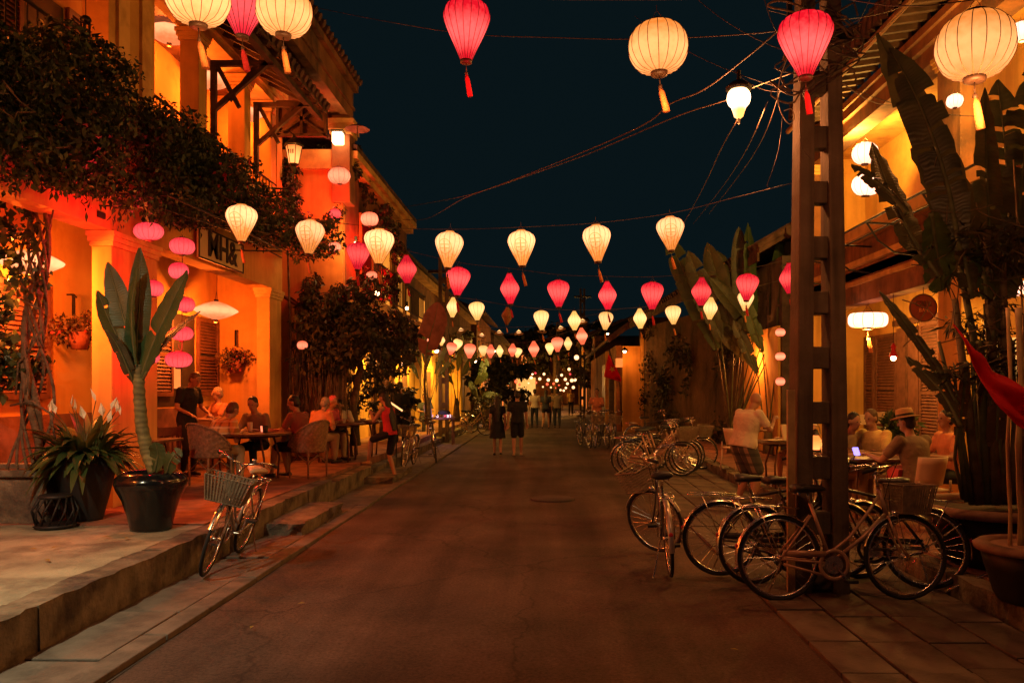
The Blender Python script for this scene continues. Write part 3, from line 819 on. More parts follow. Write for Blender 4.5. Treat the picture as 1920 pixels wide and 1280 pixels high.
# awning of tiles on timber brackets
def sheet(x0, z0, x1, z1, y0, y1, t=.04):
    return MB().add([(x0, y0, z0), (x1, y0, z1), (x1, y1, z1), (x0, y1, z0), (x0, y0, z0 + t), (x1, y0, z1 + t), (x1, y1, z1 + t), (x0, y1, z0 + t)],
                    [(0, 3, 2, 1), (4, 5, 6, 7), (0, 1, 5, 4), (1, 2, 6, 5), (2, 3, 7, 6), (3, 0, 4, 7)])
P('awning_deck', sheet(-5.1, 7.36, -4.18, 6.86, 5.0, 14.7), 'timber')
for k in range(24):
    yc = 5.2 + k * 0.405
    mb = MB().bar((-5.1, yc, 7.31), (-4.12, yc, 6.80), .06, .08)
    P('rafter', mb, 'timber')
P('awning_edge_beam', MB().box(-4.3, -4.2, 5.0, 14.75, 6.70, 6.80).box(-4.14, -4.11, 5.0, 14.75, 6.83, 6.95), 'timber')
tl = MB()
for k in range(44):
    yc = 5.1 + k * 0.222
    tl.tube([(-5.1, yc, 7.44), (-4.06, yc, 6.92)], .07, 6)
P('roof_tile', tl, 'tile', kind='stuff')
def xbracket(yc):
    mb = MB()
    mb.bar((-5.15, yc, 6.0), (-4.25, yc, 6.78), .07, .07); mb.bar((-5.15, yc, 6.72), (-4.22, yc, 6.72), .07, .08)
    mb.bar((-5.12, yc, 6.75), (-4.75, yc, 6.05), .06, .06); mb.bar((-5.14, yc, 5.5), (-5.14, yc, 6.76), .08, .08)
    mb.bar((-4.9, yc + .001, 6.15), (-4.45, yc + .001, 6.74), .05, .05)
    P('awning_bracket', mb, 'timber')
for yc in (12.2, 13.97): xbracket(yc)
# dark timber lattice panel at the far end of the awning
la = MB(); 
for (a, b) in (((-5.1, 6.5), (-4.2, 7.12)), ((-5.1, 7.12), (-4.2, 6.5)), ((-5.1, 7.12), (-4.2, 7.12)), ((-5.1, 6.5), (-4.2, 6.5)), ((-4.2, 6.5), (-4.2, 7.12)), ((-5.1, 6.5), (-5.1, 7.12)), ((-4.65, 6.5), (-4.65, 7.12))):
    la.bar((a[0], 14.95, a[1]), (b[0], 14.95, b[1]), .05, .05, up=(0, 1, 0))
P('lattice_panel', la, 'timber')
P('lattice_backing', MB().box(-5.14, -4.18, 14.99, 15.03, 6.48, 7.16), 'wood')
# main cornice above
P('cornice', MB().box(-5.2, -4.32, 2.0, 16.9, 7.452, 7.56).box(-4.32, -4.16, 2.0, 16.9, 7.40, 8.02).box(-4.2, -4.06, 2.0, 16.95, 8.022, 8.16).box(-4.16, -4.12, 2.0, 16.9, 7.62, 7.68), 'old_ochre')
P('roof', sheet(-4.06, 8.18, -7.5, 9.6, 2, 16.9, .12), 'tile')
rt = MB()
for k in range(60):
    yc = 2.1 + k * 0.25
    rt.tube([(-3.98, yc, 8.20), (-4.5, yc, 8.42)], .075, 6)
P('eaves_tile', rt, 'tile', kind='stuff')
P('corner_pier', MB().box(-4.5, -4.12, 16.45, 16.9, 5.6, 7.40), 'old_ochre', bevel=0.015)
P('pier_capital', cap(MB(), -4.5, -4.12, 16.45, 16.9, 7.0, .3, .07), 'ochre_trim')
# small dark fittings: hook, switch
P('wall_hook', MB().tube([(-6.33, 10.45, 2.98), (-6.24, 10.45, 2.98), (-6.2, 10.45, 2.94)], .012, 5).tube([(-6.24, 10.45, 2.98), (-6.24, 10.45, 2.7)], .022, 5), 'iron')
P('wall_hook', MB().tube([(-5.95, 15.22, 2.85), (-5.95, 15.1, 2.85)], .012, 5).tube([(-5.95, 15.1, 2.85), (-5.95, 15.1, 2.55)], .02, 5), 'iron')
P('wall_switch', MB().box(XF, XF + .02, 9.15, 9.3, 3.72, 3.79), 'paint_black')
# the sign of the café hangs on the beam
sg = thing('cafe_sign', 'cream wall sign with bold dark lettering on the arcade beam, half hidden by vines', 'sign', (XF + .06, 12.45, 3.9))
part('sign_board', MB().box(-.0, .03, -.85, .85, -.24, .24), M['sign_face'], sg, bevel=.01)
part('sign_border', MB().box(.03, .04, -.85, .85, -.24, -.215).box(.03, .04, -.85, .85, .215, .24).box(.03, .04, -.85, -.82, -.215, .215).box(.03, .04, .82, .85, -.215, .215), M['paint_black'], sg)
def text(s, size, parent, loc, rot, mat, ext=.006, name='lettering', align='CENTER'):
    c = bpy.data.curves.new(name, 'FONT'); c.body = s; c.size = size; c.extrude = ext; c.align_x = align; c.align_y = 'CENTER'; c.offset = size * .02
    c.materials.append(mat); o = bpy.data.objects.new(name, c); COL.objects.link(o); bpy.context.view_layer.update(); me = bpy.data.meshes.new_from_object(o); bpy.data.objects.remove(o); o = link(name, me, parent, loc); o.rotation_euler = rot; return o
text('MH&', .52, sg, (.04, 0, .0), (R(90), 0, R(90)), M['paint_black'])

# ---------------- second building on the left (protrudes, red-lit side wall)
L2 = thing('town_house', 'weathered townhouse with vine-covered balcony, red-lit side wall, beyond the left café', 'building', (-5.5, 20, 0), group='ochre buildings lining the street')
P = lambda n, mb, m='old_ochre', **k: part(n, mb, M[m], L2, world=True, **k)
P('side_wall', MB().box(-8, -4.31, 16.6, 16.8, 0, 6.7), 'ochre')
P('front_wall', MB().box(-4.6, -4.3, 16.8, 24, 3.4, 6.4))
P('front_wall_low', MB().box(-5.6, -5.3, 16.8, 24, 0, 3.4), 'ochre')
P('balcony_slab', MB().box(-4.3, -3.7, 17.0, 24, 3.5, 3.66), 'ochre_trim')
P('balcony_rail', MB().tube([(-3.75, 17, 4.5), (-3.75, 24, 4.5)], .025, 6).tube([(-3.75, 17, 3.8), (-3.75, 24, 3.8)], .02, 6), 'iron')
bal2 = MB().tube([(0, 0, 3.8), (0, 0, 4.5)], .012, 4).mesh('baluster', M['iron'])
for k in range(34):
    w = wloc(L2); link('baluster', bal2, L2, (-3.75 - w.x, 17.1 + k * .2 - w.y, -w.z))
for (a, b) in ((18.0, 19.1), (20.2, 21.3), (22.2, 23.2)):
    P('door_opening', MB().box(-4.29, -4.27, a, b, 3.7, 5.6), 'paint_black')
    P('door_frame', MB().box(-4.28, -4.22, a - .1, a, 3.68, 5.7).box(-4.28, -4.22, b, b + .1, 3.68, 5.7).box(-4.28, -4.22, a, b, 5.6, 5.7), 'ochre_trim')
    P('lit_curtain', MB().box(-4.265, -4.25, a + .1, b - .1, 3.72, 5.5), 'flag' if a < 19 else 'window_glow')
P('cornice', MB().box(-4.7, -4.1, 16.6, 24, 6.402, 6.55).box(-4.7, -4.0, 16.6, 24, 6.552, 6.7), 'ochre_trim')
P('roof', sheet(-4.0, 6.72, -7.5, 8.0, 16.6, 24, .1), 'tile')
P('side_cornice', MB().box(-8, -4.3, 16.5, 16.6, 6.3, 6.7), 'ochre_trim')
P('low_awning', sheet(-5.4, 3.6, -4.6, 3.05, 16.0, 16.58, .05), 'timber')
P('low_awning_rafter', MB().bar((-5.3, 16.3, 3.6), (-4.55, 16.3, 3.0), .06, .06), 'timber')
# ---------------- third on the left: yellow lit ground floor
L3 = thing('yellow_shophouse', 'long low shophouse with brightly lit yellow ground floor and arched upper openings', 'building', (-5.2, 32, 0), group='ochre buildings lining the street')
P = lambda n, mb, m='ochre', **k: part(n, mb, M[m], L3, world=True, **k)
P('front_wall', MB().box(-4.95, -4.7, 24.05, 48, 0, 3.2))
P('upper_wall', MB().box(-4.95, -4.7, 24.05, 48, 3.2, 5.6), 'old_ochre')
P('side_wall', MB().box(-9, -4.95, 24.05, 24.3, 0, 6.2), 'old_ochre')
P('pilaster', MB().box(-4.7, -4.55, 27.9, 28.3, 0, 3.2), 'ochre_trim'); P('pilaster', MB().box(-4.7, -4.3, 38.5, 39.6, 0, 3.4), 'ochre_trim')
for (a, b) in ((25, 26.2), (30, 31.4), (34, 35.6), (42, 43.6)):
    P('doorway', MB().box(-4.7, -4.68, a, b, .2, 2.4), 'wood')
    P('doorway_trim', MB().box(-4.7, -4.64, a - .15, a, .2, 2.5).box(-4.7, -4.64, b, b + .15, .2, 2.5).box(-4.7, -4.64, a - .15, b + .15, 2.502, 2.65), 'ochre_trim')
for (a, b) in ((25.0, 26.6), (28.6, 29.8), (32, 33.2)):
    P('arched_opening', MB().box(-4.69, -4.66, a, b, 3.7, 5.0), 'window_glow')
P('cornice', MB().box(-4.95, -4.4, 24.05, 48, 5.602, 5.8), 'ochre_trim')
P('roof', sheet(-4.3, 5.82, -8, 7.4, 24.05, 48, .1), 'tile')
P('string_course', MB().box(-4.7, -4.5, 24.05, 48, 3.15, 3.3), 'ochre_trim')

# ---------------- right café (veranda house)
XR = 5.6
RB = thing('veranda_house', 'ochre café with lit upper veranda, balcony and open ground floor on the right', 'building', (7, 12, 0), group='ochre buildings lining the street')
P = lambda n, mb, m='ochre', **k: part(n, mb, M[m], RB, world=True, **k)
P('back_wall', MB().box(6.9, 7.1, 4, 17.6, .16, 7.6))
P('end_wall', MB().box(5.62, 6.9, 17.4, 17.6, .16, 7.6))
P('ground_ceiling', MB().box(XR, 6.9, 4, 17.4, 3.75, 3.9), 'ochre_trim')
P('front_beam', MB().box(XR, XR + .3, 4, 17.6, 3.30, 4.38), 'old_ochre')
P('beam_moulding', MB().box(XR - .05, XR, 4, 17.6, 3.62, 3.70).box(XR - .09, XR, 4, 17.6, 3.95, 4.05), 'ochre_trim')
P('balcony_slab', MB().box(XR - .22, 6.9, 4, 17.6, 4.382, 4.56), 'ochre_trim')
for (a, b) in ((17.0, 17.6), (10.85, 11.5), (7.3, 7.9), (4, 4.6)):
    P('ground_column', MB().box(XR + .01, XR + .32, a, b, .165, 3.299), 'ochre', bevel=.01)
    P('veranda_column', MB().box(XR, XR + .32, a, b, 4.562, 6.5), 'old_ochre', bevel=.01)
    P('column_capital', cap(MB(), XR, XR + .32, a, b, 6.3, .2, .05), 'ochre_trim')
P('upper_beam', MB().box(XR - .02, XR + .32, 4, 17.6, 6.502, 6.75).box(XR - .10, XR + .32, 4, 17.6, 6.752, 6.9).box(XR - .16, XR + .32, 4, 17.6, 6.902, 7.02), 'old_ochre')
P('veranda_ceiling', MB().box(XR + .32, 6.9, 4, 17.4, 6.75, 6.85), 'ochre_trim')
P('eaves_soffit', sheet(XR - .1, 7.16, 4.95, 7.08, 4, 16.3, .05), 'timber')
for k in range(39):
    yc = 4.2 + k * .305
    P('rafter', MB().bar((XR - .1, yc, 7.12), (4.88, yc, 7.03), .07, .08), 'timber')
rt = MB()
for k in range(55):
    rt.tube([(4.86, 4.1 + k * .22, 7.14), (4.88, 4.1 + k * .22, 7.42), (5.3, 4.1 + k * .22, 7.75)], .07, 6)
P('eaves_tile', rt, 'tile', kind='stuff')
P('roof', sheet(4.98, 7.5, 8.5, 9.4, 4, 16.3, .08), 'tile')
P('gutter', MB().tube([(4.88, 4, 7.00), (4.88, 16.3, 7.00)], .05, 8), 'old_ochre')
# iron bracket frame under the balcony (old awning frame)
br = MB()
for yc in (8.4, 10.2, 12.0, 13.8, 15.6):
    br.tube([(5.58, yc, 4.2), (4.75, yc, 4.25)], .018, 5).tube([(5.58, yc, 3.75), (5.2, yc, 3.8), (4.95, yc, 3.98), (4.78, yc, 4.25)], .016, 5)
br.tube([(4.75, 8.0, 4.25), (4.75, 16.4, 4.25)], .018, 5).tube([(5.15, 8.0, 4.23), (5.15, 16.4, 4.23)], .014, 5)
P('awning_frame', br, 'iron')
# inner wall of the café: shutters, red door
louvre_shutter(RB, 6.89, 16.85, 17.35, .75, 2.86, -1)
louvre_shutter(RB, 6.89, 15.75, 16.75, .75, 2.86, -1)
louvre_shutter(RB, 6.89, 14.0, 14.75, .5, 2.96, -1)
louvre_shutter(RB, 6.89, 8.6, 9.6, .75, 2.86, -1)
P('red_door', MB().box(6.84, 6.89, 14.78, 15.7, .2, 2.92), 'shutter')
P('door_rail', MB().box(6.82, 6.84, 14.8, 15.68, 1.2, 1.3).box(6.82, 6.84, 15.2, 15.28, .2, 2.9), 'wood')
P('door_trim', MB().box(6.8, 6.89, 13.9, 15.8, 2.97, 3.08), 'wood')
P('window_recess', MB().box(6.87, 6.895, 12.2, 13.9, .9, 2.8), 'paint_black')
P('lit_window', MB().box(6.85, 6.88, 11.55, 11.9, 1.9, 2.5), 'silk_pale')
P('bench', MB().box(5.9, 6.5, 12.9, 17, .6, .66), 'wood')
P('upper_door', MB().box(6.87, 6.9, 12.5, 13.6, 4.6, 6.3), 'shutter')

# ---------------- old mossy house between the right café and the orange gable
R2 = thing('old_house', 'low old house with mottled mossy wall and sagging tiled roof behind the traveller palms', 'building', (5, 26, 0))
P = lambda n, mb, m='old_wall', **k: part(n, mb, M[m], R2, world=True, **k)
def oblique(a, b, z0, z1, t=.25):
    a = Vector(a); b = Vector(b); d = (b - a).normalized(); nrm = Vector((-d.y, d.x)) * t
    q = [a, b, b - nrm, a - nrm]
    return MB().add([(p.x, p.y, z) for z in (z0, z1) for p in q], [(0, 3, 2, 1), (4, 5, 6, 7), (0, 1, 5, 4), (1, 2, 6, 5), (2, 3, 7, 6), (3, 0, 4, 7)])
P('mossy_wall', oblique((3.72, 31.2), (5.6, 20.0), 0, 4.15, -.25))
P('shop_wall', MB().box(5.35, 5.6, 18.3, 22.5, 0.1, 4.8), 'dark_wall')
P('roof_slope', MB().add([(3.2, 31.5, 4.25), (4.9, 18.6, 4.9), (9.5, 18.6, 7.6), (8.0, 31.5, 6.9), (3.2, 31.5, 4.4), (4.9, 18.6, 5.05), (9.5, 18.6, 7.75), (8.0, 31.5, 7.05)],
   [(0, 1, 2, 3), (7, 6, 5, 4), (0, 4, 5, 1), (1, 5, 6, 2), (2, 6, 7, 3), (3, 7, 4, 0)]), 'tile')
rt = MB()
for k in range(56):
    t = k / 55; a = Vector((3.15, 31.5, 4.43)).lerp(Vector((4.85, 18.6, 5.08)), t); b = Vector((8.0, 31.5, 7.1)).lerp(Vector((9.5, 18.6, 7.8)), t)
    rt.tube([a, a.lerp(b, .5) - Vector((0, 0, .03)), b], .09, 5)
P('roof_tile', rt, 'tile', kind='stuff')
P('lit_doorway', MB().box(5.28, 5.34, 18.4, 21.6, .2, 3.2), 'ochre')
P('eaves_board', MB().bar((3.18, 31.5, 4.2), (4.88, 18.6, 4.82), .05, .2), 'timber')
R2b = thing('tiled_outbuilding', 'taller dark-roofed house rising behind the traveller palms', 'building', (8, 24, 0))
P = lambda n, mb, m='dark_wall', **k: part(n, mb, M[m], R2b, world=True, **k)
P('wall', MB().box(6.4, 10, 18.6, 30, 0, 5.3)); P('roof', sheet(5.6, 5.3, 9.5, 6.7, 18.4, 30.4, .15), 'tile')
P('ridge', MB().tube([(5.6, 18.4, 5.4), (5.6, 30.4, 5.4)], .14, 6), 'tile')
# ---------------- orange lit gable house
R3 = thing('gable_house', 'narrow house whose end wall glows orange, flag on its corner', 'building', (4.2, 38, 0), group='ochre buildings lining the street')
P = lambda n, mb, m='ochre', **k: part(n, mb, M[m], R3, world=True, **k)
P('end_wall', MB().box(2.95, 3.65, 32.0, 32.25, 0, 3.45)); P('front_wall', MB().box(2.72, 2.95, 32.4, 52, 0, 3.5), 'old_ochre')
P('side_wall', MB().box(3.65, 8, 32.0, 32.3, 0, 4.6), 'dark_wall')
P('corner_post', MB().box(3.66, 3.78, 31.9, 31.99, 0, 3.9), 'ochre_trim')
P('window_recess', MB().box(2.69, 2.72, 33.5, 35.5, .4, 2.9), 'paint_black')
bar_ = MB().box(0, .03, 0, .04, .4, 2.9).mesh('window_bar', M['timber'])
for k in range(5):
    w = wloc(R3); link('window_bar', bar_, R3, (2.66 - w.x, 33.6 + k * .42 - w.y, -w.z))
P('window_recess', MB().box(2.69, 2.72, 38.5, 40.5, .4, 2.9), 'paint_black')
P('roof', MB().add([(2.3, 31.6, 3.75), (2.3, 52, 3.75), (5.5, 52, 6.0), (5.5, 31.6, 6.0), (2.3, 31.6, 3.62), (2.3, 52, 3.62), (5.5, 52, 5.87), (5.5, 31.6, 5.87)],
   [(0, 3, 2, 1), (4, 5, 6, 7), (0, 1, 5, 4), (1, 2, 6, 5), (2, 3, 7, 6), (3, 0, 4, 7)]), 'tile')
P('barge_board', MB().bar((2.3, 31.55, 3.66), (4.0, 31.55, 4.86), .06, .22, up=(0, 0, 1)), 'shutter')
P('sign_box', MB().box(2.66, 2.92, 31.7, 31.95, 2.6, 2.95), 'lamp_glass')
P('gate_post', MB().box(2.2, 2.32, 31.2, 31.32, 0, 3.2), 'ochre_trim')
# ---------------- far end of the street
FB = thing('street_end_house', 'dim two-storey house closing the far end of the street', 'building', (0, 96, 0))
P = lambda n, mb, m='old_ochre', **k: part(n, mb, M[m], FB, world=True, **k)
P('wall', MB().box(-7, 6, 92, 98, 0, 7.5)); P('roof', sheet(-7.5, 7.5, 6.5, 9.2, 91.5, 99, .2), 'tile')
for k in range(5): P('window', MB().box(-5.5 + k * 2.3, -4.5 + k * 2.3, 91.9, 92, 3.9, 5.6), 'lamp_glass' if k in (1, 3) else 'paint_black')
P('shop_front', MB().box(-3.8, -1.6, 91.85, 92, .2, 3.0), 'silk_pale')
for nm, lb, x0, x1, y0, y1, h, mt in (('row_house', 'dark row house down the street, third on the left side', -9, -4.4, 48.2, 60, 6.3, 'old_ochre'), ('row_house', 'dark row house near the street end on the left', -9, -4.2, 60.5, 90, 5.8, 'dark_wall'),
                              ('row_house', 'row house beyond the gable house on the right', 3.0, 8, 52.3, 68, 5.2, 'old_ochre'), ('row_house', 'lit row house near the street end on the right', 3.3, 8, 68.5, 90, 6.2, 'ochre')):
    t = thing(nm, lb, 'building', ((x0 + x1) / 2, (y0 + y1) / 2, 0), group='far row houses')
    part('wall', MB().box(x0, x1, y0, y1, 0, h), M[mt], t, world=True)
    s = -1 if x0 > 0 else 1
    xe = (x0 - .5) if x0 > 0 else (x1 + .5); xi = (x0 + 3) if x0 > 0 else (x1 - 3)
    part('roof', sheet(xe, h, xi, h + 1.4, y0, y1, .15), M['tile'], t, world=True)
    n = int((y1 - y0) / 3.2); xf = x0 if x0 > 0 else x1
    for k in range(n):
        yw = y0 + 1 + k * 3.2
        part('door' if k % 2 else 'window', MB().box(xf - .03, xf + .03, yw, yw + 1.1, .15 if k % 2 else 1.1, 2.4), M['wood'] if k % 3 else M['lamp_glass'], t, world=True)
        part('window', MB().box(xf - .03, xf + .03, yw, yw + 1.0, 3.4, 4.7), M['paint_black'], t, world=True)
# ================================================================== LANTERNS
def smooth_prof(ks, n):
    """Catmull-Rom through (r, z) knots"""
    out = []
    ctl = [ks[0]] + ks + [ks[-1]]
    for i in range(n + 1):
        u = i / n * (len(ks) - 1); k = min(int(u), len(ks) - 2); t = u - k
        p0, p1, p2, p3 = [Vector(c) for c in ctl[k:k + 4]]
        p = 0.5 * ((2 * p1) + (p2 - p0) * t + (2 * p0 - 5 * p1 + 4 * p2 - p3) * t * t + (-p0 + 3 * p1 - 3 * p2 + p3) * t ** 3)
        out.append((max(p.x, .02), p.y))
    return out
PROF = {
    'round': [(.28, -.84), (.70, -.68), (.95, -.30), (1.0, .06), (.90, .46), (.62, .74), (.30, .86)],
    'balloon': [(.24, -1.36), (.44, -.95), (.72, -.42), (.95, .10), (1.0, .42), (.86, .74), (.55, .93), (.30, 1.0)],
    'diamond': [(.26, -1.55), (.50, -1.05), (.86, -.40), (1.0, .0), (.86, .42), (.50, 1.0), (.24, 1.5)],
    'oval': [(.24, -.64), (.72, -.52), (.96, -.2), (1.0, .04), (.92, .32), (.64, .56), (.26, .66)],
    'disc': [(.10, -.36), (.5, -.26), (.86, -.09), (1.0, .0), (.86, .10), (.5, .26), (.10, .36)],
    'drum': [(.30, -.40), (.80, -.38), (.97, -.22), (1.0, 0), (.97, .22), (.80, .38), (.30, .40)],
}
def lantern_proto(kind, silk, rib, tas, ribs=18, detail=14, tassel=True, name='paper_lantern'):
    t = bpy.data.objects.new(name, None); COL.objects.link(t)
    pr = smooth_prof(PROF[kind], detail)
    nseg = ribs * 2
    m1 = MB().lathe(pr, nseg, ripple=.035, nr=ribs, cap=False)
    part('shade', m1, M[silk], t, True)
    if ribs >= 10:
        rb = MB()
        for k in range(ribs):
            a = 2 * PI * k / ribs
            rb.tube([(math.cos(a) * r * 1.005, math.sin(a) * r * 1.005, z) for r, z in pr], .012, 4)
        part('frame', rb, M[rib], t, True)
    zt, zb = pr[-1][1], pr[0][1]
    rt, rb_ = pr[-1][0], pr[0][0]
    part('top_cap', MB().lathe([(rt * 1.04, zt - .03), (rt * 1.04, zt + .07), (rt * .7, zt + .08)], 14), M['tassel_r' if 'red' in silk or 'pink' in silk else ('silk_yellow' if silk == 'silk_cream' else 'cap_dark')], t, True)
    part('bottom_cap', MB().lathe([(rb_ * .7, zb - .13), (rb_ * 1.0, zb - .11), (rb_ * 1.06, zb + .02)], 14), M['cap_dark'], t, True)
    part('hanger', MB().tube([(-rt * .8, 0, zt + .05), (0, 0, zt + .42), (rt * .8, 0, zt + .05)], .012, 4).tube([(0, 0, zt + .4), (0, 0, zt + .6)], .012, 4), M['cap_dark'], t)
    if tassel:
        c = MB().tube([(0, 0, zb - .12), (.02, 0, zb - .5)], .02, 5).ball((.02, 0, zb - .5), (.07, .07, .09), 8, 6)
        tc = part('tassel_cord', c, M['cap_dark'], t, True)
        ts = MB().tube([(.02, 0, zb - .55), (.06, 0, zb - .72), (.14, .02, zb - 1.1), (.20, .03, zb - 1.38)], [.05, .10, .115, .12], 8)
        part('tassel', ts, M[tas], t, True)
    return t
PROTO = {}
def lantern(kind, silk, px, py, wpx, Y, label, group, tas='tassel_o', rib='rib_y', ribs=18, tassel=True, rz=None, tilt=0, detail=14, yscale=1, name='paper_lantern', cat='lantern'):
    key = (kind, silk, ribs, tassel, name)
    if key not in PROTO:
        PROTO[key] = lantern_proto(kind, silk, rib, tas, ribs, detail, tassel, name); o = PROTO[key]
    else: o = copy_tree(PROTO[key])
    s = wpx * Y / F / 2
    o.location = at(px, py, Y); o.scale = (s, s, s * yscale)
    jt = .07 if wpx < 60 else .045
    s2 = rnd.uniform(.95, 1.05); o.scale = (s * s2, s * s2, s * yscale * rnd.uniform(.95, 1.05))
    o.rotation_euler = (rnd.uniform(-jt, jt), tilt + rnd.uniform(-jt, jt), rnd.uniform(-.5, .5) if rz is None else rz)
    return tag(o, label, cat, group)
OR = ('first', 'second', 'third', 'fourth', 'fifth', 'sixth', 'seventh', 'eighth', 'ninth', 'tenth', 'eleventh', 'twelfth', 'thirteenth', 'fourteenth', 'fifteenth', 'sixteenth')
g1 = 'big lanterns on the nearest string'
lantern('round', 'silk_yellow', 371, -4, 116, 5.75, 'large yellow ribbed globe lantern cut by the top edge above the left veranda', g1)
lantern('balloon', 'silk_rose', 455, 5, 96, 6.0, 'large rose lantern squeezed between two yellow globes at top left', g1, 'tassel_r', 'rib_r')
lantern('round', 'silk_yellow', 533, 22, 106, 5.75, 'large yellow ribbed globe lantern just left of the night sky at top', g1)
lantern('balloon', 'silk_red', 875, 48, 91, 5.9, 'large red balloon lantern with red tassel alone against the dark sky', g1, 'tassel_r', 'rib_r')
lantern('round', 'silk_yellow', 1234, 90, 115, 5.6, 'large yellow ribbed globe lantern against dark sky left of the street lamp', g1)
lantern('balloon', 'silk_red', 1510, 77, 104, 5.3, 'large red balloon lantern hanging in front of the concrete pole top', g1, 'tassel_r', 'rib_r')
lantern('round', 'silk_yellow', 1828, 87, 138, 4.8, 'largest yellow ribbed globe lantern at top right before the banana leaves', g1)
for px, py, Y, pw, c_ in ((371, 80, 5.7, 8, 0), (533, 105, 5.7, 8, 0), (875, 165, 5.85, 10, 1), (1234, 190, 5.55, 12, 0), (1510, 190, 5.2, 10, 1), (1828, 200, 4.75, 48, 0)):
    lamp('lantern_light', None, at(px + 12, py, Y - .12), pw, (1, .40, .12) if not c_ else (1, .03, .03), .12)
g2 = 'cream medallion lanterns on the second string'
for i, (px, py) in enumerate([(453, 417), (581, 444), (711, 461), (842, 467), (978, 464), (1119, 455), (1257, 437)]):
    lantern('balloon', 'silk_cream', px, py - 3, 54, 10.1, 'cream lantern with a printed medallion, %s from the left of seven on the second string' % OR[i], g2, rz=rnd.uniform(-.25, .25), ribs=16)
g3 = 'red and pink lanterns on the third string'
for i, (px, py, k) in enumerate([(672, 477, 'b'), (763, 505, 'd'), (859, 524, 'b'), (956, 541, 'd'), (1047, 547, 'b'), (1139, 554, 'd'), (1223, 551, 'b'), (1315, 547, 'd'), (1401, 535, 'b'), (1480, 522, 'd')]):
    nm = 'pink-red %s lantern, %s from the left of ten on the third string' % ('balloon' if k == 'b' else 'spindle', OR[i])
    if k == 'b': lantern('balloon', 'silk_pink', px, py, 43, 12.8, nm, g3, 'tassel_r', 'rib_r', 16)
    else: lantern('diamond', 'silk_pink', px, py, 36, 12.8, nm, g3, 'tassel_r', 'rib_r', 16)
g4 = 'small pale lanterns on the fourth string'
for i, (px, py, k, w) in enumerate([(849, 576, 'd', 24), (894, 581, 'b', 29), (951, 592, 'x', 22), (1015, 598, 'b', 30), (1077, 601, 'd', 25), (1136, 599, 'b', 29), (1200, 597, 'd', 25), (1262, 588, 'b', 29), (1332, 578, 'd', 27), (1398, 562, 'b', 30)]):
    nm = '%s, %s from the left on the fourth string' % ({'d': 'small pale spindle lantern', 'b': 'small pale yellow balloon lantern', 'x': 'small dark unlit spindle lantern'}[k], OR[i])
    lantern('balloon' if k == 'b' else 'diamond', 'silk_off' if k == 'x' else 'silk_pale', px, py, w, 17.5, nm, g4, ribs=12, detail=10)
g5 = 'peach and yellow lanterns on the fifth string'
for i, (px, py, k, w, t) in enumerate([(809, 641, 'bp', 20, .5), (828, 638, 'dy', 13, 0), (847, 652, 'bp', 20, .2), (858, 645, 'by', 18, .3), (881, 656, 'bp', 23, 0), (906, 656, 'by', 18, 0), (920, 658, 'dp', 17, 0), (937, 658, 'dy', 15, 0),
        (961, 656, 'dp', 16, 0), (971, 660, 'by', 16, .1), (1001, 654, 'dp', 20, 0), (1031, 652, 'by', 18, -.1), (1045, 644, 'bp', 24, 0), (1065, 644, 'dy', 16, 0), (1091, 630, 'dp', 21, 0)]):
    c = 'peach' if k[1] == 'p' else 'yellow'
    nm = 'tiny %s %s lantern, %s from the left on the far low string' % (c, 'balloon' if k[0] == 'b' else 'spindle', OR[i])
    lantern('balloon' if k[0] == 'b' else 'diamond', 'silk_peach' if c == 'peach' else 'silk_pale', px, py, w, 23.5 + .3 * (i % 2), nm, g5, ribs=8, detail=8, tilt=t)
# conical hats above the fifth string, light on the crowns put in as their own glow
hatp = thing('conical_hat', 'x', 'hat')
part('brim', MB().lathe([(1.0, 0), (.62, .34)], 18, cap=False), M['c_straw'], hatp, True)
part('glow_crown', MB().lathe([(.62, .34), (.35, .60), (.03, .95)], 18, cap=False), M['silk_pale'], hatp, True)
part('frame', MB().tube([(0, 0, .9), (0, 0, 1.25)], .03, 4), M['cap_dark'], hatp)
hp = [(865, 622), (903, 632), (936, 626), (973, 626), (1016, 622), (1052, 618), (1093, 605)]
for i, (px, py) in enumerate(hp):
    o = hatp if i == 0 else copy_tree(hatp)
    s = 9 * 21 / F; o.location = at(px, py, 21); o.scale = (s, s, s)
    o.rotation_euler = (R(-12), rnd.uniform(-.2, .2), 0)
    tag(o, 'conical straw hat with a glowing crown, %s from the left above the far string' % OR[i], 'hat', 'conical hats strung over the street')
# pink lantern chains in front of the left arcade column
g6 = 'pink lantern chains by the left arcade'
pk = [(279, 434, 52, 9.2, 'top of the chain left of the arcade column'), (342, 462, 47, 9.9, 'topmost of the chain of five in the second bay'), (335, 508, 34, 9.9, 'second of the chain of five, half behind the leaf tip'),
      (348, 571, 34, 9.9, 'third of the chain of five beside a banana leaf'), (341, 625, 42, 9.9, 'fourth of the chain of five above the lowest'), (335, 674, 46, 9.9, 'lowest of the chain of five in the arcade'),
      (288, 541, 34, 9.2, 'mostly hidden behind the banana leaves'), (281, 670, 34, 9.2, 'behind the banana stem at head height')]
for px, py, w, Y, lb in pk:
    lantern('oval' if py < 480 or py > 600 else 'round', 'silk_rose', px, py, w, Y, 'pink oval lantern, ' + lb, g6, 'tassel_r', 'rib_r', 16, tassel=False)
tag(part('lantern_cord', MB().tube([at(342, 440, 9.9), at(341, 700, 9.9)], .006, 4), M['cable'], None), 'thin cord running down through the chain of five pink lanterns', 'cord')
lamp('lantern_light', None, at(262, 470, 8.9), 70, (1, .012, .02), .12)
lamp('lantern_light', None, at(322, 640, 9.7), 45, (1, .012, .02), .12)
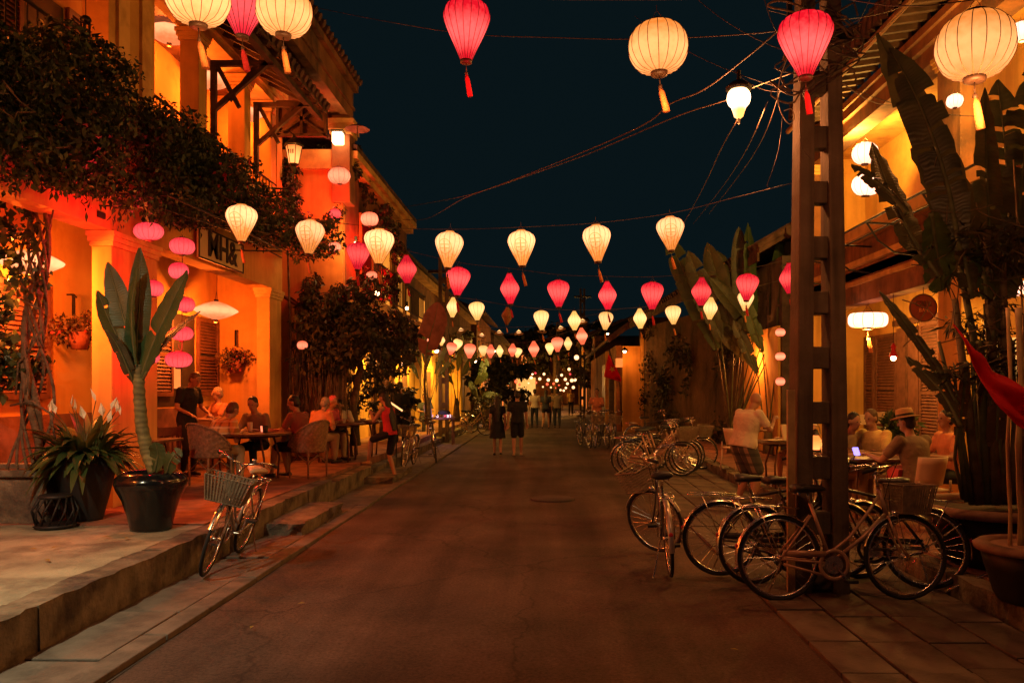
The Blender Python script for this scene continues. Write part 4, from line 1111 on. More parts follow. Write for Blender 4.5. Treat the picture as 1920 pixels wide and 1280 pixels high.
for px, py, w, Y, lb in [(636, 330, 39, 15.7, 'high by the vine-covered balcony'), (693, 411, 32, 17.2, 'at the far balcony above the cream lantern'), (628, 463, 22, 15.5, 'small one left of the pink balloon'), (697, 517, 20, 16.6, 'small one below the third cream lantern'), (628, 401, 22, 15.6, 'dim one half hidden by vine leaves'), (567, 647, 20, 15.6, 'half hidden in the dark tree at left')]:
    lantern('oval', 'silk_peach' if 'dim' not in lb else 'silk_pink', px, py, w, Y, 'peach-pink oval lantern, ' + lb, 'oval lanterns on the left balconies', 'tassel_r', 'rib_r', 12, tassel=False, yscale=1.2)
lamp('lantern_light', None, at(612, 372, 15.7), 90, (1, .03, .015), .12)
lamp('lantern_light', None, at(680, 470, 17.4), 80, (1, .02, .01), .12)  # red light added to redden the balcony curtains, apart from any lantern
# disc lanterns under the left ceilings, with their own bulbs
def disc(px, py, w, Y, lb, power, cord=.9):
    o = lantern('disc', 'silk_disc', px, py, w, Y, lb, 'disc silk lanterns under the ceilings', ribs=8, tassel=False, name='disc_lantern', yscale=1.15)
    s = o.scale[0]
    p = at(px, py, Y)
    part('hanging_cord', MB().tube([(0, 0, .4), (0, 0, .4 + cord / s)], .01, 4), M['cable'], o)
    l = lamp('bulb_light', None, p + Vector((0, -.02, -.22)), power, (1, .18, .02), .06)
    l.parent = o; l.location = (0, 0, -.75); 
    return o
disc(58, 492, 118, 9.0, 'wide peach disc lantern glowing in the nearest arcade bay', 260)
disc(405, 582, 78, 13.6, 'peach disc lantern on a long cord in the second arcade bay', 200, 1.6)
disc(318, 64, 86, 12.4, 'bright disc lantern behind the first veranda column', 95, .3)
disc(396, 151, 76, 13.85, 'disc lantern between the first and second veranda columns', 80, .3)
disc(466, 214, 60, 14.85, 'farthest disc lantern under the left veranda roof', 55, .3)
disc(-300, 500, 100, 5.9, 'disc lantern of the arcade bay left of the picture', 110)
# right café lamps
o = lantern('drum', 'silk_white', 1627, 600, 72, 14.2, 'broad white drum lantern under the right café ceiling', 'white lanterns of the right café', ribs=12, tassel=True, name='drum_lantern')
l = lamp('bulb_light', o, (0, 0, -.85), 270, (1, .46, .08), .08)
for px, py, w, h, Y, lb, pw in [(1622, 288, 46, 1, 14.6, 'upper white globe lantern in the right veranda', 330), (1624, 347, 52, .9, 14.6, 'lower white oval lantern in the right veranda', 0), (1906, 540, 34, 1.1, 9.9, 'white lantern at the right picture edge below the balcony', 90)]:
    o = lantern('round', 'silk_white', px, py, w, Y, lb, 'white lanterns of the right café', ribs=12, tassel=False, name='globe_lantern', yscale=h)
    if pw: lamp('bulb_light', o, (-.9, 0 if 'upper' in lb else -2.5, .9 if 'upper' in lb else -1.0), pw, (1, .52, .09), .08)
o = lantern('round', 'silk_white', 1790, 190, 30, 10.2, 'small white lantern peeping between banana leaves in the upper veranda', 'white lanterns of the right café', ribs=12, tassel=False, name='globe_lantern')
lamp('bulb_light', o, (1.3, 0, 1.2), 110, (1, .52, .09), .08)
o = lantern('round', 'silk_white', 1915, 60, 40, 8.6, 'white lantern cut by the right picture edge high in the veranda', 'white lanterns of the right café', ribs=12, tassel=False, name='globe_lantern')
lamp('bulb_light', o, (0, 0, -1.4), 90, (1, .36, .08), .08)
# small red-shaded bulb by the café door
t = thing('pendant_bulb', 'small bare bulb under a twisted red paper shade by the café door', 'lamp', at(1675, 668, 13.0))
part('shade', MB().lathe([(.07, 0), (.03, .10), (.045, .16), (.01, .22)], 10, cap=False), M['c_red'], t, True)
part('bulb', MB().ball((0, 0, -.03), .045, 10, 8), M['bulb'], t, True); part('cord', MB().tube([(0, 0, .2), (0, 0, 1.1)], .005, 4), M['cable'], t)
lamp('bulb_light', t, (0, -.05, -.12), 12, (1, .38, .1), .04)
for i, (px, py) in enumerate([(1463, 623), (1463, 668), (1463, 715)]):
    lantern('round', 'silk_peach', px, py, 18, 16.5, 'tiny red-orange lantern, %s from the top of a hanging chain left of the pole' % OR[i], 'small lantern chain left of the pole', 'tassel_r', 'rib_r', 8, detail=8, tassel=False)

disc(-260, 60, 90, 7.2, 'unseen disc lantern added above the left picture edge to light the veranda wall', 210, .3)  # unseen lantern, added to brighten the upper veranda wall
wc = thing('wind_chime', 'dark wind chime hanging in the upper left veranda opening', 'wind chime', at(161, 38, 9.05))
part('cap', MB().ball((0, 0, 0), (.06, .06, .05), 10, 8), M['iron'], wc, True)
for k in range(5): part('tube', MB().tube([(math.cos(k * 1.26) * .045, math.sin(k * 1.26) * .045, -.02), (math.cos(k * 1.26) * .045, math.sin(k * 1.26) * .045, -.3)], .012, 6), M['iron'], wc, True)
part('cord', MB().tube([(0, 0, 0), (0, 0, 1.2)], .005, 4), M['iron'], wc)
# wall lantern with iron frame on the corner of the left café
wl = thing('wall_lantern', 'iron coach lantern with amber glass on the corner of the left café', 'lamp', at(551, 290, 14.55))
gl = MB().lathe([(.085, -.17), (.15, .14)], 6, cap=False); part('glass', gl, M['lamp_glass'], wl)
ir = MB().lathe([(.17, .14), (.19, .17), (.10, .26), (.04, .30), (.03, .36)], 6).lathe([(.03, -.34), (.05, -.22), (.095, -.19), (.095, -.17)], 6)
for k in range(6):
    a = 2 * PI * k / 6; ir.bar((math.cos(a) * .088, math.sin(a) * .088, -.18), (math.cos(a) * .153, math.sin(a) * .153, .15), .012, .012)
part('iron_cage', ir, M['iron'], wl)
part('bracket', MB().tube([(0, 0, -.3), (-.02, .0, -.5), (-.12, 0, -.62), (-.42, 0, -.62)], .016, 6).tube([(0, 0, .36), (-.1, 0, .44), (-.42, 0, .40)], .012, 6), M['iron'], wl, True)
part('glass_mark', MB().box(-.05, -.035, -.152, -.149, -.02, .06).box(-.02, -.005, -.152, -.149, -.02, .06).box(.01, .03, -.152, -.149, -.02, .06).box(.04, .05, -.152, -.149, -.02, .06), M['paint_black'], wl)
lamp('bulb_light', wl, (.1, -.28, -.05), 14, (1, .30, .05), .05)
bl = thing('box_lamp', 'bright square glass lamp on the corner pier above the balcony plants', 'lamp', at(634, 260, 16.2))
part('glass', MB().box(-.1, .1, -.1, .1, -.11, .11), M['bulb'], bl, bevel=.02); part('lid', MB().box(-.12, .12, -.12, .12, .112, .15), M['iron'], bl)
lamp('bulb_light', bl, (0, -.25, 0), 12, (1, .45, .12), .05)
pz = thing('parasol', 'small red paper parasol hung sideways from the corner cornice', 'parasol', at(670, 243, 16.0))
part('canopy', MB().lathe([(.25, 0), (.14, .06), (.02, .10)], 14, cap=False), M['c_rust'], pz, True)
part('shaft', MB().tube([(0, 0, -.2), (0, 0, .14)], .01, 5), M['timber'], pz)
for px, py, Y, nm, lb, pw in [(667, 458, 16.4, 'balcony_bulb', 'white bulb in the vine-hung balcony between two cream lanterns', 30), (707, 550, 17.3, 'balcony_bulb', 'small white bulb low in the balcony plants', 0), (763, 578, 19, 'balcony_bulb', 'small bulb below the red spindle lantern at left', 0),
        (703, 668, 20.5, 'garden_lamp', 'white garden lamp shining through the dark tree', 28), (758, 655, 22.5, 'garden_lamp', 'upper white lamp by the yellow wall', 60), (756, 683, 22.5, 'garden_lamp', 'lower white lamp by the yellow wall', 0), (622, 690, 18.2, 'garden_lamp', 'yellow lamp seen through hanging roots', 16), (688, 600, 20, 'garden_lamp', 'dim yellow lamp in the tree crown', 0)]:
    t = thing(nm, lb, 'lamp', at(px, py, Y), group='bulbs among the plants on the left')
    part('bulb', MB().ball((0, 0, 0), .052 if 'white' in lb else .04, 10, 8), M['bulb'], t, True)
    part('socket', MB().tube([(0, 0, .05), (0, 0, .16)], .03, 8), M['iron'], t)
    if pw: lamp('bulb_light', t, (.02, -.16, 0), pw, (1, .46, .13), .05)
# lamps that light the yellow shophouse front and the orange gable
def small_lamp(nm, lb, loc, pw, col=(1, .38, .05), grp=None, r=.07, wallwash=False):
    t = thing(nm, lb, 'lamp', loc, group=grp)
    part('bulb', MB().ball((0, 0, 0), r, 10, 8), M['bulb'], t, True)
    part('shade', MB().lathe([(r * 2.2, .02), (r * 1.2, .10), (r * .4, .15)], 12, cap=False), M['iron'], t, True)
    part('arm', MB().tube([(0, 0, .14), (-.02 if loc[0] > 0 else -.02, 0, .3), ((.35 if loc[0] > 0 else -.35), 0, .33)], .014, 5), M['iron'], t)
    if wallwash: lamp('bulb_light', t, (0, -.05, -r - .04), pw, col, .06, spot=140, rot=(0, R(58), 0), blend=.5)
    else: lamp('bulb_light', t, (0, -.05, -r - .04), pw, col, .06)
    return t
small_lamp('shop_lamp', 'shaded lamp washing the yellow shophouse wall behind the palms', (-3.6, 25.4, 2.95), 650, (1, .50, .05), wallwash=True, grp='shaded wall lamps')
small_lamp('shop_lamp', 'shaded lamp added under the second house balcony to light its ground floor', (-4.6, 22.6, 2.9), 260, (1, .50, .05), wallwash=True, grp='shaded wall lamps')  # added lamp, brightens the recessed low wall
small_lamp('shop_lamp', 'shaded lamp added behind the dark tree to light the second house', (-4.8, 19.2, 2.7), 70, (1, .26, .04), grp='shaded wall lamps')  # second lamp added to brighten the same recess
small_lamp('shop_lamp', 'second shaded lamp along the yellow shophouse', (-3.5, 31.0, 2.9), 650, (1, .50, .05), wallwash=True, grp='shaded wall lamps')
small_lamp('shop_lamp', 'third shaded lamp along the yellow shophouse, by the pillar', (-3.4, 36.5, 3.0), 650, (1, .50, .05), wallwash=True, grp='shaded wall lamps')
small_lamp('gable_lamp', 'lamp in front of the orange gable wall', (2.95, 31.2, 3.2), 50, (1, .28, .04), 'shaded wall lamps')
small_lamp('gable_lamp', 'upper yellow lamp above the flag', (2.35, 32.1, 3.95), 10, grp='shaded wall lamps', r=.05)
small_lamp('far_lamp', 'lamp added to light the banana clump past the yellow pillar', (-2.3, 33.0, 3.3), 260, (1, .52, .10), grp='shaded wall lamps')  # added so the banana clump and street tree look lit
small_lamp('far_lamp', 'lamp on the far left row houses', (-3.2, 52, 3.0), 700, grp='shaded wall lamps')
small_lamp('far_lamp', 'lamp on the far right row houses', (2.2, 56, 3.0), 700, grp='shaded wall lamps')
small_lamp('far_lamp', 'lamp near the street end', (-1.7, 80, 3.2), 1500, grp='shaded wall lamps')
small_lamp('shop_lamp', 'warm lamp in the doorway behind the traveller palms', (4.95, 20.0, 2.6), 130, (1, .26, .04), grp='shaded wall lamps')
# distant lamps at the end of the street
far = [(1081, 670, 11, 'w', 44), (1067, 692, 7, 'w', 50), (986, 696, 5, 'g', 52), (1004, 699, 5, 'p', 52), (1020, 701, 6, 'w', 52), (981, 704, 5, 'w', 54), (996, 708, 7, 'w', 56), (1012, 710, 7, 'w', 56), (1028, 712, 7, 'w', 58), (1044, 713, 8, 'w', 58),
       (1053, 703, 6, 'w', 58), (1060, 711, 7, 'w', 60), (1069, 701, 5, 'p', 60), (1072, 713, 8, 'w', 62), (1078, 712, 7, 'w', 62), (1075, 726, 7, 'w', 62), (1051, 731, 5, 'w', 64), (1057, 732, 5, 'w', 66), (1061, 727, 5, 'w', 68), (953, 718, 6, 'g', 60),
       (1026, 720, 6, 'r', 66), (1005, 717, 5, 'r', 66), (1038, 719, 5, 'r', 66), (968, 715, 8, 'r', 60), (974, 721, 6, 'r', 60), (1048, 722, 5, 'r', 70), (1064, 719, 6, 'w', 70), (1033, 726, 4, 'w', 72), (1018, 725, 4, 'w', 74), (1085, 700, 5, 'g', 64), (1043, 727, 4, 'r', 74), (991, 718, 4, 'w', 74)]
fp = {}; cc_ = {}
for i, (px, py, w, c, Y) in enumerate(sorted(far)):
    if c not in fp:
        t = bpy.data.objects.new('far_lantern', None); COL.objects.link(t)
        part('shade', MB().ball((0, 0, 0), (1, 1, 1.15), 10, 8), M[{'w': 'far_white', 'p': 'silk_rose', 'g': 'far_green', 'r': 'far_red'}[c]], t, True)
        part('cord', MB().tube([(0, 0, 1.1), (0, 0, 3)], .06, 4), M['cable'], t)
        fp[c] = t; o = t
    else: o = copy_tree(fp[c])
    s = w * .8 * Y / F / 2; o.location = at(px, py, Y); o.scale = (s,) * 3
    cn = {'w': 'white', 'p': 'pink', 'g': 'greenish', 'r': 'red'}[c]
    cc_[c] = cc_.get(c, 0) + 1
    tag(o, 'tiny %s lantern at the street end, %s %s one from the left' % (cn, (OR + ('seventeenth', 'eighteenth', 'nineteenth', 'twentieth', 'twenty-first', 'twenty-second'))[cc_[c] - 1], cn), 'lantern', 'distant %s lanterns at the end of the street' % cn)
    if i % 6 == 2: lamp('lantern_light', o, (0, -1.6, -1.2), 90, (1, .5, .2), .1)

# ================================================================== STREET LAMP ON THE WIRES, POLE, CABLES
st = thing('street_lamp', 'blazing round street lamp slung on cables left of the pole', 'lamp', at(1385, 188, 8.0))
part('bulb', MB().ball((0, 0, .02), (.118, .118, .118), 16, 12), M['bulb_hot'], st, True)
part('glass_bowl', MB().lathe([(.02, -.185), (.045, -.165), (.058, -.12), (.075, -.07)], 16, cap=True), M['bulb_hot'], st, True)
part('hood', MB().lathe([(.125, .10), (.13, .13), (.07, .18), (.02, .20)], 18), M['iron'], st, True)
part('clamp', MB().tube([(0, 0, .2), (0, 0, .3)], .02, 6).tube([(0, 0, -.16), (0, 0, -.24)], .012, 6), M['iron'], st)
lamp('bulb_light', st, (0, -.02, -.34), 170, (1, .31, .085), .1)

PX, PY = 2.33, 6.92
pole = thing('utility_pole', 'tall ladder-type concrete utility pole wound with cables, bicycles at its foot', 'pole', (PX, PY, 0))
H = 5.6
def taper_box(x0a, x1a, x0b, x1b, ya, yb, z0, z1):
    return [(x0a, -ya, z0), (x1a, -ya, z0), (x1a, ya, z0), (x0a, ya, z0), (x0b, -yb, z1), (x1b, -yb, z1), (x1b, yb, z1), (x0b, yb, z1)]
bf = [(0, 3, 2, 1), (4, 5, 6, 7), (0, 1, 5, 4), (1, 2, 6, 5), (2, 3, 7, 6), (3, 0, 4, 7)]
for s in (-1, 1):
    xo0, xo1, wi = .235, .165, .142
    a = (s * xo0, s * (xo0 - wi)); b = (s * xo1, s * (xo1 - wi * .85))
    part('post', MB().add(taper_box(min(a), max(a), min(b), max(b), .15, .10, -.2, H), bf), M['pole'], pole, bevel=.012)
z = .02
while z < H - .3:
    t = z / H; hw = .098 - .035 * t
    part('rung', MB().box(-hw, hw, -.085 + .03 * t, .085 - .03 * t, z, z + .19), M['pole'], pole, bevel=.01)
    z += .475
part('plank', MB().box(-.305, -.242, -.16, -.12, .02, 1.74), M['bamboo'], pole)
part('top_bracket', MB().box(-.26, .26, -.13, -.11, 4.72, 4.80).box(-.30, -.26, -.14, -.10, 4.6, 5.1), M['iron'], pole)
part('insulator', MB().lathe([(.02, 0), (.045, .02), (.03, .05), (.045, .08), (.02, .1)], 10, c=(-.28, -.12, 5.1)), M['ceramic'], pole, True)
# loops of slack cable tied to the pole
r = random.Random(21)
ct = thing('cable_tangle', 'tangle of looping black and brown cables knotted round the pole top', 'cable', (PX, PY, 4.0))
for k in range(13):
    z0 = r.uniform(.2, .95); pts = []
    for q in range(8):
        a = q / 7 * r.uniform(3, 6) + k
        pts.append((math.cos(a) * r.uniform(.2, .42) - .05, -.14 - abs(math.sin(a)) * r.uniform(.02, .12), z0 + math.sin(a * 1.3) * r.uniform(.05, .25)))
    c = [Vector(p) for p in pts]; cc = []
    for i in range(len(c) - 1):
        for t in (0, .25, .5, .75):
            p0 = c[max(i - 1, 0)]; p1 = c[i]; p2 = c[i + 1]; p3 = c[min(i + 2, len(c) - 1)]
            cc.append(.5 * (2 * p1 + (p2 - p0) * t + (2 * p0 - 5 * p1 + 4 * p2 - p3) * t * t + (3 * p1 - p0 - 3 * p2 + p3) * t ** 3))
    part('cable_loop', MB().tube(cc, r.uniform(.005, .010), 5), M['cable' if k % 3 else 'bark'], ct, True)
wire('pale cable looped down in a long coil beside the pole top', [at(1476, 108, 6.7), at(1462, 150, 6.7), at(1458, 185, 6.7), at(1466, 215, 6.7), at(1480, 233, 6.7), at(1489, 222, 6.7), at(1484, 205, 6.7), at(1470, 208, 6.7)], .007, 'cable_pale', name='slack_cable')
wire('thin cable hanging loosely down the left of the pole', [at(1468, 215, 6.8), at(1460, 280, 6.8), at(1448, 320, 6.8), at(1440, 352, 6.8), at(1480, 345, 6.8)], .005, name='slack_cable')
wire('cable trailing down over the pole rungs', [at(1505, 130, 6.7), at(1500, 200, 6.7), at(1502, 270, 6.7), at(1520, 298, 6.7)], .005, name='slack_cable')
# spanning cables
wire('thin cable crossing the sky behind the big red lantern', [at(588, 14, 13.5), at(720, 40, 11.5), at(875, 64, 9.6), at(1040, 71, 8.6), at(1180, 74, 8), at(1330, 69, 7.4), at(1446, 60, 6.9), at(1490, 52, 6.85)], .008)
wire('upper thick cable sagging from the far left roofs to the pole', [at(735, 392, 23), at(830, 376, 19), at(905, 358, 16), at(1050, 303, 12), at(1200, 238, 9.5), at(1255, 196, 8.8), at(1320, 168, 8), at(1400, 108, 7.3), at(1466, 52, 6.9)], .012)
wire('lower thick cable sagging from the left roofs past the street lamp', [at(742, 412, 23), at(800, 410, 20), at(870, 372, 16), at(960, 340, 13.5), at(1100, 290, 11), at(1260, 222, 9), at(1362, 188, 8.1)], .011)
wire('bright cable from the street lamp up to the pole', [at(1408, 166, 8.0), at(1450, 150, 7.4), at(1484, 138, 6.9)], .008, 'cable_pale')
wire('cable from the street lamp down to the old house roof', [at(1384, 222, 8.1), at(1352, 280, 10), at(1322, 345, 13), at(1290, 405, 17), at(1268, 440, 20)], .010)
wire('second cable running down to the old house roof', [at(1440, 190, 7.2), at(1400, 280, 9.5), at(1355, 350, 13), at(1300, 420, 19)], .008)
wire('third cable running down to the old house roof', [at(1470, 150, 6.9), at(1430, 260, 9), at(1385, 330, 12), at(1330, 400, 18)], .008)
wire('string carrying the seven cream medallion lanterns', [at(395, 352, 10.3), at(453, 384, 10.1), at(581, 410, 10.1), at(711, 426, 10.1), at(842, 430, 10.1), at(978, 426, 10.1), at(1119, 418, 10.1), at(1257, 400, 10.1), at(1380, 370, 8.6), at(1484, 344, 6.9)], .006)
wire('string carrying the ten pink lanterns', [at(600, 430, 12.9), at(672, 450, 12.8), at(763, 470, 12.8), at(859, 492, 12.8), at(956, 503, 12.8), at(1047, 515, 12.8), at(1139, 518, 12.8), at(1223, 519, 12.8), at(1315, 512, 12.8), at(1401, 504, 12.8), at(1480, 486, 12.8), at(1560, 470, 12.8)], .006)
wire('string carrying the small pale lanterns', [at(790, 540, 17.5), at(849, 556, 17.5), at(894, 562, 17.5), at(951, 572, 17.5), at(1015, 579, 17.5), at(1077, 581, 17.5), at(1136, 580, 17.5), at(1200, 576, 17.5), at(1262, 568, 17.5), at(1332, 556, 17.5), at(1398, 543, 17.5), at(1500, 515, 17.5)], .008)
wire('far low string carrying the peach lanterns', [at(780, 608, 23.6), at(850, 628, 23.6), at(910, 640, 23.6), at(980, 642, 23.6), at(1040, 630, 23.6), at(1095, 610, 23.6), at(1150, 590, 23.6)], .011)
wire('string carrying the conical hats', [at(800, 605, 21), at(865, 612, 21), at(936, 614, 21), at(1016, 610, 21), at(1093, 594, 21), at(1160, 580, 21)], .008)
wire('high string above the picture carrying the big lanterns', [(-5.0, 6.0, 5.2), at(371, -76, 5.75), at(533, -60, 5.75), at(875, -8, 5.9), at(1234, 0, 5.6), at(1510, -10, 5.3), at(1828, 0, 4.8), (5.2, 5.2, 5.0)], .006)
for i, (a, b) in enumerate([((1500, 60, 6.9), (1700, -30, 6)), ((1510, 130, 6.9), (1650, 60, 7.5)), ((1520, 150, 6.9), (1640, -20, 8)), ((1560, 120, 7.0), (1760, -60, 9)), ((1470, 95, 6.9), (1250, -60, 9)), ((1466, 70, 6.9), (1420, -60, 6.5)),
        ((1440, 20, 7.5), (1700, 10, 8.5)), ((1480, 170, 6.9), (1190, 30, 12)), ((1500, 165, 6.9), (1375, 130, 9)), ((1575, 150, 7.2), (1700, 190, 9)), ((1570, 155, 7.2), (1890, 215, 8.5))]):
    wire('thin cable fanning from the pole top, bundle member %d by its angle' % (i + 1) if False else ['cable rising steeply right from the pole', 'short cable to the right eaves', 'cable running up behind the red lantern', 'cable along the right roof edge', 'cable rising left over the sky', 'near-vertical cable left of the pole top',
        'flat cable near the top edge right of the pole', 'long faint cable rising left past the yellow globe', 'cable meeting the pole just above the street lamp', 'cable crossing the right veranda opening', 'long cable crossing the right facade behind banana leaves'][i], [at(*a), at(*b)], .006, sag=.12)
# shaded street light on the left, just outside the picture: lights the near pavement
s2 = thing('pavement_lamp', 'shaded lamp on a wall arm over the near left pavement', 'lamp', (-4.2, 3.6, 3.9))
part('shade', MB().lathe([(.22, 0), (.14, .12), (.05, .2)], 16, cap=False), M['iron'], s2, True)
part('bulb', MB().ball((0, 0, .05), .06, 12, 8), M['bulb'], s2, True)
part('arm', MB().tube([(0, 0, .2), (-.1, 0, .45), (-1.0, 0, .5)], .02, 6), M['iron'], s2)
lamp('bulb_light', s2, (0, 0, -.02), 560, (1, .90, .55), .06, spot=118, rot=(R(34), 0, R(10)), blend=.8)
# ================================================================== PLANTS
def plant(nm, lb, cat, loc, group=None): return thing(nm, lb, cat, loc, group=group)
# vine hedge along the left veranda
v = plant('vine_canopy', 'dense dark flowering vine spilling over the left veranda railing', 'vine', (-4.9, 9, 4.5))
bl = []
rg = random.Random(8)
def ptop(y): return np.interp(y, [5, 6.8, 7.5, 8.2, 9, 10, 11.7, 13, 14.3], [4.7, 4.85, 5.0, 5.12, 5.2, 5.15, 5.15, 5.0, 4.75])
def pbot(y): return np.interp(y, [5, 7, 8.5, 9.5, 10.5, 12, 13, 14.3], [3.95, 3.9, 3.95, 3.85, 4.15, 4.42, 4.45, 4.45])
y = 4.6
while y < 14.4:
    zt, zb = ptop(y), pbot(y)
    z = zb
    while z < zt:
        bl.append(((-4.85 + rg.uniform(-.18, .22), y + rg.uniform(-.1, .1), z + rg.uniform(-.1, .15)), (rg.uniform(.22, .42), rg.uniform(.25, .42), rg.uniform(.20, .34)), 430))
        z += .27
    y += .30
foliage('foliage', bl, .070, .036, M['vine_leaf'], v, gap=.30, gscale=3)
st_ = []
for k in range(60):
    yy_ = rg.uniform(5, 14); x = -4.75 + rg.uniform(-.3, .35); z = pbot(yy_) + .1
    st_.append(((x, yy_, z - rg.uniform(.05, .25)), (.07, .07, rg.uniform(.12, .3)), 22))
foliage('hanging_sprays', st_, .075, .03, M['vine_leaf'], v, down=.8, gap=.2)
stm = MB()
for k in range(26):
    yy_ = rg.uniform(5.2, 13.6); x = -4.7 + rg.uniform(-.3, .3); z = pbot(yy_) + rg.uniform(0, .4)
    pts = [Vector((x, yy_, z))]
    for q in range(6): pts.append(pts[-1] + Vector((rg.uniform(-.08, .08), rg.uniform(-.25, .25), rg.uniform(-.16, .08))))
    stm.tube(pts, .006, 4)
part('stems', stm, M['bark'], v, world=True, kind='stuff')
# the lighter tip of the canopy lit by the cream lanterns, and hanging over the sign
v2 = plant('bougainvillea', 'sparse flowering branches reaching over the café sign toward the lanterns', 'vine', (-4.6, 13, 4.2))
bl = []
for k in range(60):
    yy_ = rg.uniform(10.6, 15.4); 
    bl.append(((-4.55 + rg.uniform(-.3, .45), yy_, 4.50 - (yy_ - 10.6) * .01 + rg.uniform(-.2, .25)), (.24, .3, .16), 60))
foliage('foliage', bl, .08, .045, M['vine_leaf'], v2, gap=.35, gscale=3)
foliage('blossom', [(c, r, 6) for c, r, n in bl], .06, .045, M['petal'], v2, gap=.3)
br_ = MB()
for k in range(14):
    yy_ = rg.uniform(10.6, 14.6); p = Vector((-4.8, yy_, 4.2)); pts = [p]
    for q in range(6): p = p + Vector((rg.uniform(.0, .14), rg.uniform(-.05, .28), rg.uniform(-.06, .07))); pts.append(p)
    br_.tube(pts, .009, 4)
part('branches', br_, M['bark'], v2, world=True, kind='stuff')
# iron pergola frame above the arcade column
t = plant('pergola_frame', 'thin iron pergola frame under the vine beside the café sign', 'frame', (-4.6, 10, 4.0))
part('frame', MB().tube([(-5.2, 9.2, 4.0), (-4.4, 9.2, 3.98), (-4.25, 10.6, 3.95), (-4.3, 12.8, 3.95)], .014, 5).tube([(-5.2, 9.2, 3.86), (-4.5, 9.2, 3.84), (-4.28, 10.6, 3.86), (-4.3, 12.8, 3.85)], .010, 5).tube([(-5.2, 10.9, 3.97), (-4.27, 10.9, 3.95)], .012, 5).tube([(-5.2, 12.8, 3.97), (-4.3, 12.8, 3.95)], .012, 5), M['iron'], t, True, world=True)
# climbing vine trunk from the square planter
pl = plant('square_planter', 'weathered square concrete planter at the left edge holding the vine trunk', 'planter', (-5.95, 8.75, KZ))
part('box', MB().box(-.68, .66, -.38, .38, 0, .50), M['kerbstone'], pl, bevel=.02)
part('rim', MB().box(-.74, .72, -.44, -.34, .502, .575).box(-.74, .72, .34, .44, .502, .575).box(-.74, -.62, -.34, .34, .502, .575).box(.60, .72, -.34, .34, .502, .575), M['kerbstone'], pl, bevel=.012)
part('soil', MB().box(-.6, .58, -.32, .32, .505, .52), M['soil'], pl)
vt = plant('climbing_vine', 'twisted woody vine trunks climbing from the planter to the veranda', 'vine', (-5.6, 8.6, KZ + .5))
for k in range(7):
    mb = MB(); pts = []
    ph = k * .9; x0 = rg.uniform(-.1, .12)
    for q in range(26):
        tt = q / 25; z = -.02 + tt * 3.4
        pts.append((x0 * (1 - tt) + .10 * math.sin(tt * 9 + ph) * (1 if k < 5 else 1.6) + tt * .12, .08 * math.cos(tt * 9 + ph), z))
    mb.tube(pts, [.040 - .020 * q / 25 for q in range(26)] if k < 2 else .016, 7)
    part('trunk', mb, M['bark'], vt, True)
for k, pts in enumerate([[at(38, 560, 8.4), at(75, 580, 8.3), at(78, 620, 8.3), at(60, 650, 8.4), at(35, 680, 8.5), at(30, 740, 8.5)], [at(60, 400, 8.5), at(92, 430, 8.4), at(105, 375, 8.4), at(92, 345, 8.5)], [at(45, 640, 8.4), at(52, 700, 8.4), at(48, 740, 8.4)], [at(20, 760, 8.5), at(60, 752, 8.4), at(95, 775, 8.4), at(105, 830, 8.4)]]):
    part('tendril', MB().tube(pts, .012, 5), M['bark'], vt, True, world=True)
bl = []
for k in range(52):
    z = rg.uniform(1.7, 4.1); bl.append(((-5.85 + rg.uniform(-.35, .32), 8.55 + rg.uniform(-.15, .15), z), (.2, .16, .16), 34))
foliage('foliage', bl, .10, .07, M['vine_leaf'], vt, gap=.25)

# flower baskets on the walls
def basket_plant(lb, c, s, red=26):
    t = plant('flower_basket', lb, 'flower basket', c, 'flower baskets hung on the orange walls')
    part('pot', MB().lathe([(.07 * s, -.2 * s), (.11 * s, -.02 * s)], 12), M['c_rust'], t, True)
    part('hook', MB().tube([(0, 0, 0), (-.1, .02, .12), (-.2, .05, .14)], .01, 5), M['iron'], t)
    b = [((c[0] + rg.uniform(-.15, .22) * s, c[1] + rg.uniform(-.2, .2) * s, c[2] + .04 + rg.uniform(-.12, .1) * s), (.16 * s, .16 * s, .12 * s), 60) for _ in range(12)]
    foliage('foliage', b, .06, .035, M['flower_leaf'], t, down=.4, gap=.2)
    foliage('flowers', [(q[0], q[1], red // 3) for q in b], .04, .035, M['petal'], t, gap=.2)
basket_plant('red-flowering basket on the orange wall beside the nearest shutter', Vector((-6.05, 10.25, 2.5)), 1.25)
basket_plant('smaller flower basket on the arcade end wall under a hook', Vector((-5.93, 15.0, 2.28)), 1.2)

# young banana palm in the black glazed pot
def lathe_pot(t, prof, m, n=32, soil=None, rim=None):
    part('pot', MB().lathe(prof, n), M[m], t, True)
    if soil: part('soil', MB().lathe([(0, soil[1] + .012), (soil[0], soil[1])], n), M['soil'], t)
bp_ = plant('glazed_pot', 'squat glossy black pot with wide shoulder at the pavement edge', 'pot', (-4.06, 8.12, KZ))
lathe_pot(bp_, [(.195, 0), (.20, .03), (.225, .15), (.27, .30), (.325, .41), (.345, .47), (.335, .525), (.295, .56), (.275, .585), (.262, .58), (.25, .5), (0, .49)], 'pot', soil=(.25, .53))
ban = plant('banana_plant', 'young banana palm with six upright paddle leaves in the black pot', 'plant', (-4.06, 8.12, KZ + .52))
Yb = 8.12
tr = [at(292, 885, Yb), at(277, 850, Yb), at(266, 800, Yb), at(262, 750, Yb), at(260, 705, Yb), at(262, 680, Yb)]
trp = []
for i in range(len(tr) - 1):
    for q in range(8): trp.append(tr[i].lerp(tr[i + 1], q / 8))
part('trunk', MB().tube(trp, [.066 - .018 * i / len(trp) + (.006 if i % 3 == 0 else 0) for i in range(len(trp))], 12), M['banana_trunk'], ban, True, world=True)
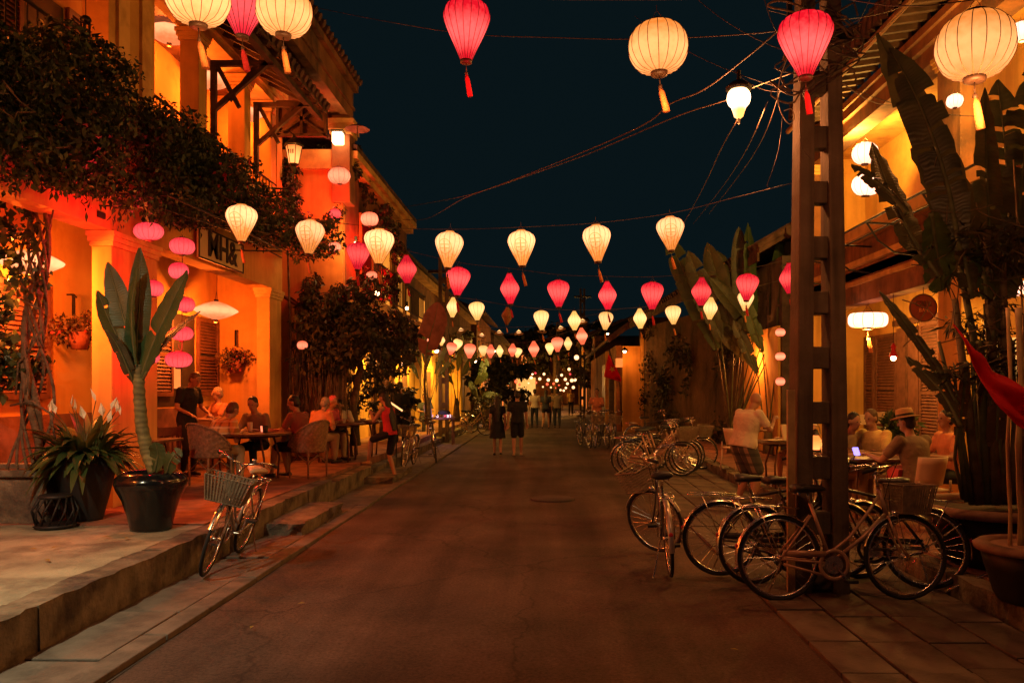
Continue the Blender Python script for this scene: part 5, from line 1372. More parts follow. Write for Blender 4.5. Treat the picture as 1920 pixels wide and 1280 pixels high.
for i, (pts, w, mt, tears, fc) in enumerate([
        ([at(259, 700, Yb), at(256, 640, Yb - .05), at(262, 560, Yb - .12), at(262, 465, Yb - .05)], .22, 'blade', .05, (.5, -1, .1)),
        ([at(258, 705, Yb), at(250, 640, Yb - .1), at(248, 570, Yb - .2), at(258, 500, Yb - .25)], .17, 'blade', .0, (-.8, -1, .1)),
        ([at(256, 705, Yb), at(244, 640, Yb - .05), at(222, 560, Yb - .05), at(202, 492, Yb)], .23, 'blade', .08, (.2, -1, .3)),
        ([at(254, 712, Yb), at(235, 660, Yb - .05), at(205, 600, Yb - .1), at(183, 545, Yb - .15)], .20, 'blade', .3, (.9, -1, .6)),
        ([at(264, 712, Yb), at(285, 650, Yb - .1), at(315, 585, Yb - .2), at(352, 508, Yb - .25)], .28, 'blade', .08, (-.3, -1, .3)),
        ([at(266, 715, Yb), at(290, 670, Yb - .1), at(325, 625, Yb - .2), at(376, 584, Yb - .3)], .15, 'blade_dry', .35, (-.3, -1, .8)),
        ([at(252, 720, Yb), at(240, 690, Yb - .1), at(222, 650, Yb - .2), at(200, 618, Yb - .3)], .12, 'blade_dark', .3, (.3, -1, .6))]):
    blade(ban, pts, w, M[mt], tears, .45, seed=i + 3, facing=fc, rib=.013, basew=.12, tipw=.5, droop=.06)
for i, pts in enumerate([[at(290, 885, Yb - .1), at(296, 850, Yb - .15), at(290, 828, Yb - .2)], [at(312, 890, Yb - .1), at(322, 860, Yb - .2), at(340, 842, Yb - .2)]]):
    blade(ban, pts, .17, M['blade'], .1, .3, seed=i + 40, facing=(0, -1, .2), basew=.3)
# peace lily
lp = plant('tall_pot', 'tall dark tapering pot beside the square planter', 'pot', (-5.02, 8.62, KZ))
part('pot', MB().lathe([(.17, 0), (.175, .04), (.24, .3), (.30, .58), (.33, .70), (.30, .73), (.27, .72), (.26, .66), (0, .65)], 28), M['pot_dull'], lp, True)
lp2 = plant('pot_stand', 'small dark lattice stand in front of the tall pot', 'stand', (-5.10, 8.22, KZ))
mb = MB().lathe([(.17, .0), (.20, .02), (.17, .04)], 18).lathe([(.14, .30), (.16, .32), (.14, .34)], 18)
for k in range(14):
    a = k / 14 * 2 * PI; mb.tube([(math.cos(a) * .17, math.sin(a) * .17, .03), (math.cos(a + .3) * .21, math.sin(a + .3) * .21, .18), (math.cos(a + .6) * .15, math.sin(a + .6) * .15, .31)], .010, 5)
part('stand', mb, M['pot_dull'], lp2, True)
ll = plant('peace_lily', 'bushy peace lily with white spathes spilling over its tall pot', 'plant', (-5.02, 8.62, KZ + .66))
def strap(mb, p, d, L, w, seg=5, sag=.9):
    d = Vector(d).normalized(); side = d.cross(Vector((0, 0, 1)))
    if side.length < .05: side = Vector((1, 0, 0))
    side.normalize(); pos = Vector(p); b = len(mb.v)
    for i in range(seg + 1):
        t = i / seg; ww = w * (math.sin(PI * (.08 + .92 * t) ** .8) ** .8 if t < 1 else 0) * .5
        mb.v += [tuple(pos - side * ww + Vector((0, 0, ww * .35))), tuple(pos), tuple(pos + side * ww + Vector((0, 0, ww * .35)))]
        d = (d + Vector((0, 0, -sag / seg))).normalized(); pos = pos + d * L / seg
    for i in range(seg):
        o = b + i * 3; mb.f += [(o, o + 1, o + 4, o + 3), (o + 1, o + 2, o + 5, o + 4)]
mb = MB()
for k in range(230):
    a = rg.uniform(0, 2 * PI); el = rg.uniform(-.15, 1.35); L_ = rg.uniform(.30, .58)
    strap(mb, (math.cos(a) * rg.uniform(.02, .22), math.sin(a) * rg.uniform(.02, .22), rg.uniform(-.03, .10)), (math.cos(a) * math.cos(el) * 1.15, math.sin(a) * math.cos(el), math.sin(el)), L_, rg.uniform(.07, .12), 6, rg.uniform(.7, 1.7))
o = part('foliage', mb, M['lily_leaf'], ll, True)
tn = o.data.attributes.new('tint', 'FLOAT', 'FACE'); n_ = len(o.data.polygons)
tv = np.repeat(nrg.random(n_ // 12 + 1) ** 1.5, 12)[:n_]; tn.data.foreach_set('value', tv.astype(np.float32))
sp = MB().add([(0, 0, 0), (.035, 0, .06), (0, .01, .15), (-.035, 0, .06), (0, .02, .05)], [(0, 1, 4), (1, 2, 4), (2, 3, 4), (3, 0, 4)]).mesh('white_spathe', M['lily_flower'])
fs_ = MB()
for px, py in [(92, 762), (105, 765), (135, 752), (142, 760), (158, 775), (180, 742), (193, 770), (208, 758), (218, 762), (226, 768), (202, 782)]:
    p = at(px, py, 8.35) - Vector(ll.location); q = link('white_spathe', sp, ll, p - Vector((0, 0, .06))); q.rotation_euler = (rg.uniform(-.3, .3), rg.uniform(-.5, .5), rg.uniform(0, 6))
    fs_.tube([Vector((p.x * .3, p.y * .3, .05)), Vector((p.x * .7, p.y * .7, p.z * .7)), p - Vector((0, 0, .05))], .005, 4)
part('flower_stalk', fs_, M['stalk'], ll)

# dark trees and hanging roots between first and second house on the left
def tree(nm, lb, base, blobs, trunk, L_=.11, W_=.055, mt='tree_leaf', gap=.38, roots=None, group=None):
    t = plant(nm, lb, 'tree', base, group)
    mb = MB()
    for pts, r0, r1 in trunk:
        pts = [Vector(p) for p in pts]; n = len(pts)
        mb.tube(pts, [r0 + (r1 - r0) * i / (n - 1) for i in range(n)], 8)
    part('trunk', mb, M['bark'], t, True, world=True)
    foliage('crown', blobs, L_, W_, M[mt], t, gap=gap, gscale=2.4)
    if roots:
        mb = MB()
        for (x0, x1, y0, y1, z0, z1, n) in roots:
            for k in range(n):
                x, y_ = rg.uniform(x0, x1), rg.uniform(y0, y1); z = rg.uniform(z0, z1); zt = z + rg.uniform(.6, 1.6)
                mb.tube([(x, y_, zt), (x + rg.uniform(-.06, .06), y_, (z + zt) / 2), (x + rg.uniform(-.1, .1), y_, z)], .008, 3)
        part('hanging_roots', mb, M['bark'], t, world=True, kind='stuff')
    return t
def blobs_px(lst, Y, ysp, n, r=.45):
    out = []
    for px, py, rr in lst:
        c = at(px, py, Y + rg.uniform(-ysp, ysp)); s = rr * Y / F
        out.append((tuple(c), (s, s * 1.1, s * .8), n))
    return out
cr = [(rg.uniform(555, 760), rg.uniform(590, 690), rg.uniform(22, 40)) for _ in range(46)] + [(rg.uniform(600, 720), rg.uniform(560, 600), rg.uniform(18, 30)) for _ in range(10)]
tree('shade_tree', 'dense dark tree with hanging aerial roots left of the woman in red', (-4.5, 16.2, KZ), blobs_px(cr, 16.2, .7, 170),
     [([at(632, 840, 16.4), at(640, 760, 16.4), at(628, 690, 16.3), at(640, 620, 16.2)], .16, .07), ([at(668, 835, 16.6), at(662, 760, 16.6), at(676, 690, 16.5), at(665, 620, 16.3)], .10, .05), ([at(560, 830, 15.9), at(556, 720, 15.9), at(562, 600, 15.9)], .05, .03), ([at(540, 830, 15.8), at(545, 640, 15.8), at(540, 480, 15.7)], .03, .02)],
     roots=[(-5.2, -4.1, 15.8, 16.8, 1.0, 2.1, 230)])
cr = [(rg.uniform(690, 775), rg.uniform(600, 668), rg.uniform(14, 26)) for _ in range(28)]
tree('small_tree', 'smaller leafy tree before the yellow lit wall', (-4.1, 20.5, KZ), blobs_px(cr, 20.3, .6, 130), [([at(715, 815, 20.4), at(722, 740, 20.4), at(735, 640, 20.4)], .07, .04), ([at(700, 815, 20.5), at(706, 700, 20.4), at(712, 620, 20.4)], .05, .03)], .12, .06, roots=[(-4.9, -4.0, 20, 21, 1.2, 2.4, 60)])
cl = plant('corner_creeper', 'creeper hanging down the far corner column of the left café', 'vine', (-5.1, 15.7, 4))
foliage('foliage', blobs_px([(rg.uniform(528, 556), rg.uniform(300, 420), 12) for _ in range(26)] + [(rg.uniform(520, 640), rg.uniform(395, 470), 16) for _ in range(30)], 15.7, .25, 60), .09, .05, M['vine_leaf'], cl, gap=.3)
cl = plant('balcony_creeper', 'dark creeper overflowing the second house balcony up to its cornice', 'vine', (-3.9, 20, 5))
foliage('foliage', blobs_px([(rg.uniform(598, 668), rg.uniform(275, 330), 14) for _ in range(26)], 17.2, .4, 110) + blobs_px([(640 + q * 105 + rg.uniform(-14, 14), 330 + q * 140 + rg.uniform(-40, 22), 15) for q in [rg.random() for _ in range(60)]], 20, 2.2, 90), .11, .06, M['tree_leaf'], cl, gap=.34)
cl = plant('shrub_mass', 'shrubs and red flowers in the balcony boxes above the awning', 'shrub', (-4.2, 18, 4))
foliage('foliage', blobs_px([(rg.uniform(600, 740), rg.uniform(470, 570), 16) for _ in range(44)], 18.4, .6, 90), .11, .06, M['tree_leaf'], cl, gap=.40)
foliage('blossom', blobs_px([(rg.uniform(690, 735), rg.uniform(500, 560), 9) for _ in range(10)], 18.0, .2, 12), .09, .07, M['petal'], cl, gap=.3)

cl = plant('undergrowth_shrub', 'tangled dark shrubs filling the gap under the rooted tree down to the floor', 'shrub', (-4.8, 17.3, KZ))
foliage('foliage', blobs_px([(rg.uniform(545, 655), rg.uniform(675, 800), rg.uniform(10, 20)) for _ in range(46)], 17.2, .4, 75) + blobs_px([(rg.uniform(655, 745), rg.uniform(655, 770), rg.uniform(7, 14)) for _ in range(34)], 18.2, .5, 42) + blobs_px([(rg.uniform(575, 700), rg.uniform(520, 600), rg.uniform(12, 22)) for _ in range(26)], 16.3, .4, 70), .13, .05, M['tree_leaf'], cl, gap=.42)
# fan palms in front of the yellow wall
def fan(nm, lb, base, tips, Yd, w, mt='blade_dark', grp=None, stalkr=.022, bladefrac=.5, tears=.3):
    """traveller-palm: long stalks from one base, each with a paddle blade"""
    b = at(base[0], base[1], Yd)
    t = plant(nm, lb, 'palm', b, grp)
    part('trunk', MB().tube([b, b + Vector((0, 0, .35)), b + Vector((.0, 0, .8))], [.13, .11, .06], 8), M['stalk_dry'], t, True, world=True)
    for i, (mx, my, tx, ty, ww) in enumerate(tips):
        dy = rg.uniform(-.5, .3)
        m = at(mx, my, Yd + dy * .5); e = at(tx, ty, Yd + dy)
        p0 = b + Vector((rg.uniform(-.08, .08), rg.uniform(-.05, .05), .3))
        ctl = p0.lerp(m, .5) + Vector((0, 0, .05))
        part('stalk', MB().tube([p0, ctl, m], [stalkr, stalkr * .8, stalkr * .6], 6), M['stalk' if i % 3 else 'stalk_dry'], t, True, world=True)
        mid = [m, m.lerp(e, .35) + Vector((0, 0, .03)), m.lerp(e, .7) + Vector((0, 0, .03)), e]
        blade(t, mid, ww * Yd / F, M[mt if i % 4 else 'blade'], tears, .4, seed=i * 7 + int(tx), rib=.018, facing=(rg.uniform(-.5, .5), -1, rg.uniform(0, .5)), basew=.3, droop=.12, n=16)
    return t
fan('traveller_palm', 'wide fan of tall paddle leaves behind the man in the white shirt', (1372, 850), [
    (1345, 655, 1250, 440, 46), (1352, 640, 1290, 470, 40), (1376, 640, 1326, 455, 42), (1395, 640, 1385, 425, 36), (1412, 640, 1402, 418, 30), (1430, 640, 1330, 520, 34), (1442, 640, 1478, 425, 40), (1418, 690, 1300, 560, 30), (1450, 650, 1462, 440, 34), (1392, 620, 1345, 470, 44)], 19.6, 40, grp='traveller palms on the right')
fan('traveller_palm', 'second palm clump with thinner stalks close to the pole', (1440, 850), [(1430, 660, 1395, 560, 26), (1462, 640, 1475, 500, 30), (1420, 700, 1375, 600, 24), (1470, 690, 1500, 560, 26)], 18.8, 30, grp='traveller palms on the right')
fan('garden_palm', 'slim palm with reedy stalks in front of the yellow wall', (803, 795), [(790, 690, 778, 640, 10), (800, 690, 812, 632, 10), (815, 700, 838, 650, 9), (785, 710, 762, 665, 9), (822, 705, 850, 672, 9), (796, 680, 790, 610, 10)], 24.0, 10, 'blade', 'palms by the yellow wall', stalkr=.012, tears=.1)
fan('garden_palm', 'palm with spreading leaves further along the yellow wall', (856, 790), [(845, 700, 815, 640, 14), (858, 695, 868, 640, 14), (866, 705, 895, 660, 14), (850, 720, 825, 690, 10)], 27.0, 12, 'blade', 'palms by the yellow wall', stalkr=.02, tears=.2)
fan('banana_clump', 'bright green banana clump lit beside the yellow pillar', (905, 800), [(900, 715, 912, 672, 18), (890, 720, 915, 700, 16), (905, 740, 935, 742, 14), (895, 745, 880, 715, 12)], 34.0, 12, 'blade', 'palms by the yellow wall', stalkr=.03, tears=.2)
t = plant('dry_banana_leaf', 'big dried maroon banana leaf standing above the far strings', 'plant', at(800, 790, 19.5))
part('stalk', MB().tube([at(800, 790, 19.5), at(796, 720, 19.5), at(800, 650, 19.5)], .03, 6), M['stalk_dry'], t, True, world=True)
blade(t, [at(798, 665, 19.5), at(806, 630, 19.4), at(815, 600, 19.3), at(822, 566, 19.2)], .62, surf('maroon_leaf', (.22, .07, .05), .7, .3, 5, .3), .2, .3, seed=4, facing=(0, -1, .1), basew=.6)
# torn banana leaves on the right
bp2 = plant('large_pot', 'very large dark bowl planter behind the bamboo stakes at right', 'pot', (4.05, 7.25, .165))
part('pot', MB().lathe([(.38, 0), (.48, .1), (.60, .34), (.64, .46)], 32), M['pot_dull'], bp2, True)
part('rim', MB().lathe([(.64, .46), (.69, .47), (.70, .52), (.66, .55), (.58, .54), (.57, .48)], 32, cap=False), M['pot_rim'], bp2, True)
part('soil', MB().lathe([(0, .50), (.6, .49)], 32), M['soil'], bp2)
bt = plant('torn_banana_plant', 'tall old banana plant with ragged dark leaves in front of the right café', 'plant', (4.0, 7.25, .66))
Yr = 7.2
for i, (a, b, c, r0) in enumerate([((1835, 945), (1815, 760), (1790, 560), .05), ((1850, 945), (1838, 700), (1785, 420), .045), ((1865, 945), (1860, 700), (1850, 430), .06), ((1822, 945), (1800, 800), (1760, 640), .03), ((1880, 945), (1885, 760), (1880, 480), .05),
        ((1812, 940), (1798, 830), (1790, 700), .025), ((1898, 945), (1902, 800), (1898, 640), .035), ((1842, 945), (1830, 820), (1822, 640), .03), ((1872, 945), (1868, 800), (1855, 700), .035), ((1805, 935), (1790, 860), (1802, 720), .02), ((1915, 945), (1915, 800), (1910, 600), .03), ((1890, 945), (1872, 840), (1890, 720), .03)]):
    part('stem', MB().tube([at(*a, Yr), at(*b, Yr - .05), at(*c, Yr - .1)], [r0, r0 * .8, r0 * .55], 8), M['stalk' if i % 2 else 'stalk_dry'], bt, True, world=True)
RL = [
    ([(1822, 560), (1790, 400), (1738, 255), (1645, 62)], 116, 'blade_dark', .55, (.3, -1, .2), 7.0),
    ([(1800, 470), (1772, 330), (1722, 190), (1668, 90)], 80, 'blade_dark', .6, (-.5, -1, .2), 6.9),
    ([(1760, 520), (1712, 450), (1672, 370), (1634, 268)], 84, 'blade_dark', .4, (.5, -1, .3), 6.8),
    ([(1700, 400), (1668, 365), (1632, 335), (1596, 308)], 36, 'blade_dark', .5, (.0, -1, .6), 6.75),
    ([(1745, 400), (1752, 450), (1762, 505), (1766, 545)], 84, 'blade', .15, (.3, -1, .0), 6.7),
    ([(1795, 760), (1752, 680), (1700, 610), (1648, 545)], 36, 'blade_dark', .3, (.3, -1, .7), 6.9),
    ([(1800, 800), (1772, 745), (1738, 705), (1698, 668)], 42, 'blade_dark', .4, (.3, -1, .5), 6.7),
    ([(1862, 640), (1858, 480), (1850, 330), (1846, 165)], 64, 'blade_dark', .5, (.2, -1, .1), 7.1),
    ([(1880, 560), (1892, 420), (1885, 280), (1870, 150)], 96, 'blade_dark', .7, (-.3, -1, .2), 7.3),
    ([(1900, 520), (1912, 380), (1925, 240), (1935, 120)], 90, 'blade_dark', .7, (-.2, -1, .1), 7.2),
    ([(1850, 560), (1842, 500), (1835, 440), (1815, 400)], 60, 'blade', .3, (.2, -1, .3), 7.0),
    ([(1812, 680), (1806, 740), (1800, 800), (1802, 850)], 34, 'blade_dry', .5, (.3, -1, 0), 6.9),
    ([(1880, 700), (1872, 760), (1868, 830), (1866, 900)], 44, 'blade_dry', .6, (0, -1, 0), 6.9),
    ([(1835, 640), (1843, 700), (1848, 770), (1845, 850)], 40, 'blade_dry', .5, (.4, -1, 0), 6.95)]
for i, (pp, w, mt, te, fc, Y_) in enumerate(RL):
    blade(bt, [at(x, y_, Y_ + .12 * k) for k, (x, y_) in enumerate(pp)], w * Y_ / F, M[mt], te, .35, seed=i * 5 + 2, facing=fc, rib=.02, n=26, droop=.12, basew=.45, ribmat=M['stalk'])
bg_ = plant('bamboo_shrub', 'spiky bamboo shrub with pale twigs at the right edge', 'plant', (4.6, 7.5, .17))
mb = MB()
for k in range(34):
    x, y_ = rg.uniform(1740, 1930), rg.uniform(380, 700); p = at(x, y_, 7.0 + rg.uniform(-.3, .4)); pts = [p]
    d = Vector((rg.uniform(-.6, .6), rg.uniform(-.3, .3), rg.uniform(-.8, .3))).normalized()
    for q in range(4): p = p + d * .13 + Vector((rg.uniform(-.04, .04), 0, rg.uniform(-.04, .04))); pts.append(p)
    mb.tube(pts, .0055, 4)
part('twigs', mb, M['stalk_dry'], bg_, world=True, kind='stuff')
mb = MB()
for (a, b) in (((1885, 930), (1740, 320)), ((1910, 930), (1900, 300)), ((1875, 930), (1830, 380)), ((1920, 930), (1935, 350))):
    part('cane', MB().tube([at(*a, 7.5), at((a[0] + b[0]) / 2 + 14, (a[1] + b[1]) / 2, 7.4), at(*b, 7.2)], [.014, .012, .007], 6), M['bamboo'], bg_, True, world=True)
fo = foliage('foliage', blobs_px([(rg.uniform(1770, 1930), rg.uniform(400, 700), rg.uniform(16, 32)) for _ in range(46)], 7.3, .4, 52), .17, .018, M['tree_leaf'], bg_, gap=.36, down=.2)
pt = plant('stake_pot', 'round clay pot with flat rim on the kerb holding two bamboo stakes', 'pot', (3.62, 5.95, .165))
part('pot', MB().lathe([(.24, 0), (.27, .05), (.33, .25), (.36, .37)], 30), M['pot_dull'], pt, True)
part('rim', MB().lathe([(.36, .37), (.40, .375), (.41, .41), (.38, .43), (.30, .425), (.29, .39)], 30, cap=False), M['pot_rim'], pt, True)
part('soil', MB().lathe([(0, .415), (.31, .41)], 30), M['pot_rim'], pt)
for px, lb in ((1892, 'thin bamboo stake standing in the clay pot'), (1912, 'thicker bamboo stake rising beside the red flag')):
    r_ = .013 if px < 1900 else .02
    b = at(px, 1046, 5.95); pts = []
    for q in range(12): pts.append(b + Vector((.01 * math.sin(q), 0, .17 * q)))
    tag(part('bamboo_stake', MB().tube(pts, [r_ * (1.25 if q % 2 else 1) for q in range(12)], 7), M['bamboo'], None, True), lb, 'stake', 'bamboo stakes')
# red flag drooping at the right edge
fl = thing('red_flag', 'large red cloth flag drooping from the right edge before the banana plant', 'flag', at(1915, 700, 5.7))
mb = MB(); nu, nv = 26, 16
A, B_, C_, D_ = at(1790, 608, 5.75), at(1935, 738, 5.6), at(1948, 806, 5.7), at(1872, 790, 5.65)
for j in range(nv + 1):
    for i in range(nu + 1):
        u, v_ = i / nu, j / nv
        top = A.lerp(B_, u) - Vector((0, 0, .05 * math.sin(PI * u)))
        bot = A.lerp(D_, min(1, u * 1.35)).lerp(C_, max(0, (u - .6) / .4)) if u > 0 else A
        p = top.lerp(bot, v_) + Vector((0, .05 * math.sin(v_ * 9 + u * 4) * (.3 + u), 0)) + Vector((0, .03 * math.sin(u * 13 + v_ * 3), .01 * math.sin(u * 20)))
        mb.v.append(tuple(p))
for j in range(nv):
    for i in range(nu): mb.f.append((j * (nu + 1) + i, j * (nu + 1) + i + 1, (j + 1) * (nu + 1) + i + 1, (j + 1) * (nu + 1) + i))
o = part('cloth', mb, M['flag'], fl, True, world=True); m_ = o.modifiers.new('thick', 'SOLIDIFY'); m_.thickness = .002
part('tie_string', MB().tube([at(1790, 608, 5.75), at(1788, 596, 6.2), at(1792, 570, 6.9)], .004, 4), M['cable'], fl, world=True)
# small national flag at the gable house: red with a yellow star
f2 = thing('star_flag', 'red flag with a yellow star hanging from a slanted staff at the gable corner', 'flag', at(1163, 790, 30.5))
part('staff', MB().tube([at(1166, 800, 30.5), at(1162, 720, 30.5), at(1142, 655, 30.5)], .025, 6), M['timber'], f2, True, world=True)
mb = MB(); q = [at(1141, 662, 30.5), at(1166, 712, 30.45), at(1163, 716, 30.3), at(1132, 706, 30.4)]
for j in range(9):
    for i in range(9):
        u, v_ = i / 8, j / 8; p = q[0].lerp(q[1], u).lerp(q[3].lerp(q[2], u), v_); mb.v.append(tuple(p + Vector((0, .08 * math.sin(u * 7 + v_ * 4), 0))))
for j in range(8):
    for i in range(8): mb.f.append((j * 9 + i, j * 9 + i + 1, j * 9 + i + 10, j * 9 + i + 9))
o = part('cloth', mb, M['flag'], f2, True, world=True); m_ = o.modifiers.new('thick', 'SOLIDIFY'); m_.thickness = .01
c = at(1148, 692, 30.2); sv = []
for k in range(10):
    a = PI / 2 + k * PI / 5 + .5; rr = .13 if k % 2 == 0 else .055; sv.append((c.x + rr * math.cos(a), c.y, c.z + rr * math.sin(a)))
part('star', MB().add(sv + [(c.x, c.y - .01, c.z)], [(k, (k + 1) % 10, 10) for k in range(10)]), M['flag_star'], f2, world=True)
iv = plant('wall_creeper', 'thin dark creeper covering parts of the mossy wall behind the middle bicycles', 'vine', (4.6, 26, 2))
pts_ = []
for k in range(150):
    t_ = rg.random() ** .8; p_ = Vector((3.62, 31.2, 0)).lerp(Vector((5.45, 20.0, 0)), t_)
    pts_.append(((p_.x, p_.y - .1, rg.uniform(.3, 4.2)), (.18, .3, .4), 45))
foliage('foliage', pts_, .13, .07, M['tree_leaf'], iv, gap=.46, gscale=1.2)
# trees at the end of the street and between roofs
cr = [(rg.uniform(885, 990), rg.uniform(668, 748), rg.uniform(10, 18)) for _ in range(34)]
tree('street_tree', 'broad dark tree over the left side of the street beyond the strings', (-3.6, 42, 0), blobs_px(cr, 42, 2, 130), [([at(905, 788, 42), at(915, 740, 42), at(930, 700, 42)], .25, .12)], .26, .15, group='dark trees at the end of the street')
cr = [(rg.uniform(985, 1100), rg.uniform(615, 695), rg.uniform(10, 18)) for _ in range(36)]
tree('street_tree', 'tall dark tree rising behind the far lamps', (0.5, 86, 0), blobs_px(cr, 86, 3, 130), [([at(1040, 758, 86), at(1042, 700, 86), at(1040, 650, 86)], .4, .2)], .5, .28, group='dark trees at the end of the street')
cr = [(rg.uniform(1080, 1130), rg.uniform(600, 720), rg.uniform(9, 16)) for _ in range(24)]
tree('street_tree', 'dark tree on the right beyond the gable house', (3.4, 54, 0), blobs_px(cr, 54, 2, 120), [([at(1108, 776, 54), at(1106, 700, 54), at(1104, 640, 54)], .3, .15)], .32, .18, group='dark trees at the end of the street')
cr = [(rg.uniform(770, 885), rg.uniform(615, 690), rg.uniform(8, 15)) for _ in range(22)]
tree('street_tree', 'dark tree behind the dried banana leaf', (-5.2, 33, 0), blobs_px(cr, 33, 1.5, 70), [([at(800, 790, 33), at(820, 700, 33), at(830, 650, 33)], .15, .08)], .2, .1, group='dark trees at the end of the street')
cl = plant('hedge_shrub', 'low shrubs and pots along the yellow wall', 'shrub', (-3.9, 28, 0))
foliage('foliage', blobs_px([(rg.uniform(880, 930), rg.uniform(735, 790), 12) for _ in range(24)], 34, 2, 60) + blobs_px([(rg.uniform(720, 770), rg.uniform(720, 790), 14) for _ in range(22)], 21.5, .5, 60), .16, .09, M['tree_leaf'], cl, gap=.36)
# distant utility poles
for px, Y_, lb in ((832, 25.5, 'slim pole on the left rising through the strings'), (1046, 70, 'far pole near the street end'), (1092, 46, 'ladder-like concrete pole by the far right houses')):
    x = (px - 1030) / F * Y_
    t = thing('utility_pole', lb, 'pole', (x, Y_, 0), group='poles further down the street')
    hh = 1.75 + 245 * Y_ / F if px == 832 else 7.5
    part('post', MB().box(-.16, -.05, -.08, .08, 0, hh).box(.05, .16, -.08, .08, 0, hh), M['pole'], t)
    mb = MB(); z = .3
    while z < hh - .2: mb.box(-.05, .05, -.05, .05, z, z + .2); z += .8
    part('rungs', mb, M['pole'], t, kind='stuff')
    part('crossarm', MB().box(-.5, .5, -.05, .05, hh - .5, hh - .4), M['iron'], t)
# ================================================================== BICYCLES
def bicycle(nm, label, paint='bike_bronze', saddle='saddle', basket='wire', steer=0.0, group=None, stepthrough=True, rack=True, guard=True, fend='chrome', bsize=1.0):
    """local frame: heading +X, rear hub at x=0, wheels on z=0"""
    t = bpy.data.objects.new(nm, None); COL.objects.link(t); tag(t, label, 'bicycle', group)
    RW = .335; wb = 1.06
    def wheel(parent, cx):
        ring = [Vector((math.cos(a) * RW, 0, math.sin(a) * RW)) for a in [2 * PI * k / 40 for k in range(40)]]
        w = part('wheel', MB().tube(ring, .0175, 8, True), M['tyre'], parent, True)
        w.location = (cx, 0, RW + .0175)
        rim = [p * (.312 / RW) for p in ring]
        part('rim', MB().tube(rim, .0105, 6, True, flat=.9), M['chrome'], w, True)
        sp = MB()
        for k in range(28):
            a = 2 * PI * k / 28; b = a + (.5 if k % 2 else -.5); s = .028 if k % 4 < 2 else -.028
            sp.tube([(math.cos(b) * .022, s, math.sin(b) * .022), (math.cos(a) * .305, 0, math.sin(a) * .305)], .0013, 3)
        part('spokes', sp, M['chrome'], w)
        part('hub', MB().tube([(0, -.05, 0), (0, .05, 0)], .020, 8).tube([(0, -.035, 0), (0, -.03, 0)], .032, 10).tube([(0, .03, 0), (0, .035, 0)], .032, 10), M['chrome'], w, True)
        return w
    wheel(t, 0)
    zc = RW + .0175
    BBx, BBz = .44, .30
    st0 = Vector((BBx, 0, BBz)); st1 = Vector((.27, 0, .80))       # seat tube
    ht0 = Vector((.915, 0, .69)); ht1 = Vector((.855, 0, .91))      # head tube
    fr = MB()
    fr.tube([st0, st1], .016, 8)
    fr.tube([ht0, ht1], .020, 8)
    if stepthrough:
        fr.tube([ht0 + Vector((0, 0, .03)), (.70, 0, .51), st0 + Vector((.02, 0, .03))], .017, 8)
        fr.tube([ht1 - Vector((0, 0, .05)), (.74, 0, .70), (.60, 0, .52), (.47, 0, .42), (.39, 0, .385), (.10, .0, .37)], .014, 8)
    else:
        fr.tube([ht0 + Vector((0, 0, .03)), st0], .017, 8); fr.tube([ht1 - Vector((0, 0, .05)), st1 - Vector((0, 0, .05))], .015, 8)
    for s in (-1, 1):
        fr.tube([(0, s * .06, zc), (.30, s * .05, zc - .03), (BBx, s * .03, BBz)], .010, 6)
        fr.tube([(0, s * .06, zc), st1 + Vector((0, s * .02, -.10))], .009, 6)
    part('frame', fr, M[paint], t, True)
    part('seat_post', MB().tube([st1, (.245, 0, .90)], .012, 8), M['chrome'], t, True)
    sd = MB().loft([((.12, 0, .915), (0, .02, 0), (0, 0, .015)), ((.13, 0, .92), (0, .10, 0), (0, 0, .035)), ((.20, 0, .925), (0, .105, 0), (0, 0, .04)), ((.28, 0, .92), (0, .06, 0), (0, 0, .032)), ((.37, 0, .92), (0, .03, 0), (0, 0, .025)), ((.40, 0, .915), (0, .012, 0), (0, 0, .012))], 14)
    s_ = part('saddle', sd, M[saddle], t, True)
    part('spring', MB().tube([(.16, -.05, .87), (.16, -.05, .90)], .015, 6).tube([(.16, .05, .87), (.16, .05, .90)], .015, 6), M['chrome'], s_)
    def fender(a0, a1, w=.026):
        mb = MB(); n = 18; rr = RW + .035
        for i in range(n + 1):
            a = a0 + (a1 - a0) * i / n
            for q in range(5):
                u = (q - 2) / 2; r_ = rr - .014 * u * u
                mb.v.append((math.cos(a) * r_, u * w, math.sin(a) * r_ + zc))
        for i in range(n):
            for q in range(4): mb.f.append((i * 5 + q, i * 5 + q + 1, i * 5 + q + 6, i * 5 + q + 5))
        return mb
    fe = part('rear_fender', fender(R(20), R(190)), M[fend], t, True)
    part('stay', MB().tube([(0, -.055, zc), (-.28, -.03, zc + .24)], .003, 4).tube([(0, .055, zc), (-.28, .03, zc + .24)], .003, 4), M['chrome'], fe)
    part('reflector', MB().ball((-.355, 0, zc + .10), (.008, .02, .02), 8, 6), M['c_red'], fe)
    # crank, chain guard, pedals
    cr = MB().tube([(BBx, -.05, BBz), (BBx, .05, BBz)], .018, 8)
    cr.bar((BBx, -.062, BBz), (BBx + .11, -.062, BBz - .125), .012, .02); cr.bar((BBx, .062, BBz), (BBx - .11, .062, BBz + .125), .012, .02)
    part('crank', cr, M['chrome'], t)
    for s, dx, dz in ((-1, .11, -.125), (1, -.11, .125)):
        part('pedal', MB().box(BBx + dx - .045, BBx + dx + .045, s * .07 - .0 if s > 0 else -.16, .16 if s > 0 else -.07, BBz + dz - .012, BBz + dz + .012), M['tyre'], t)
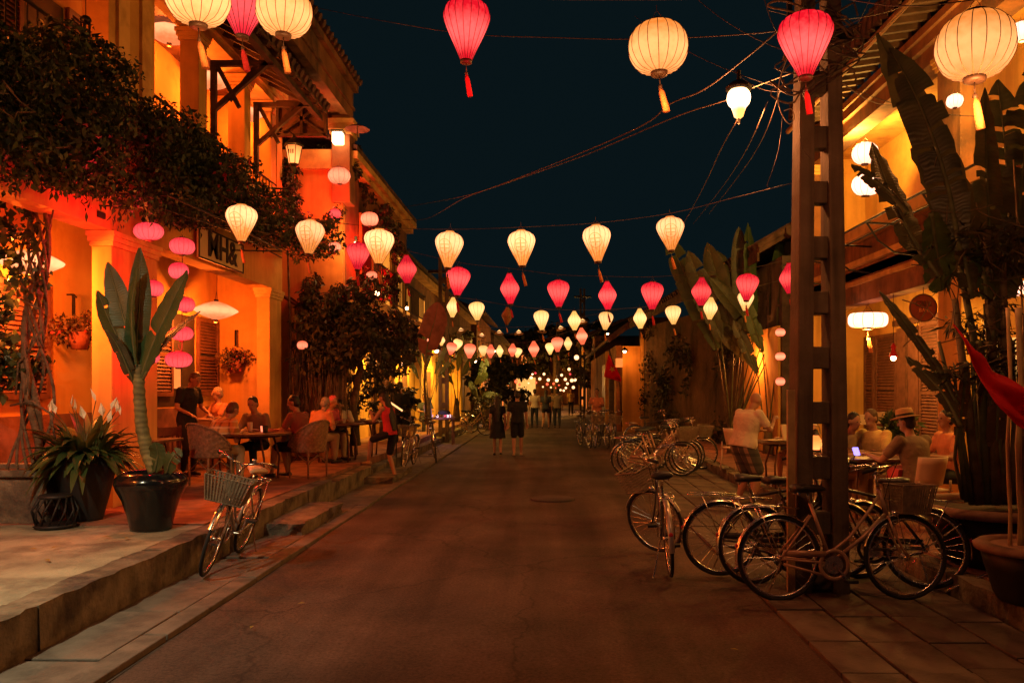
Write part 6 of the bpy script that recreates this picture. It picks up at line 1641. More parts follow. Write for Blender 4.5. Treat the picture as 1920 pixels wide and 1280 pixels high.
    if guard:
        g = MB(); n = 20
        ringo = [(BBx + math.cos(a) * .115, -.052, BBz + math.sin(a) * .115) for a in [2 * PI * k / 26 for k in range(26)]]
        g.tube(ringo, .016, 6, True, flat=.5)
        g.bar((BBx - .07, -.052, BBz + .088), (.02, -.052, zc + .045), .014, .05)
        g.bar((BBx - .07, -.052, BBz - .088), (.02, -.052, zc - .045), .010, .022)
        part('chain_guard', g, M[paint], t, True)
        part('chainwheel', MB().tube([(BBx, -.045, BBz), (BBx, -.05, BBz)], .075, 20), M['chrome'], t)
    if rack:
        rk = MB()
        for s in (-1, 1): rk.tube([(.16, s * .05, .76), (-.05, s * .06, .775), (-.30, s * .06, .77)], .006, 5); rk.tube([(0, s * .065, zc), (-.18, s * .06, .77)], .005, 5)
        rk.tube([(-.30, -.06, .77), (-.30, .06, .77)], .006, 5); rk.tube([(-.15, -.06, .772), (-.15, .06, .772)], .004, 5); rk.tube([(0, -.06, .775), (0, .06, .775)], .004, 5)
        part('rear_rack', rk, M['chrome'], t, True)
    part('kickstand', MB().tube([(.05, .07, zc - .02), (-.05, .16, .02), (-.07, .17, .008)], .008, 5), M['chrome'], t)
    # front assembly turns about the steering axis
    fa = bpy.data.objects.new('front_fork', None)
    ax = (ht1 - ht0).normalized()
    piv = ht0
    hubf = Vector((wb, 0, zc)) 
    fk = MB()
    rot = Matrix.Rotation(steer, 4, ax)
    def T(p): return piv + rot @ (Vector(p) - piv)
    def rotmb(mb): mb.v = [tuple(T(p)) for p in mb.v]; return mb
    for s in (-1, 1): fk.tube([ht0 + Vector((0, s * .035, -.01)), (.95, s * .045, .57), (1.02, s * .05, .42), hubf + Vector((0, s * .05, 0))], .010, 6)
    fk.tube([ht0 + Vector((0, -.04, -.01)), ht0 + Vector((0, .04, -.01))], .014, 6)
    fko = part('fork', rotmb(fk), M[paint], t, True)
    w = wheel(t, wb)
    w.matrix_basis = Matrix.Translation(T(hubf)) @ rot.to_3x3().to_4x4()
    ff = fender(R(25), R(165)); ff.v = [(x + wb, y, z) for x, y, z in ff.v]
    part('front_fender', rotmb(ff), M[fend], t, True)
    hb = MB().tube([ht1, ht1 + ax * .13], .012, 8)
    top = ht1 + ax * .13
    for s in (-1, 1):
        hb.tube([top, top + Vector((.06, s * .08, .03)), top + Vector((.03, s * .19, .07)), top + Vector((-.10, s * .26, .055)), top + Vector((-.20, s * .275, .03))], .0105, 7)
    h_ = part('handlebar', rotmb(hb), M['chrome'], t, True)
    for s in (-1, 1): part('grip', rotmb(MB().tube([top + Vector((-.10, s * .26, .055)), top + Vector((-.22, s * .278, .026))], .016, 8)), M['tyre'], h_, True)
    for s in (-1, 1): bk = MB(); bk.tube([top + Vector((.02, s * .2, .05)), top + Vector((-.08, s * .235, .025)), top + Vector((-.14, s * .25, .0))], .006, 5); part('brake_lever', rotmb(bk), M['chrome'], h_, True)
    part('bell', rotmb(MB().ball(top + Vector((.05, .11, .075)), (.025, .025, .02), 10, 8)), M['chrome'], h_, True)
    part('brake_cable', rotmb(MB().tube([top + Vector((.0, .2, .04)), top + Vector((.14, .1, .08)), top + Vector((.12, 0, -.08)), ht0 + Vector((.03, 0, .03))], .004, 4).tube([top + Vector((.0, -.2, .04)), top + Vector((.16, -.08, .1)), top + Vector((.10, -.02, -.1)), ht0 + Vector((-.05, 0, .0))], .004, 4)), M['tyre'], h_, True)
    part('headlamp', rotmb(MB().ball((ht0.x + .07, 0, ht0.z + .02), (.04, .03, .03), 10, 8)), M['chrome'], t, True)
    if basket:
        b = MB(); x0, x1, z0, z1 = .985, 1.24, .72, .95
        W = .17 * bsize; X1 = x1
        def rect(z, g):
            xa, xb, ww = x0 - g * .2, X1 + g, W + g
            return [(xa, -ww, z), (xb, -ww, z), (xb, ww, z), (xa, ww, z)]
        for i in range(9):
            u = i / 8; q = rect(z0 + (z1 - z0) * u, -.03 + .05 * u)
            b.tube(q, .0035 if 0 < i < 8 else .007, 4, True)
        nv = 13
        lo, hi = rect(z0, -.03), rect(z1, .02)
        for e in range(4):
            for k in range(nv):
                u = k / nv
                a = Vector(lo[e]).lerp(Vector(lo[(e + 1) % 4]), u); c = Vector(hi[e]).lerp(Vector(hi[(e + 1) % 4]), u)
                if basket == 'wire': b.tube([a, c], .0026, 4)
                else: b.bar(a, c, .018, .005)
        for k in range(8):
            u = k / 7; b.tube([Vector(lo[0]).lerp(Vector(lo[1]), u), Vector(lo[3]).lerp(Vector(lo[2]), u)], .003, 4)
        part('basket', rotmb(b), M['basket_mat'], t)
        part('basket_bracket', rotmb(MB().tube([ht1 + Vector((.02, 0, -.06)), (1.0, 0, .80)], .007, 5).tube([(.98, -.05, .72), hubf + Vector((0, -.05, 0))], .004, 4).tube([(.98, .05, .72), hubf + Vector((0, .05, 0))], .004, 4)), M['chrome'], t)
    bpy.data.objects.remove(fa)
    return t
def park(o, x, y, rz, lean=0, z=0, label=None, group=None):
    o.location = (x, y, z)
    o.rotation_mode = 'XYZ'
    o.matrix_basis = Matrix.Translation((x, y, z)) @ Matrix.Rotation(rz, 4, 'Z') @ Matrix.Rotation(lean, 4, 'X')
    if label: o['label'] = label
    if group: o['group'] = group
    return o
gn = 'bicycles parked round the utility pole'
bA = bicycle('bicycle', 'nearest bicycle, bronze step-through frame side-on before the pole foot', basket='cane', group=gn)
park(bA, 1.90, 6.56, R(2), R(-4))
bB = bicycle('bicycle', 'dark bicycle behind the bronze one, left wheel standing free of the pole', 'bike_dark', basket=None, group=gn, stepthrough=False)
park(bB, 1.60, 7.45, R(-6), R(3))
park(copy_tree(bB), 1.84, 7.12, R(12), R(-3), 0, 'dark bicycle between the bronze one and the free-standing wheel', gn)
park(copy_tree(bB), 3.28, 6.95, R(152), R(4), 0, 'dark bicycle with its wheels right of the pole, behind the bronze basket', gn)
bC = bicycle('bicycle', 'bicycle seen from behind with bright rear fender and turned front wheel, in the roadway', 'bike_dark', basket='wire', steer=R(52), group=gn, fend='bike_silver')
park(bC, 1.13, 7.42, R(87), R(-4))
bD = bicycle('bicycle', 'silver bicycle with woven basket and tan saddle leaning by the left kerb', 'bike_silver', 'saddle_pale', 'cane', R(4), None, bsize=1.1)
park(bD, -3.28, 8.42, R(-85), R(-15), .02)
gm = 'bicycles in the middle row on the right'
bE = bicycle('bicycle', 'front bicycle of the middle row right of the road, dark wheels and pale basket', 'bike_bronze', group=gm)
park(bE, 1.58, 15.9, R(0), R(3))
for k, (x, y, rz, lb) in enumerate([(1.72, 16.25, 3, 'second bicycle of the middle row, half covered by the front one'), (1.85, 16.7, -2, 'third bicycle of the middle row, near the mossy wall'), (2.25, 17.2, 4, 'rearmost bicycle of the middle row, its wheel sticking out at the right')]):
    park(copy_tree(bE if k % 2 else bE), x, y, R(rz), R((-1) ** k * 3), 0, lb, gm)
gf = 'bicycles parked by the rider'
for k, (x, y, rz, lb) in enumerate([(.95, 24.2, -78, 'leftmost bicycle of the far row facing down the street'), (1.22, 24.4, -84, 'second bicycle of the far row'), (1.50, 24.1, -80, 'third bicycle of the far row'), (1.80, 24.6, -86, 'fourth bicycle of the far row below the flag'), (2.45, 22.8, 8, 'bicycle lying side-on below the orange gable wall')]):
    park(copy_tree(bB if k % 2 == 0 else bE), x, y, R(rz), R((-1) ** k * 5), 0, lb, gf)
gl_ = 'bicycles on the left pavement'
park(copy_tree(bE), -3.12, 18.3, R(-92), R(-6), 0, 'bicycle facing the camera beside the woman in red', gl_)
park(copy_tree(bB), -2.85, 19.8, R(-80), R(5), 0, 'dark bicycle just behind the one beside the woman in red', gl_)
park(copy_tree(bE), -3.4, 29.5, R(10), R(4), .0, 'bicycle standing side-on beyond the lit stall', gl_)
park(copy_tree(bB), -3.1, 31.0, R(0), R(-4), .0, 'second bicycle side-on beyond the lit stall, farther back', gl_)
tag(part('bike_lock_bar', MB().tube([(3.35, 6.75, .03), (3.7, 6.72, .19), (4.1, 6.9, .19)], .012, 6), M['chrome'], None, True), 'bent metal bar lying at the right kerb beside the rear bicycle wheel', 'metal bar')
# ================================================================== PEOPLE
def ik(a, b, l1, l2, hint):
    a = Vector(a); b = Vector(b); d = b - a; L = min(d.length, (l1 + l2) * .995)
    u = d.normalized(); b = a + u * L
    x = (l1 * l1 - l2 * l2 + L * L) / (2 * L); h = math.sqrt(max(0, l1 * l1 - x * x))
    hn = Vector(hint); hn = hn - u * hn.dot(u)
    if hn.length < 1e-4: hn = Vector((0, 1, 0))
    return a + u * x + hn.normalized() * h, b
def remesh(o, vox, smooth=4):
    m = o.modifiers.new('remesh', 'REMESH'); m.mode = 'VOXEL'; m.voxel_size = vox; m.use_smooth_shade = True
    if smooth:
        s = o.modifiers.new('smooth', 'SMOOTH'); s.factor = .5; s.iterations = smooth
def person(label, loc, yaw, pelvis=(0, 0, .93), lean=0, twist=0, hands=((-.24, .10, .78), (.24, .10, .78)), feet=((-.10, 0, 0), (.10, 0, 0)), head=(0, 0), h=1.0,
           top='c_black', sleeves='short', bottom='c_black', legs='long', skirt=None, hair='hair_dark', hairlen=0, hat=None, shoes='paint_black', skin='skin', vox=.016, girth=1.0, fingers=True, group=None, bare=False, dress=None, toe=(None, None), elbows=None):
    """local frame: faces +Y, x to the person's right, z up from the floor they stand on"""
    t = thing('person', label, 'person', loc, yaw, group); t.scale = (h, h, h)
    g = girth; ga = min(g, 1.12)
    pv = Vector(pelvis)
    Rl = Matrix.Rotation(twist, 3, 'Z') @ Matrix.Rotation(-lean, 3, 'X')
    up = lambda z, x=0, y=0: pv + Rl @ Vector((x, y, z))
    bend = lambda z, x=0, y=0: up(z, x, y)
    hipL, hipR = pv + Vector((-.09, 0, -.03)), pv + Vector((.09, 0, -.03))
    waist, chest, shz = up(.14), up(.33), up(.47)
    nb = up(.51, 0, .01); 
    hp, hy = head
    Hd = Rl @ Vector((0, .02, 1)); 
    Rh = Matrix.Rotation(twist + hy, 3, 'Z') @ Matrix.Rotation(-(lean * .55 + hp), 3, 'X')
    hc = nb + Rh @ Vector((0, .025, .165))
    xr, yr = Rl @ Vector((1, 0, 0)), Rl @ Vector((0, 1, 0))
    sh = [up(.455, -.175 * (g * .5 + ga * .5), 0), up(.455, .175 * (g * .5 + ga * .5), 0)]
    arms = []
    for i, s in enumerate((-1, 1)):
        hint = elbows[i] if elbows else Vector((s * .6, -.7, -.8))
        e, w = ik(sh[i], hands[i], .29, .255, hint); arms.append((sh[i], e, w))
    lg = []
    for i, hp_ in enumerate((hipL, hipR)):
        f = Vector(feet[i]) + Vector((0, 0, .075)); k, a = ik(hp_, f, .435, .415, Vector((0, 1, .25))); lg.append((hp_, k, a))
    def torso(mb, o=0.0, z0=-.05, z1=.50, hem=0):
        R_ = [(-.06, .148 * g, .105 * g), (.02, .158 * g, .112 * g), (.10, .138 * g, .102 * g), (.18, .132 * g, .098 * g), (.27, .150 * g, .108 * g), (.36, .165 * g, .112 * g), (.43, .165 * g, .095 * g), (.475, .12 * g, .075), (.51, .062, .058)]
        rg_ = [(up(z), xr * (a + o + (hem if z < .0 else 0)), yr * (b + o + (hem if z < 0 else 0))) for z, a, b in R_ if z0 - .07 <= z <= z1 + .02]
        mb.loft(rg_, 16)
    b = MB(); torso(b)
    b.capsule(nb - Rl @ Vector((0, 0, .03)), .055, hc - Rh @ Vector((0, .01, .07)), .052)
    # head: skull, jaw, nose, ears
    b.ball(hc + Rh @ Vector((0, -.008, .025)), (.074, .092, .095), 16, 12, Rh)
    b.ball(hc + Rh @ Vector((0, .022, -.055)), (.052, .062, .06), 12, 10, Rh)
    b.capsule(hc + Rh @ Vector((0, .085, .02)), .011, hc + Rh @ Vector((0, .106, -.018)), .015, 8)
    b.capsule(hc + Rh @ Vector((-.018, .078, -.062)), .010, hc + Rh @ Vector((.018, .078, -.062)), .010, 8)
    for s in (-1, 1): b.ball(hc + Rh @ Vector((s * .077, -.005, -.005)), (.012, .022, .032), 8, 8, Rh)
    for i, (s0, e, w) in enumerate(arms):
        sgn = -1 if i == 0 else 1
        b.ball(s0, .060 * ga, 12, 10)
        b.capsule(s0, .052 * ga, e, .039); b.capsule(e, .039, w, .026)
        d = (w - e).normalized()
        side = d.cross(Vector((0, 0, 1)));
        if side.length < .2: side = Vector((1, 0, 0))
        side.normalize(); nn = side.cross(d).normalized()
        pm = w + d * .045
        b.loft([(w - d * .01, side * .026, nn * .020), (w + d * .03, side * .038, nn * .018), (w + d * .075, side * .042, nn * .015), (w + d * .09, side * .036, nn * .012)], 10)
        if fingers:
            for k in range(4):
                o_ = side * (.028 - k * .019); p0 = w + d * .082 + o_; L_ = (.062, .072, .068, .05)[k]
                p1 = p0 + d * L_ * .5 - nn * .008; p2 = p1 + d * L_ * .42 - nn * .024
                b.capsule(p0 - d * .02, .0095, p1, .009, 6); b.capsule(p1, .009, p2, .008, 6)
            p0 = w + d * .03 + side * .036; p1 = p0 + side * .022 + d * .030 - nn * .01; b.capsule(p0, .012, p1, .010, 6); b.capsule(p1, .010, p1 + d * .03 - nn * .008, .009, 6)
    for i, (h0, k, a) in enumerate(lg):
        b.capsule(h0, .083 * g, k, .053 * g); b.capsule(k, .053 * g, k.lerp(a, .35), .054 * g); b.capsule(k.lerp(a, .35), .054 * g, a, .034)
        fd = Vector((0, 1, 0)) if toe[i] is None else Vector(toe[i]).normalized()
        b.capsule(a - Vector((0, 0, .038)) - fd * .03, .034, a + fd * .15 - Vector((0, 0, .05)), .024)
    o = part('body', b, M[skin], t, True); remesh(o, vox, 3)
    ey = MB()
    for s in (-1, 1): ey.ball(hc + Rh @ Vector((s * .030, .079, .018)), (.012, .008, .007), 8, 6, Rh)
    part('eyes', ey, M['eye'], t, True)
    # clothes
    if dress is None and not bare:
        s_ = MB(); torso(s_, .020, hem=.012)
        if top:
            L_ = {'short': .55, 'none': 0, 'long': 1}[sleeves]
            for s0, e, w in arms:
                if L_ == 0: continue
                s_.ball(s0, .068 * ga, 12, 10)
                if L_ < 1: s_.capsule(s0, .064 * ga, s0.lerp(e, .62), .060 * ga)
                else: s_.capsule(s0, .062 * ga, e, .052); s_.capsule(e, .052, e.lerp(w, .92), .038)
            if sleeves != 'none': s_.ball(up(.475), (.12 * g, .085, .045), 12, 8, Rl)
            o = part('shirt', s_, M[top], t, True); remesh(o, max(vox, .016), 2)
    if dress:
        s_ = MB(); torso(s_, .020)
        for s0, e, w in arms: s_.ball(s0, .068 * g, 10, 8); s_.capsule(s0, .062, s0.lerp(e, .5), .058)
        zb = skirt or .52
        s_.loft([(pv + Vector((0, 0, .06)), (.165, 0, 0), (0, .125, 0)), (pv + Vector((0, .0, -.1)), (.20, 0, 0), (0, .155, 0)), (Vector((pv.x, pv.y, zb)), (.24, 0, 0), (0, .19, 0))], 18)
        o = part('dress', s_, M[dress], t, True); remesh(o, max(vox, .018), 2)
    elif skirt:
        s_ = MB().loft([(pv + Vector((0, 0, .12)), (.15, 0, 0), (0, .115, 0)), (pv + Vector((0, 0, -.03)), (.185, 0, 0), (0, .145, 0)), (Vector((pv.x, pv.y, skirt)), (.22, 0, 0), (0, .18, 0))], 18)
        o = part('skirt', s_, M[bottom], t, True); remesh(o, max(vox, .018), 2)
    else:
        s_ = MB(); torso(s_, .014, -.06, .10)
        f = {'long': 1, 'short': .85, 'mini': .35}[legs]
        for h0, k, a in lg:
            if legs == 'long': s_.capsule(h0, .098 * g, k, .070 * g); s_.capsule(k, .070 * g, k.lerp(a, .93), .054)
            else: s_.capsule(h0, .100 * g, h0.lerp(k, f), .084 * g)
        o = part('trousers' if legs == 'long' else 'shorts', s_, M[bottom], t, True); remesh(o, max(vox, .016), 2)
    sm = MB()
    for i, (h0, k, a) in enumerate(lg):
        fd = Vector((0, 1, 0)) if toe[i] is None else Vector(toe[i]).normalized()
        sm.capsule(a - Vector((0, 0, .045)) - fd * .035, .040, a + fd * .16 - Vector((0, 0, .055)), .030)
    if shoes: 
        o = part('shoes', sm, M[shoes], t, True)
    if hair:
        hm = MB(); hm.ball(hc + Rh @ Vector((0, -.020, .042)), (.081, .090, .090), 16, 12, Rh); hm.ball(hc + Rh @ Vector((0, -.045, -.015)), (.076, .066, .075), 14, 10, Rh)
        if hairlen > 0:
            hm.loft([(hc + Rh @ Vector((0, -.045, .03)), Rh @ Vector((.078, 0, 0)), Rh @ Vector((0, .055, 0))), (hc + Rh @ Vector((0, -.07, -.08)), Rh @ Vector((.082, 0, 0)), Rh @ Vector((0, .045, 0))),
                     (nb + Rl @ Vector((0, -.105, -.08 - hairlen * .3)), xr * .10, yr * .04), (nb + Rl @ Vector((0, -.125, -.08 - hairlen)), xr * .06, yr * .025)], 12)
        o = part('hair', hm, M[hair], t, True); remesh(o, .018, 2)
    if hat:
        hm = MB().lathe([(.165, .055), (.168, .062), (.10, .075), (.098, .12), (.088, .165), (.05, .172), (0, .160)], 24, cap=False).lathe([(.165, .055), (.10, .068)], 24, cap=False)
        hm.v = [tuple(hc + Rh @ Vector(v)) for v in hm.v]
        ho = part('hat', hm, M[hat], t, True)
        bm_ = MB().lathe([(.101, .078), (.100, .105)], 24, cap=False); bm_.v = [tuple(hc + Rh @ Vector(v)) for v in bm_.v]
        part('hat_band', bm_, M['paint_black'], ho, True)
    return t

# ------------------------------------------------------------------ furniture
def tables(label, loc, r=.42, hgt=.74, rnd_=True, group=None, rz=0, mat='wood', w=.4, d=.4):
    t = thing('cafe_table', label, 'table', loc, rz, group)
    if rnd_: part('tabletop', MB().lathe([(r - .01, hgt - .035), (r, hgt - .025), (r, hgt - .005), (r - .01, hgt)], 36), M[mat], t)
    else: part('tabletop', MB().box(-w, w, -d, d, hgt - .035, hgt), M[mat], t, bevel=.006)
    leg = MB().tube([(0, 0, 0), (.02, .02, .35), (-.06, -.06, hgt - .035)], [.018, .016, .018], 6).mesh('leg', M[mat], True)
    for k in range(4):
        q = link('leg', leg, t, (math.cos(k * PI / 2 + .78) * r * .72, math.sin(k * PI / 2 + .78) * r * .72, 0)); q.rotation_euler = (0, 0, k * PI / 2 + .1)
    part('apron', MB().tube([(math.cos(a) * r * .7, math.sin(a) * r * .7, hgt - .06) for a in [2 * PI * k / 16 for k in range(16)]], .014, 5, True), M[mat], t)
    return t
def wicker_chair(label, loc, rz, group=None):
    """round-backed wicker armchair, sitter faces +Y"""
    t = thing('wicker_chair', label, 'chair', loc, rz, group)
    part('seat', MB().lathe([(.24, .40), (.27, .42), (.27, .455), (.22, .47), (0, .465)], 24), M['wicker'], t, True)
    # curved back panel wrapping round, woven bands
    mb = MB(); n = 22
    for i in range(n + 1):
        a = R(-205) + R(230) * i / n
        u = i / n; hh = .46 + .40 * math.sin(PI * u) ** .8 + .05
        for j in range(9):
            v_ = j / 8; z = .42 + (hh - .42) * v_; rr = .27 + .05 * v_ + (.004 if (i + j) % 2 else -.004)
            mb.v.append((math.cos(a) * rr, math.sin(a) * rr, z))
    for i in range(n):
        for j in range(8): mb.f.append((i * 9 + j, (i + 1) * 9 + j, (i + 1) * 9 + j + 1, i * 9 + j + 1))
    o = part('backrest', mb, M['wicker'], t); s = o.modifiers.new('thick', 'SOLIDIFY'); s.thickness = .014
    part('arm_rail', MB().tube([mb.v[i * 9 + 8] for i in range(n + 1)], .017, 6), M['wicker'], t, True)
    leg = MB().tube([(0, 0, 0), (0, 0, .42)], [.014, .017], 6).mesh('leg', M['wicker'], True)
    for s1, s2 in ((-1, -1), (1, -1), (1, 1), (-1, 1)):
        link('leg', leg, t, (s1 * .2, s2 * .2, 0))
    part('stretcher', MB().tube([(-.2, -.2, .22), (0, -.2, .36), (.2, -.2, .22)], .010, 5).tube([(-.2, .2, .22), (0, .2, .36), (.2, .2, .22)], .010, 5).tube([(.2, -.2, .22), (.2, 0, .36), (.2, .2, .22)], .010, 5).tube([(-.2, -.2, .22), (-.2, 0, .36), (-.2, .2, .22)], .010, 5), M['wicker'], t, True)
    return t
def white_chair(label, loc, rz, group=None):
    t = thing('white_chair', label, 'chair', loc, rz, group)
    mb = MB(); n = 10
    for i in range(n + 1):
        a = (i / n - .5) * 1.5
        for j in range(5):
            v_ = j / 4; mb.v.append((math.sin(a) * .27 * (1 + .06 * v_), .22 - math.cos(a) * .42 - .08 * v_ , .50 + .32 * v_))
    for i in range(n):
        for j in range(4): mb.f.append((i * 5 + j, (i + 1) * 5 + j, (i + 1) * 5 + j + 1, i * 5 + j + 1))
    o = part('backrest', mb, M['plastic_white'], t, True); s = o.modifiers.new('thick', 'SOLIDIFY'); s.thickness = .014
    part('seat', MB().box(-.22, .22, -.21, .22, .43, .455), M['plastic_white'], t, bevel=.02)
    for s1, s2 in ((-1, -1), (1, -1), (1, 1), (-1, 1)):
        part('leg', MB().tube([(s1 * .22, s2 * .21, 0), (s1 * .19, s2 * .18, .43)], [.014, .020], 6), M['plastic_white'], t, True)
    for s1 in (-1, 1): part('back_post', MB().tube([(s1 * .19, -.20, .44), (s1 * .20, -.19, .56)], .014, 6), M['plastic_white'], t, True)
    return t
def wood_chair(label, loc, rz, group=None):
    t = thing('wooden_chair', label, 'chair', loc, rz, group)
    part('seat', MB().box(-.21, .21, -.2, .2, .43, .455), M['wood'], t, bevel=.008)
    for s1 in (-1, 1):
        part('leg', MB().bar((s1 * .19, .18, 0), (s1 * .19, .18, .43), .03, .03), M['wood'], t); part('leg', MB().bar((s1 * .19, -.2, 0), (s1 * .19, -.24, .88), .03, .03), M['wood'], t)
    part('backrest', MB().box(-.2, .2, -.245, -.225, .74, .86), M['wood'], t)
    for k in range(5): part('slat', MB().box(-.15 + k * .075 - .012, -.15 + k * .075 + .012, -.235, -.222, .456, .74), M['wood'], t)
    return t
def cup(nm, lb, loc, m='ceramic', r=.035, h=.09, glow_=None):
    t = thing(nm, lb, nm.split('_')[-1], loc, group='things on the café tables')
    part('body', MB().lathe([(r * .7, 0), (r * .8, .005), (r, h), (r * .9, h), (r * .7, .02), (0, .02)], 16), M[m], t, True)
    return t
# ---- left terrace
FL = KZ + .012
gT = 'café tables on the left terrace'; gC = 'wicker armchairs on the left terrace'
tables('round wooden table with glasses and menus between the plaid-shirted man and the wicker chair', (-4.62, 12.3, FL), .62, group=gT)
wicker_chair('wicker armchair turned away from the street, holding the plaid-shirted man', (-5.0, 11.75, FL), R(-28), gC)
wicker_chair('pale wicker armchair nearest the kerb, right of the round table', (-3.86, 12.75, FL), R(62), gC)
tables('wooden table by the back wall behind the banana stem', (-6.0, 11.9, FL), .4, group=gT)
wood_chair('slatted wooden chair between the banana stem and the plaid-shirted man', (-5.7, 11.6, FL), R(60), 'wooden chairs on the left terrace')
tables('square table close behind the peace lily', (-5.45, 10.6, FL), .4, .74, False, gT)
wood_chair('wooden chair behind the climbing vine at the left edge', (-6.1, 9.9, FL), R(200), 'wooden chairs on the left terrace')
wood_chair('wooden chair tucked in by the peace lily', (-5.75, 10.2, FL), R(20), 'wooden chairs on the left terrace')
tables('table shared by the people in orange and white', (-4.15, 15.6, FL), .55, group=gT)
tables('table before the woman in red', (-3.9, 16.8, FL), .4, .74, False, gT)
wood_chair('dark chair between table and woman in red', (-4.35, 16.9, FL), R(-90), 'wooden chairs on the left terrace')
SIT = dict(pelvis=(0, 0, .53), feet=((-.12, .42, 0), (.12, .42, 0)), hands=((-.16, .42, .76), (.16, .42, .76)))
def sit(lb, loc, yaw, **k):
    d = dict(SIT); d.update(k); return person(lb, loc, R(yaw), **d)
gp1 = 'people at the left café'
sit('man in an orange plaid shirt seated with his back turned at the round table', (-5.0, 11.75, FL), -32, lean=R(32), top='c_plaid', bottom='c_tan', hair='hair_brown', group=gp1, head=(R(12), 0), vox=.014, girth=1.1)
sit('person with dark hair facing the man in plaid across the round table', (-4.72, 12.95, FL), 175, lean=R(16), top='c_grey', bottom='c_black', group=gp1, head=(R(10), 0), girth=.92)
person('waiter in a black shirt standing before the shutters with head bowed', (-5.92, 13.0, FL), R(-110), lean=R(6), head=(R(30), 0), top='c_black', sleeves='short', hands=((-.2, .28, 1.0), (.2, .28, 1.0)), hair='hair_brown', group=gp1)
sit('grey-haired person seated behind the round table by the second shutter', (-5.85, 14.2, FL + .12), 140, lean=R(4), top='c_orange', bottom='c_tan', hair='hair_grey', group=gp1)
sit('person in black with bare calves sitting in the pale wicker armchair', (-3.95, 12.7, FL), 70, lean=R(8), top='c_rust', bottom='c_black', legs='short', group=gp1, feet=((-.10, .50, 0), (.14, .38, 0)), head=(R(10), R(20)), vox=.014, hair='hair_dark')
sit('grey-blond person in an orange shirt leaning forward right of the round table', (-4.42, 14.9, FL), -30, lean=R(28), top='c_orange', bottom='c_tan', hair='hair_grey', group=gp1, girth=1.1)
sit('person in a pink cap between the orange shirt and the white shirt', (-4.5, 15.9, FL), -120, lean=R(22), top='c_pink', bottom='c_tan', hair='c_pink', group=gp1)
sit('dark-haired man in a white shirt bent over his meal under the tree', (-4.35, 16.5, FL), 195, lean=R(32), top='c_white', bottom='c_black', head=(R(20), 0), group=gp1)
person('woman in a red camisole and black shorts, one foot on the kerb, holding a phone', (-3.02, 15.1, .0), R(62), lean=R(8), top='c_red', sleeves='none', bottom='c_black', legs='short', pelvis=(0, 0, .94), feet=((.06, -.08, .06), (-.10, .46, .30)) if False else ((-.04, .50, .30), (.08, -.06, .02)),
       hands=((-.06, .42, 1.30), (.10, .42, 1.28)), head=(R(14), 0), hair='hair_dark', hairlen=.42, h=.98, girth=.88, shoes='c_tan', vox=.013, group=gp1)
person('person in black standing with their back to the street before the yellow wall', (-3.98, 21.2, .12), R(5), top='c_black', sleeves='long', group=gp1, h=1.05)
sit('vendor with short hair sitting behind the lit stall', (-4.15, 26.5, .2), 200, top='c_navy', bottom='c_navy', group=gp1, h=1.05, fingers=False, vox=.02)
sit('person in a rust shirt seated left of the lit stall', (-4.05, 22.6, .2), 100, top='c_orange', bottom='c_grey', group=gp1, fingers=False, vox=.02)
# ---- people in the street
gw = 'people walking in the street'
W1 = dict(hands=((-.24, .04, .70), (.24, -.06, .70)), feet=((-.09, .12, 0), (.09, -.16, .03)))
person('long-haired woman in a black knee-length dress walking away beside the man in black', (-1.36, 20.9, 0), R(4), dress='c_black', skirt=.50, hairlen=.40, h=.90, group=gw, girth=.95, **W1)
person('man in black shirt and shorts walking away down the street middle', (-.83, 20.7, 0), R(2), top='c_black', bottom='c_black', legs='short', h=.98, hair='hair_dark', girth=1.06, group=gw, hands=((-.27, -.05, .70), (.27, .08, .70)), feet=((-.09, -.1, .02), (.1, .14, 0)), shoes='c_tan')
kw = dict(fingers=False, vox=.022, group=gw)
person('walker in a pale shirt and dark trousers, leftmost of the distant group', (-.66, 36.0, 0), R(10), top='c_white', bottom='c_navy', feet=((-.1, .15, 0), (.1, -.1, 0)), **kw)
person('woman with bare legs in dark shorts beside the pale-shirted walker', (-.15, 34.5, 0), R(-10), top='c_navy', bottom='c_black', legs='mini', hairlen=.25, h=.98, feet=((-.12, -.2, .04), (.1, .15, 0)), **kw)
person('walker in grey shirt and dark trousers, right of the distant group', (.35, 35.5, 0), R(0), top='c_grey', bottom='c_navy', feet=((-.1, .2, 0), (.1, -.12, 0)), **kw)
person('walker in a brown shirt just left of the grey-shirted one', (.14, 39, 0), R(-5), top='c_tan', bottom='c_black', **kw)
person('distant walker in a yellow shirt under the far lamps', (1.4, 52, 0), R(180), top='c_yellow', bottom='c_navy', **kw)
person('distant figure in dark clothes by the lit shop front', (-2.2, 50, 0), R(150), top='c_black', bottom='c_black', **kw)
person('distant figure in a rust shirt left of the walkers', (-1.6, 46, 0), R(30), top='c_orange', bottom='c_black', **kw)
sit('bare-armed rider in an orange shirt perched among the far bicycles', (1.56, 26.2, .42), 170, top='c_orange', bottom='c_grey', fingers=False, vox=.02, group=gw, feet=((-.12, .30, -.1), (.12, .30, -.1)))
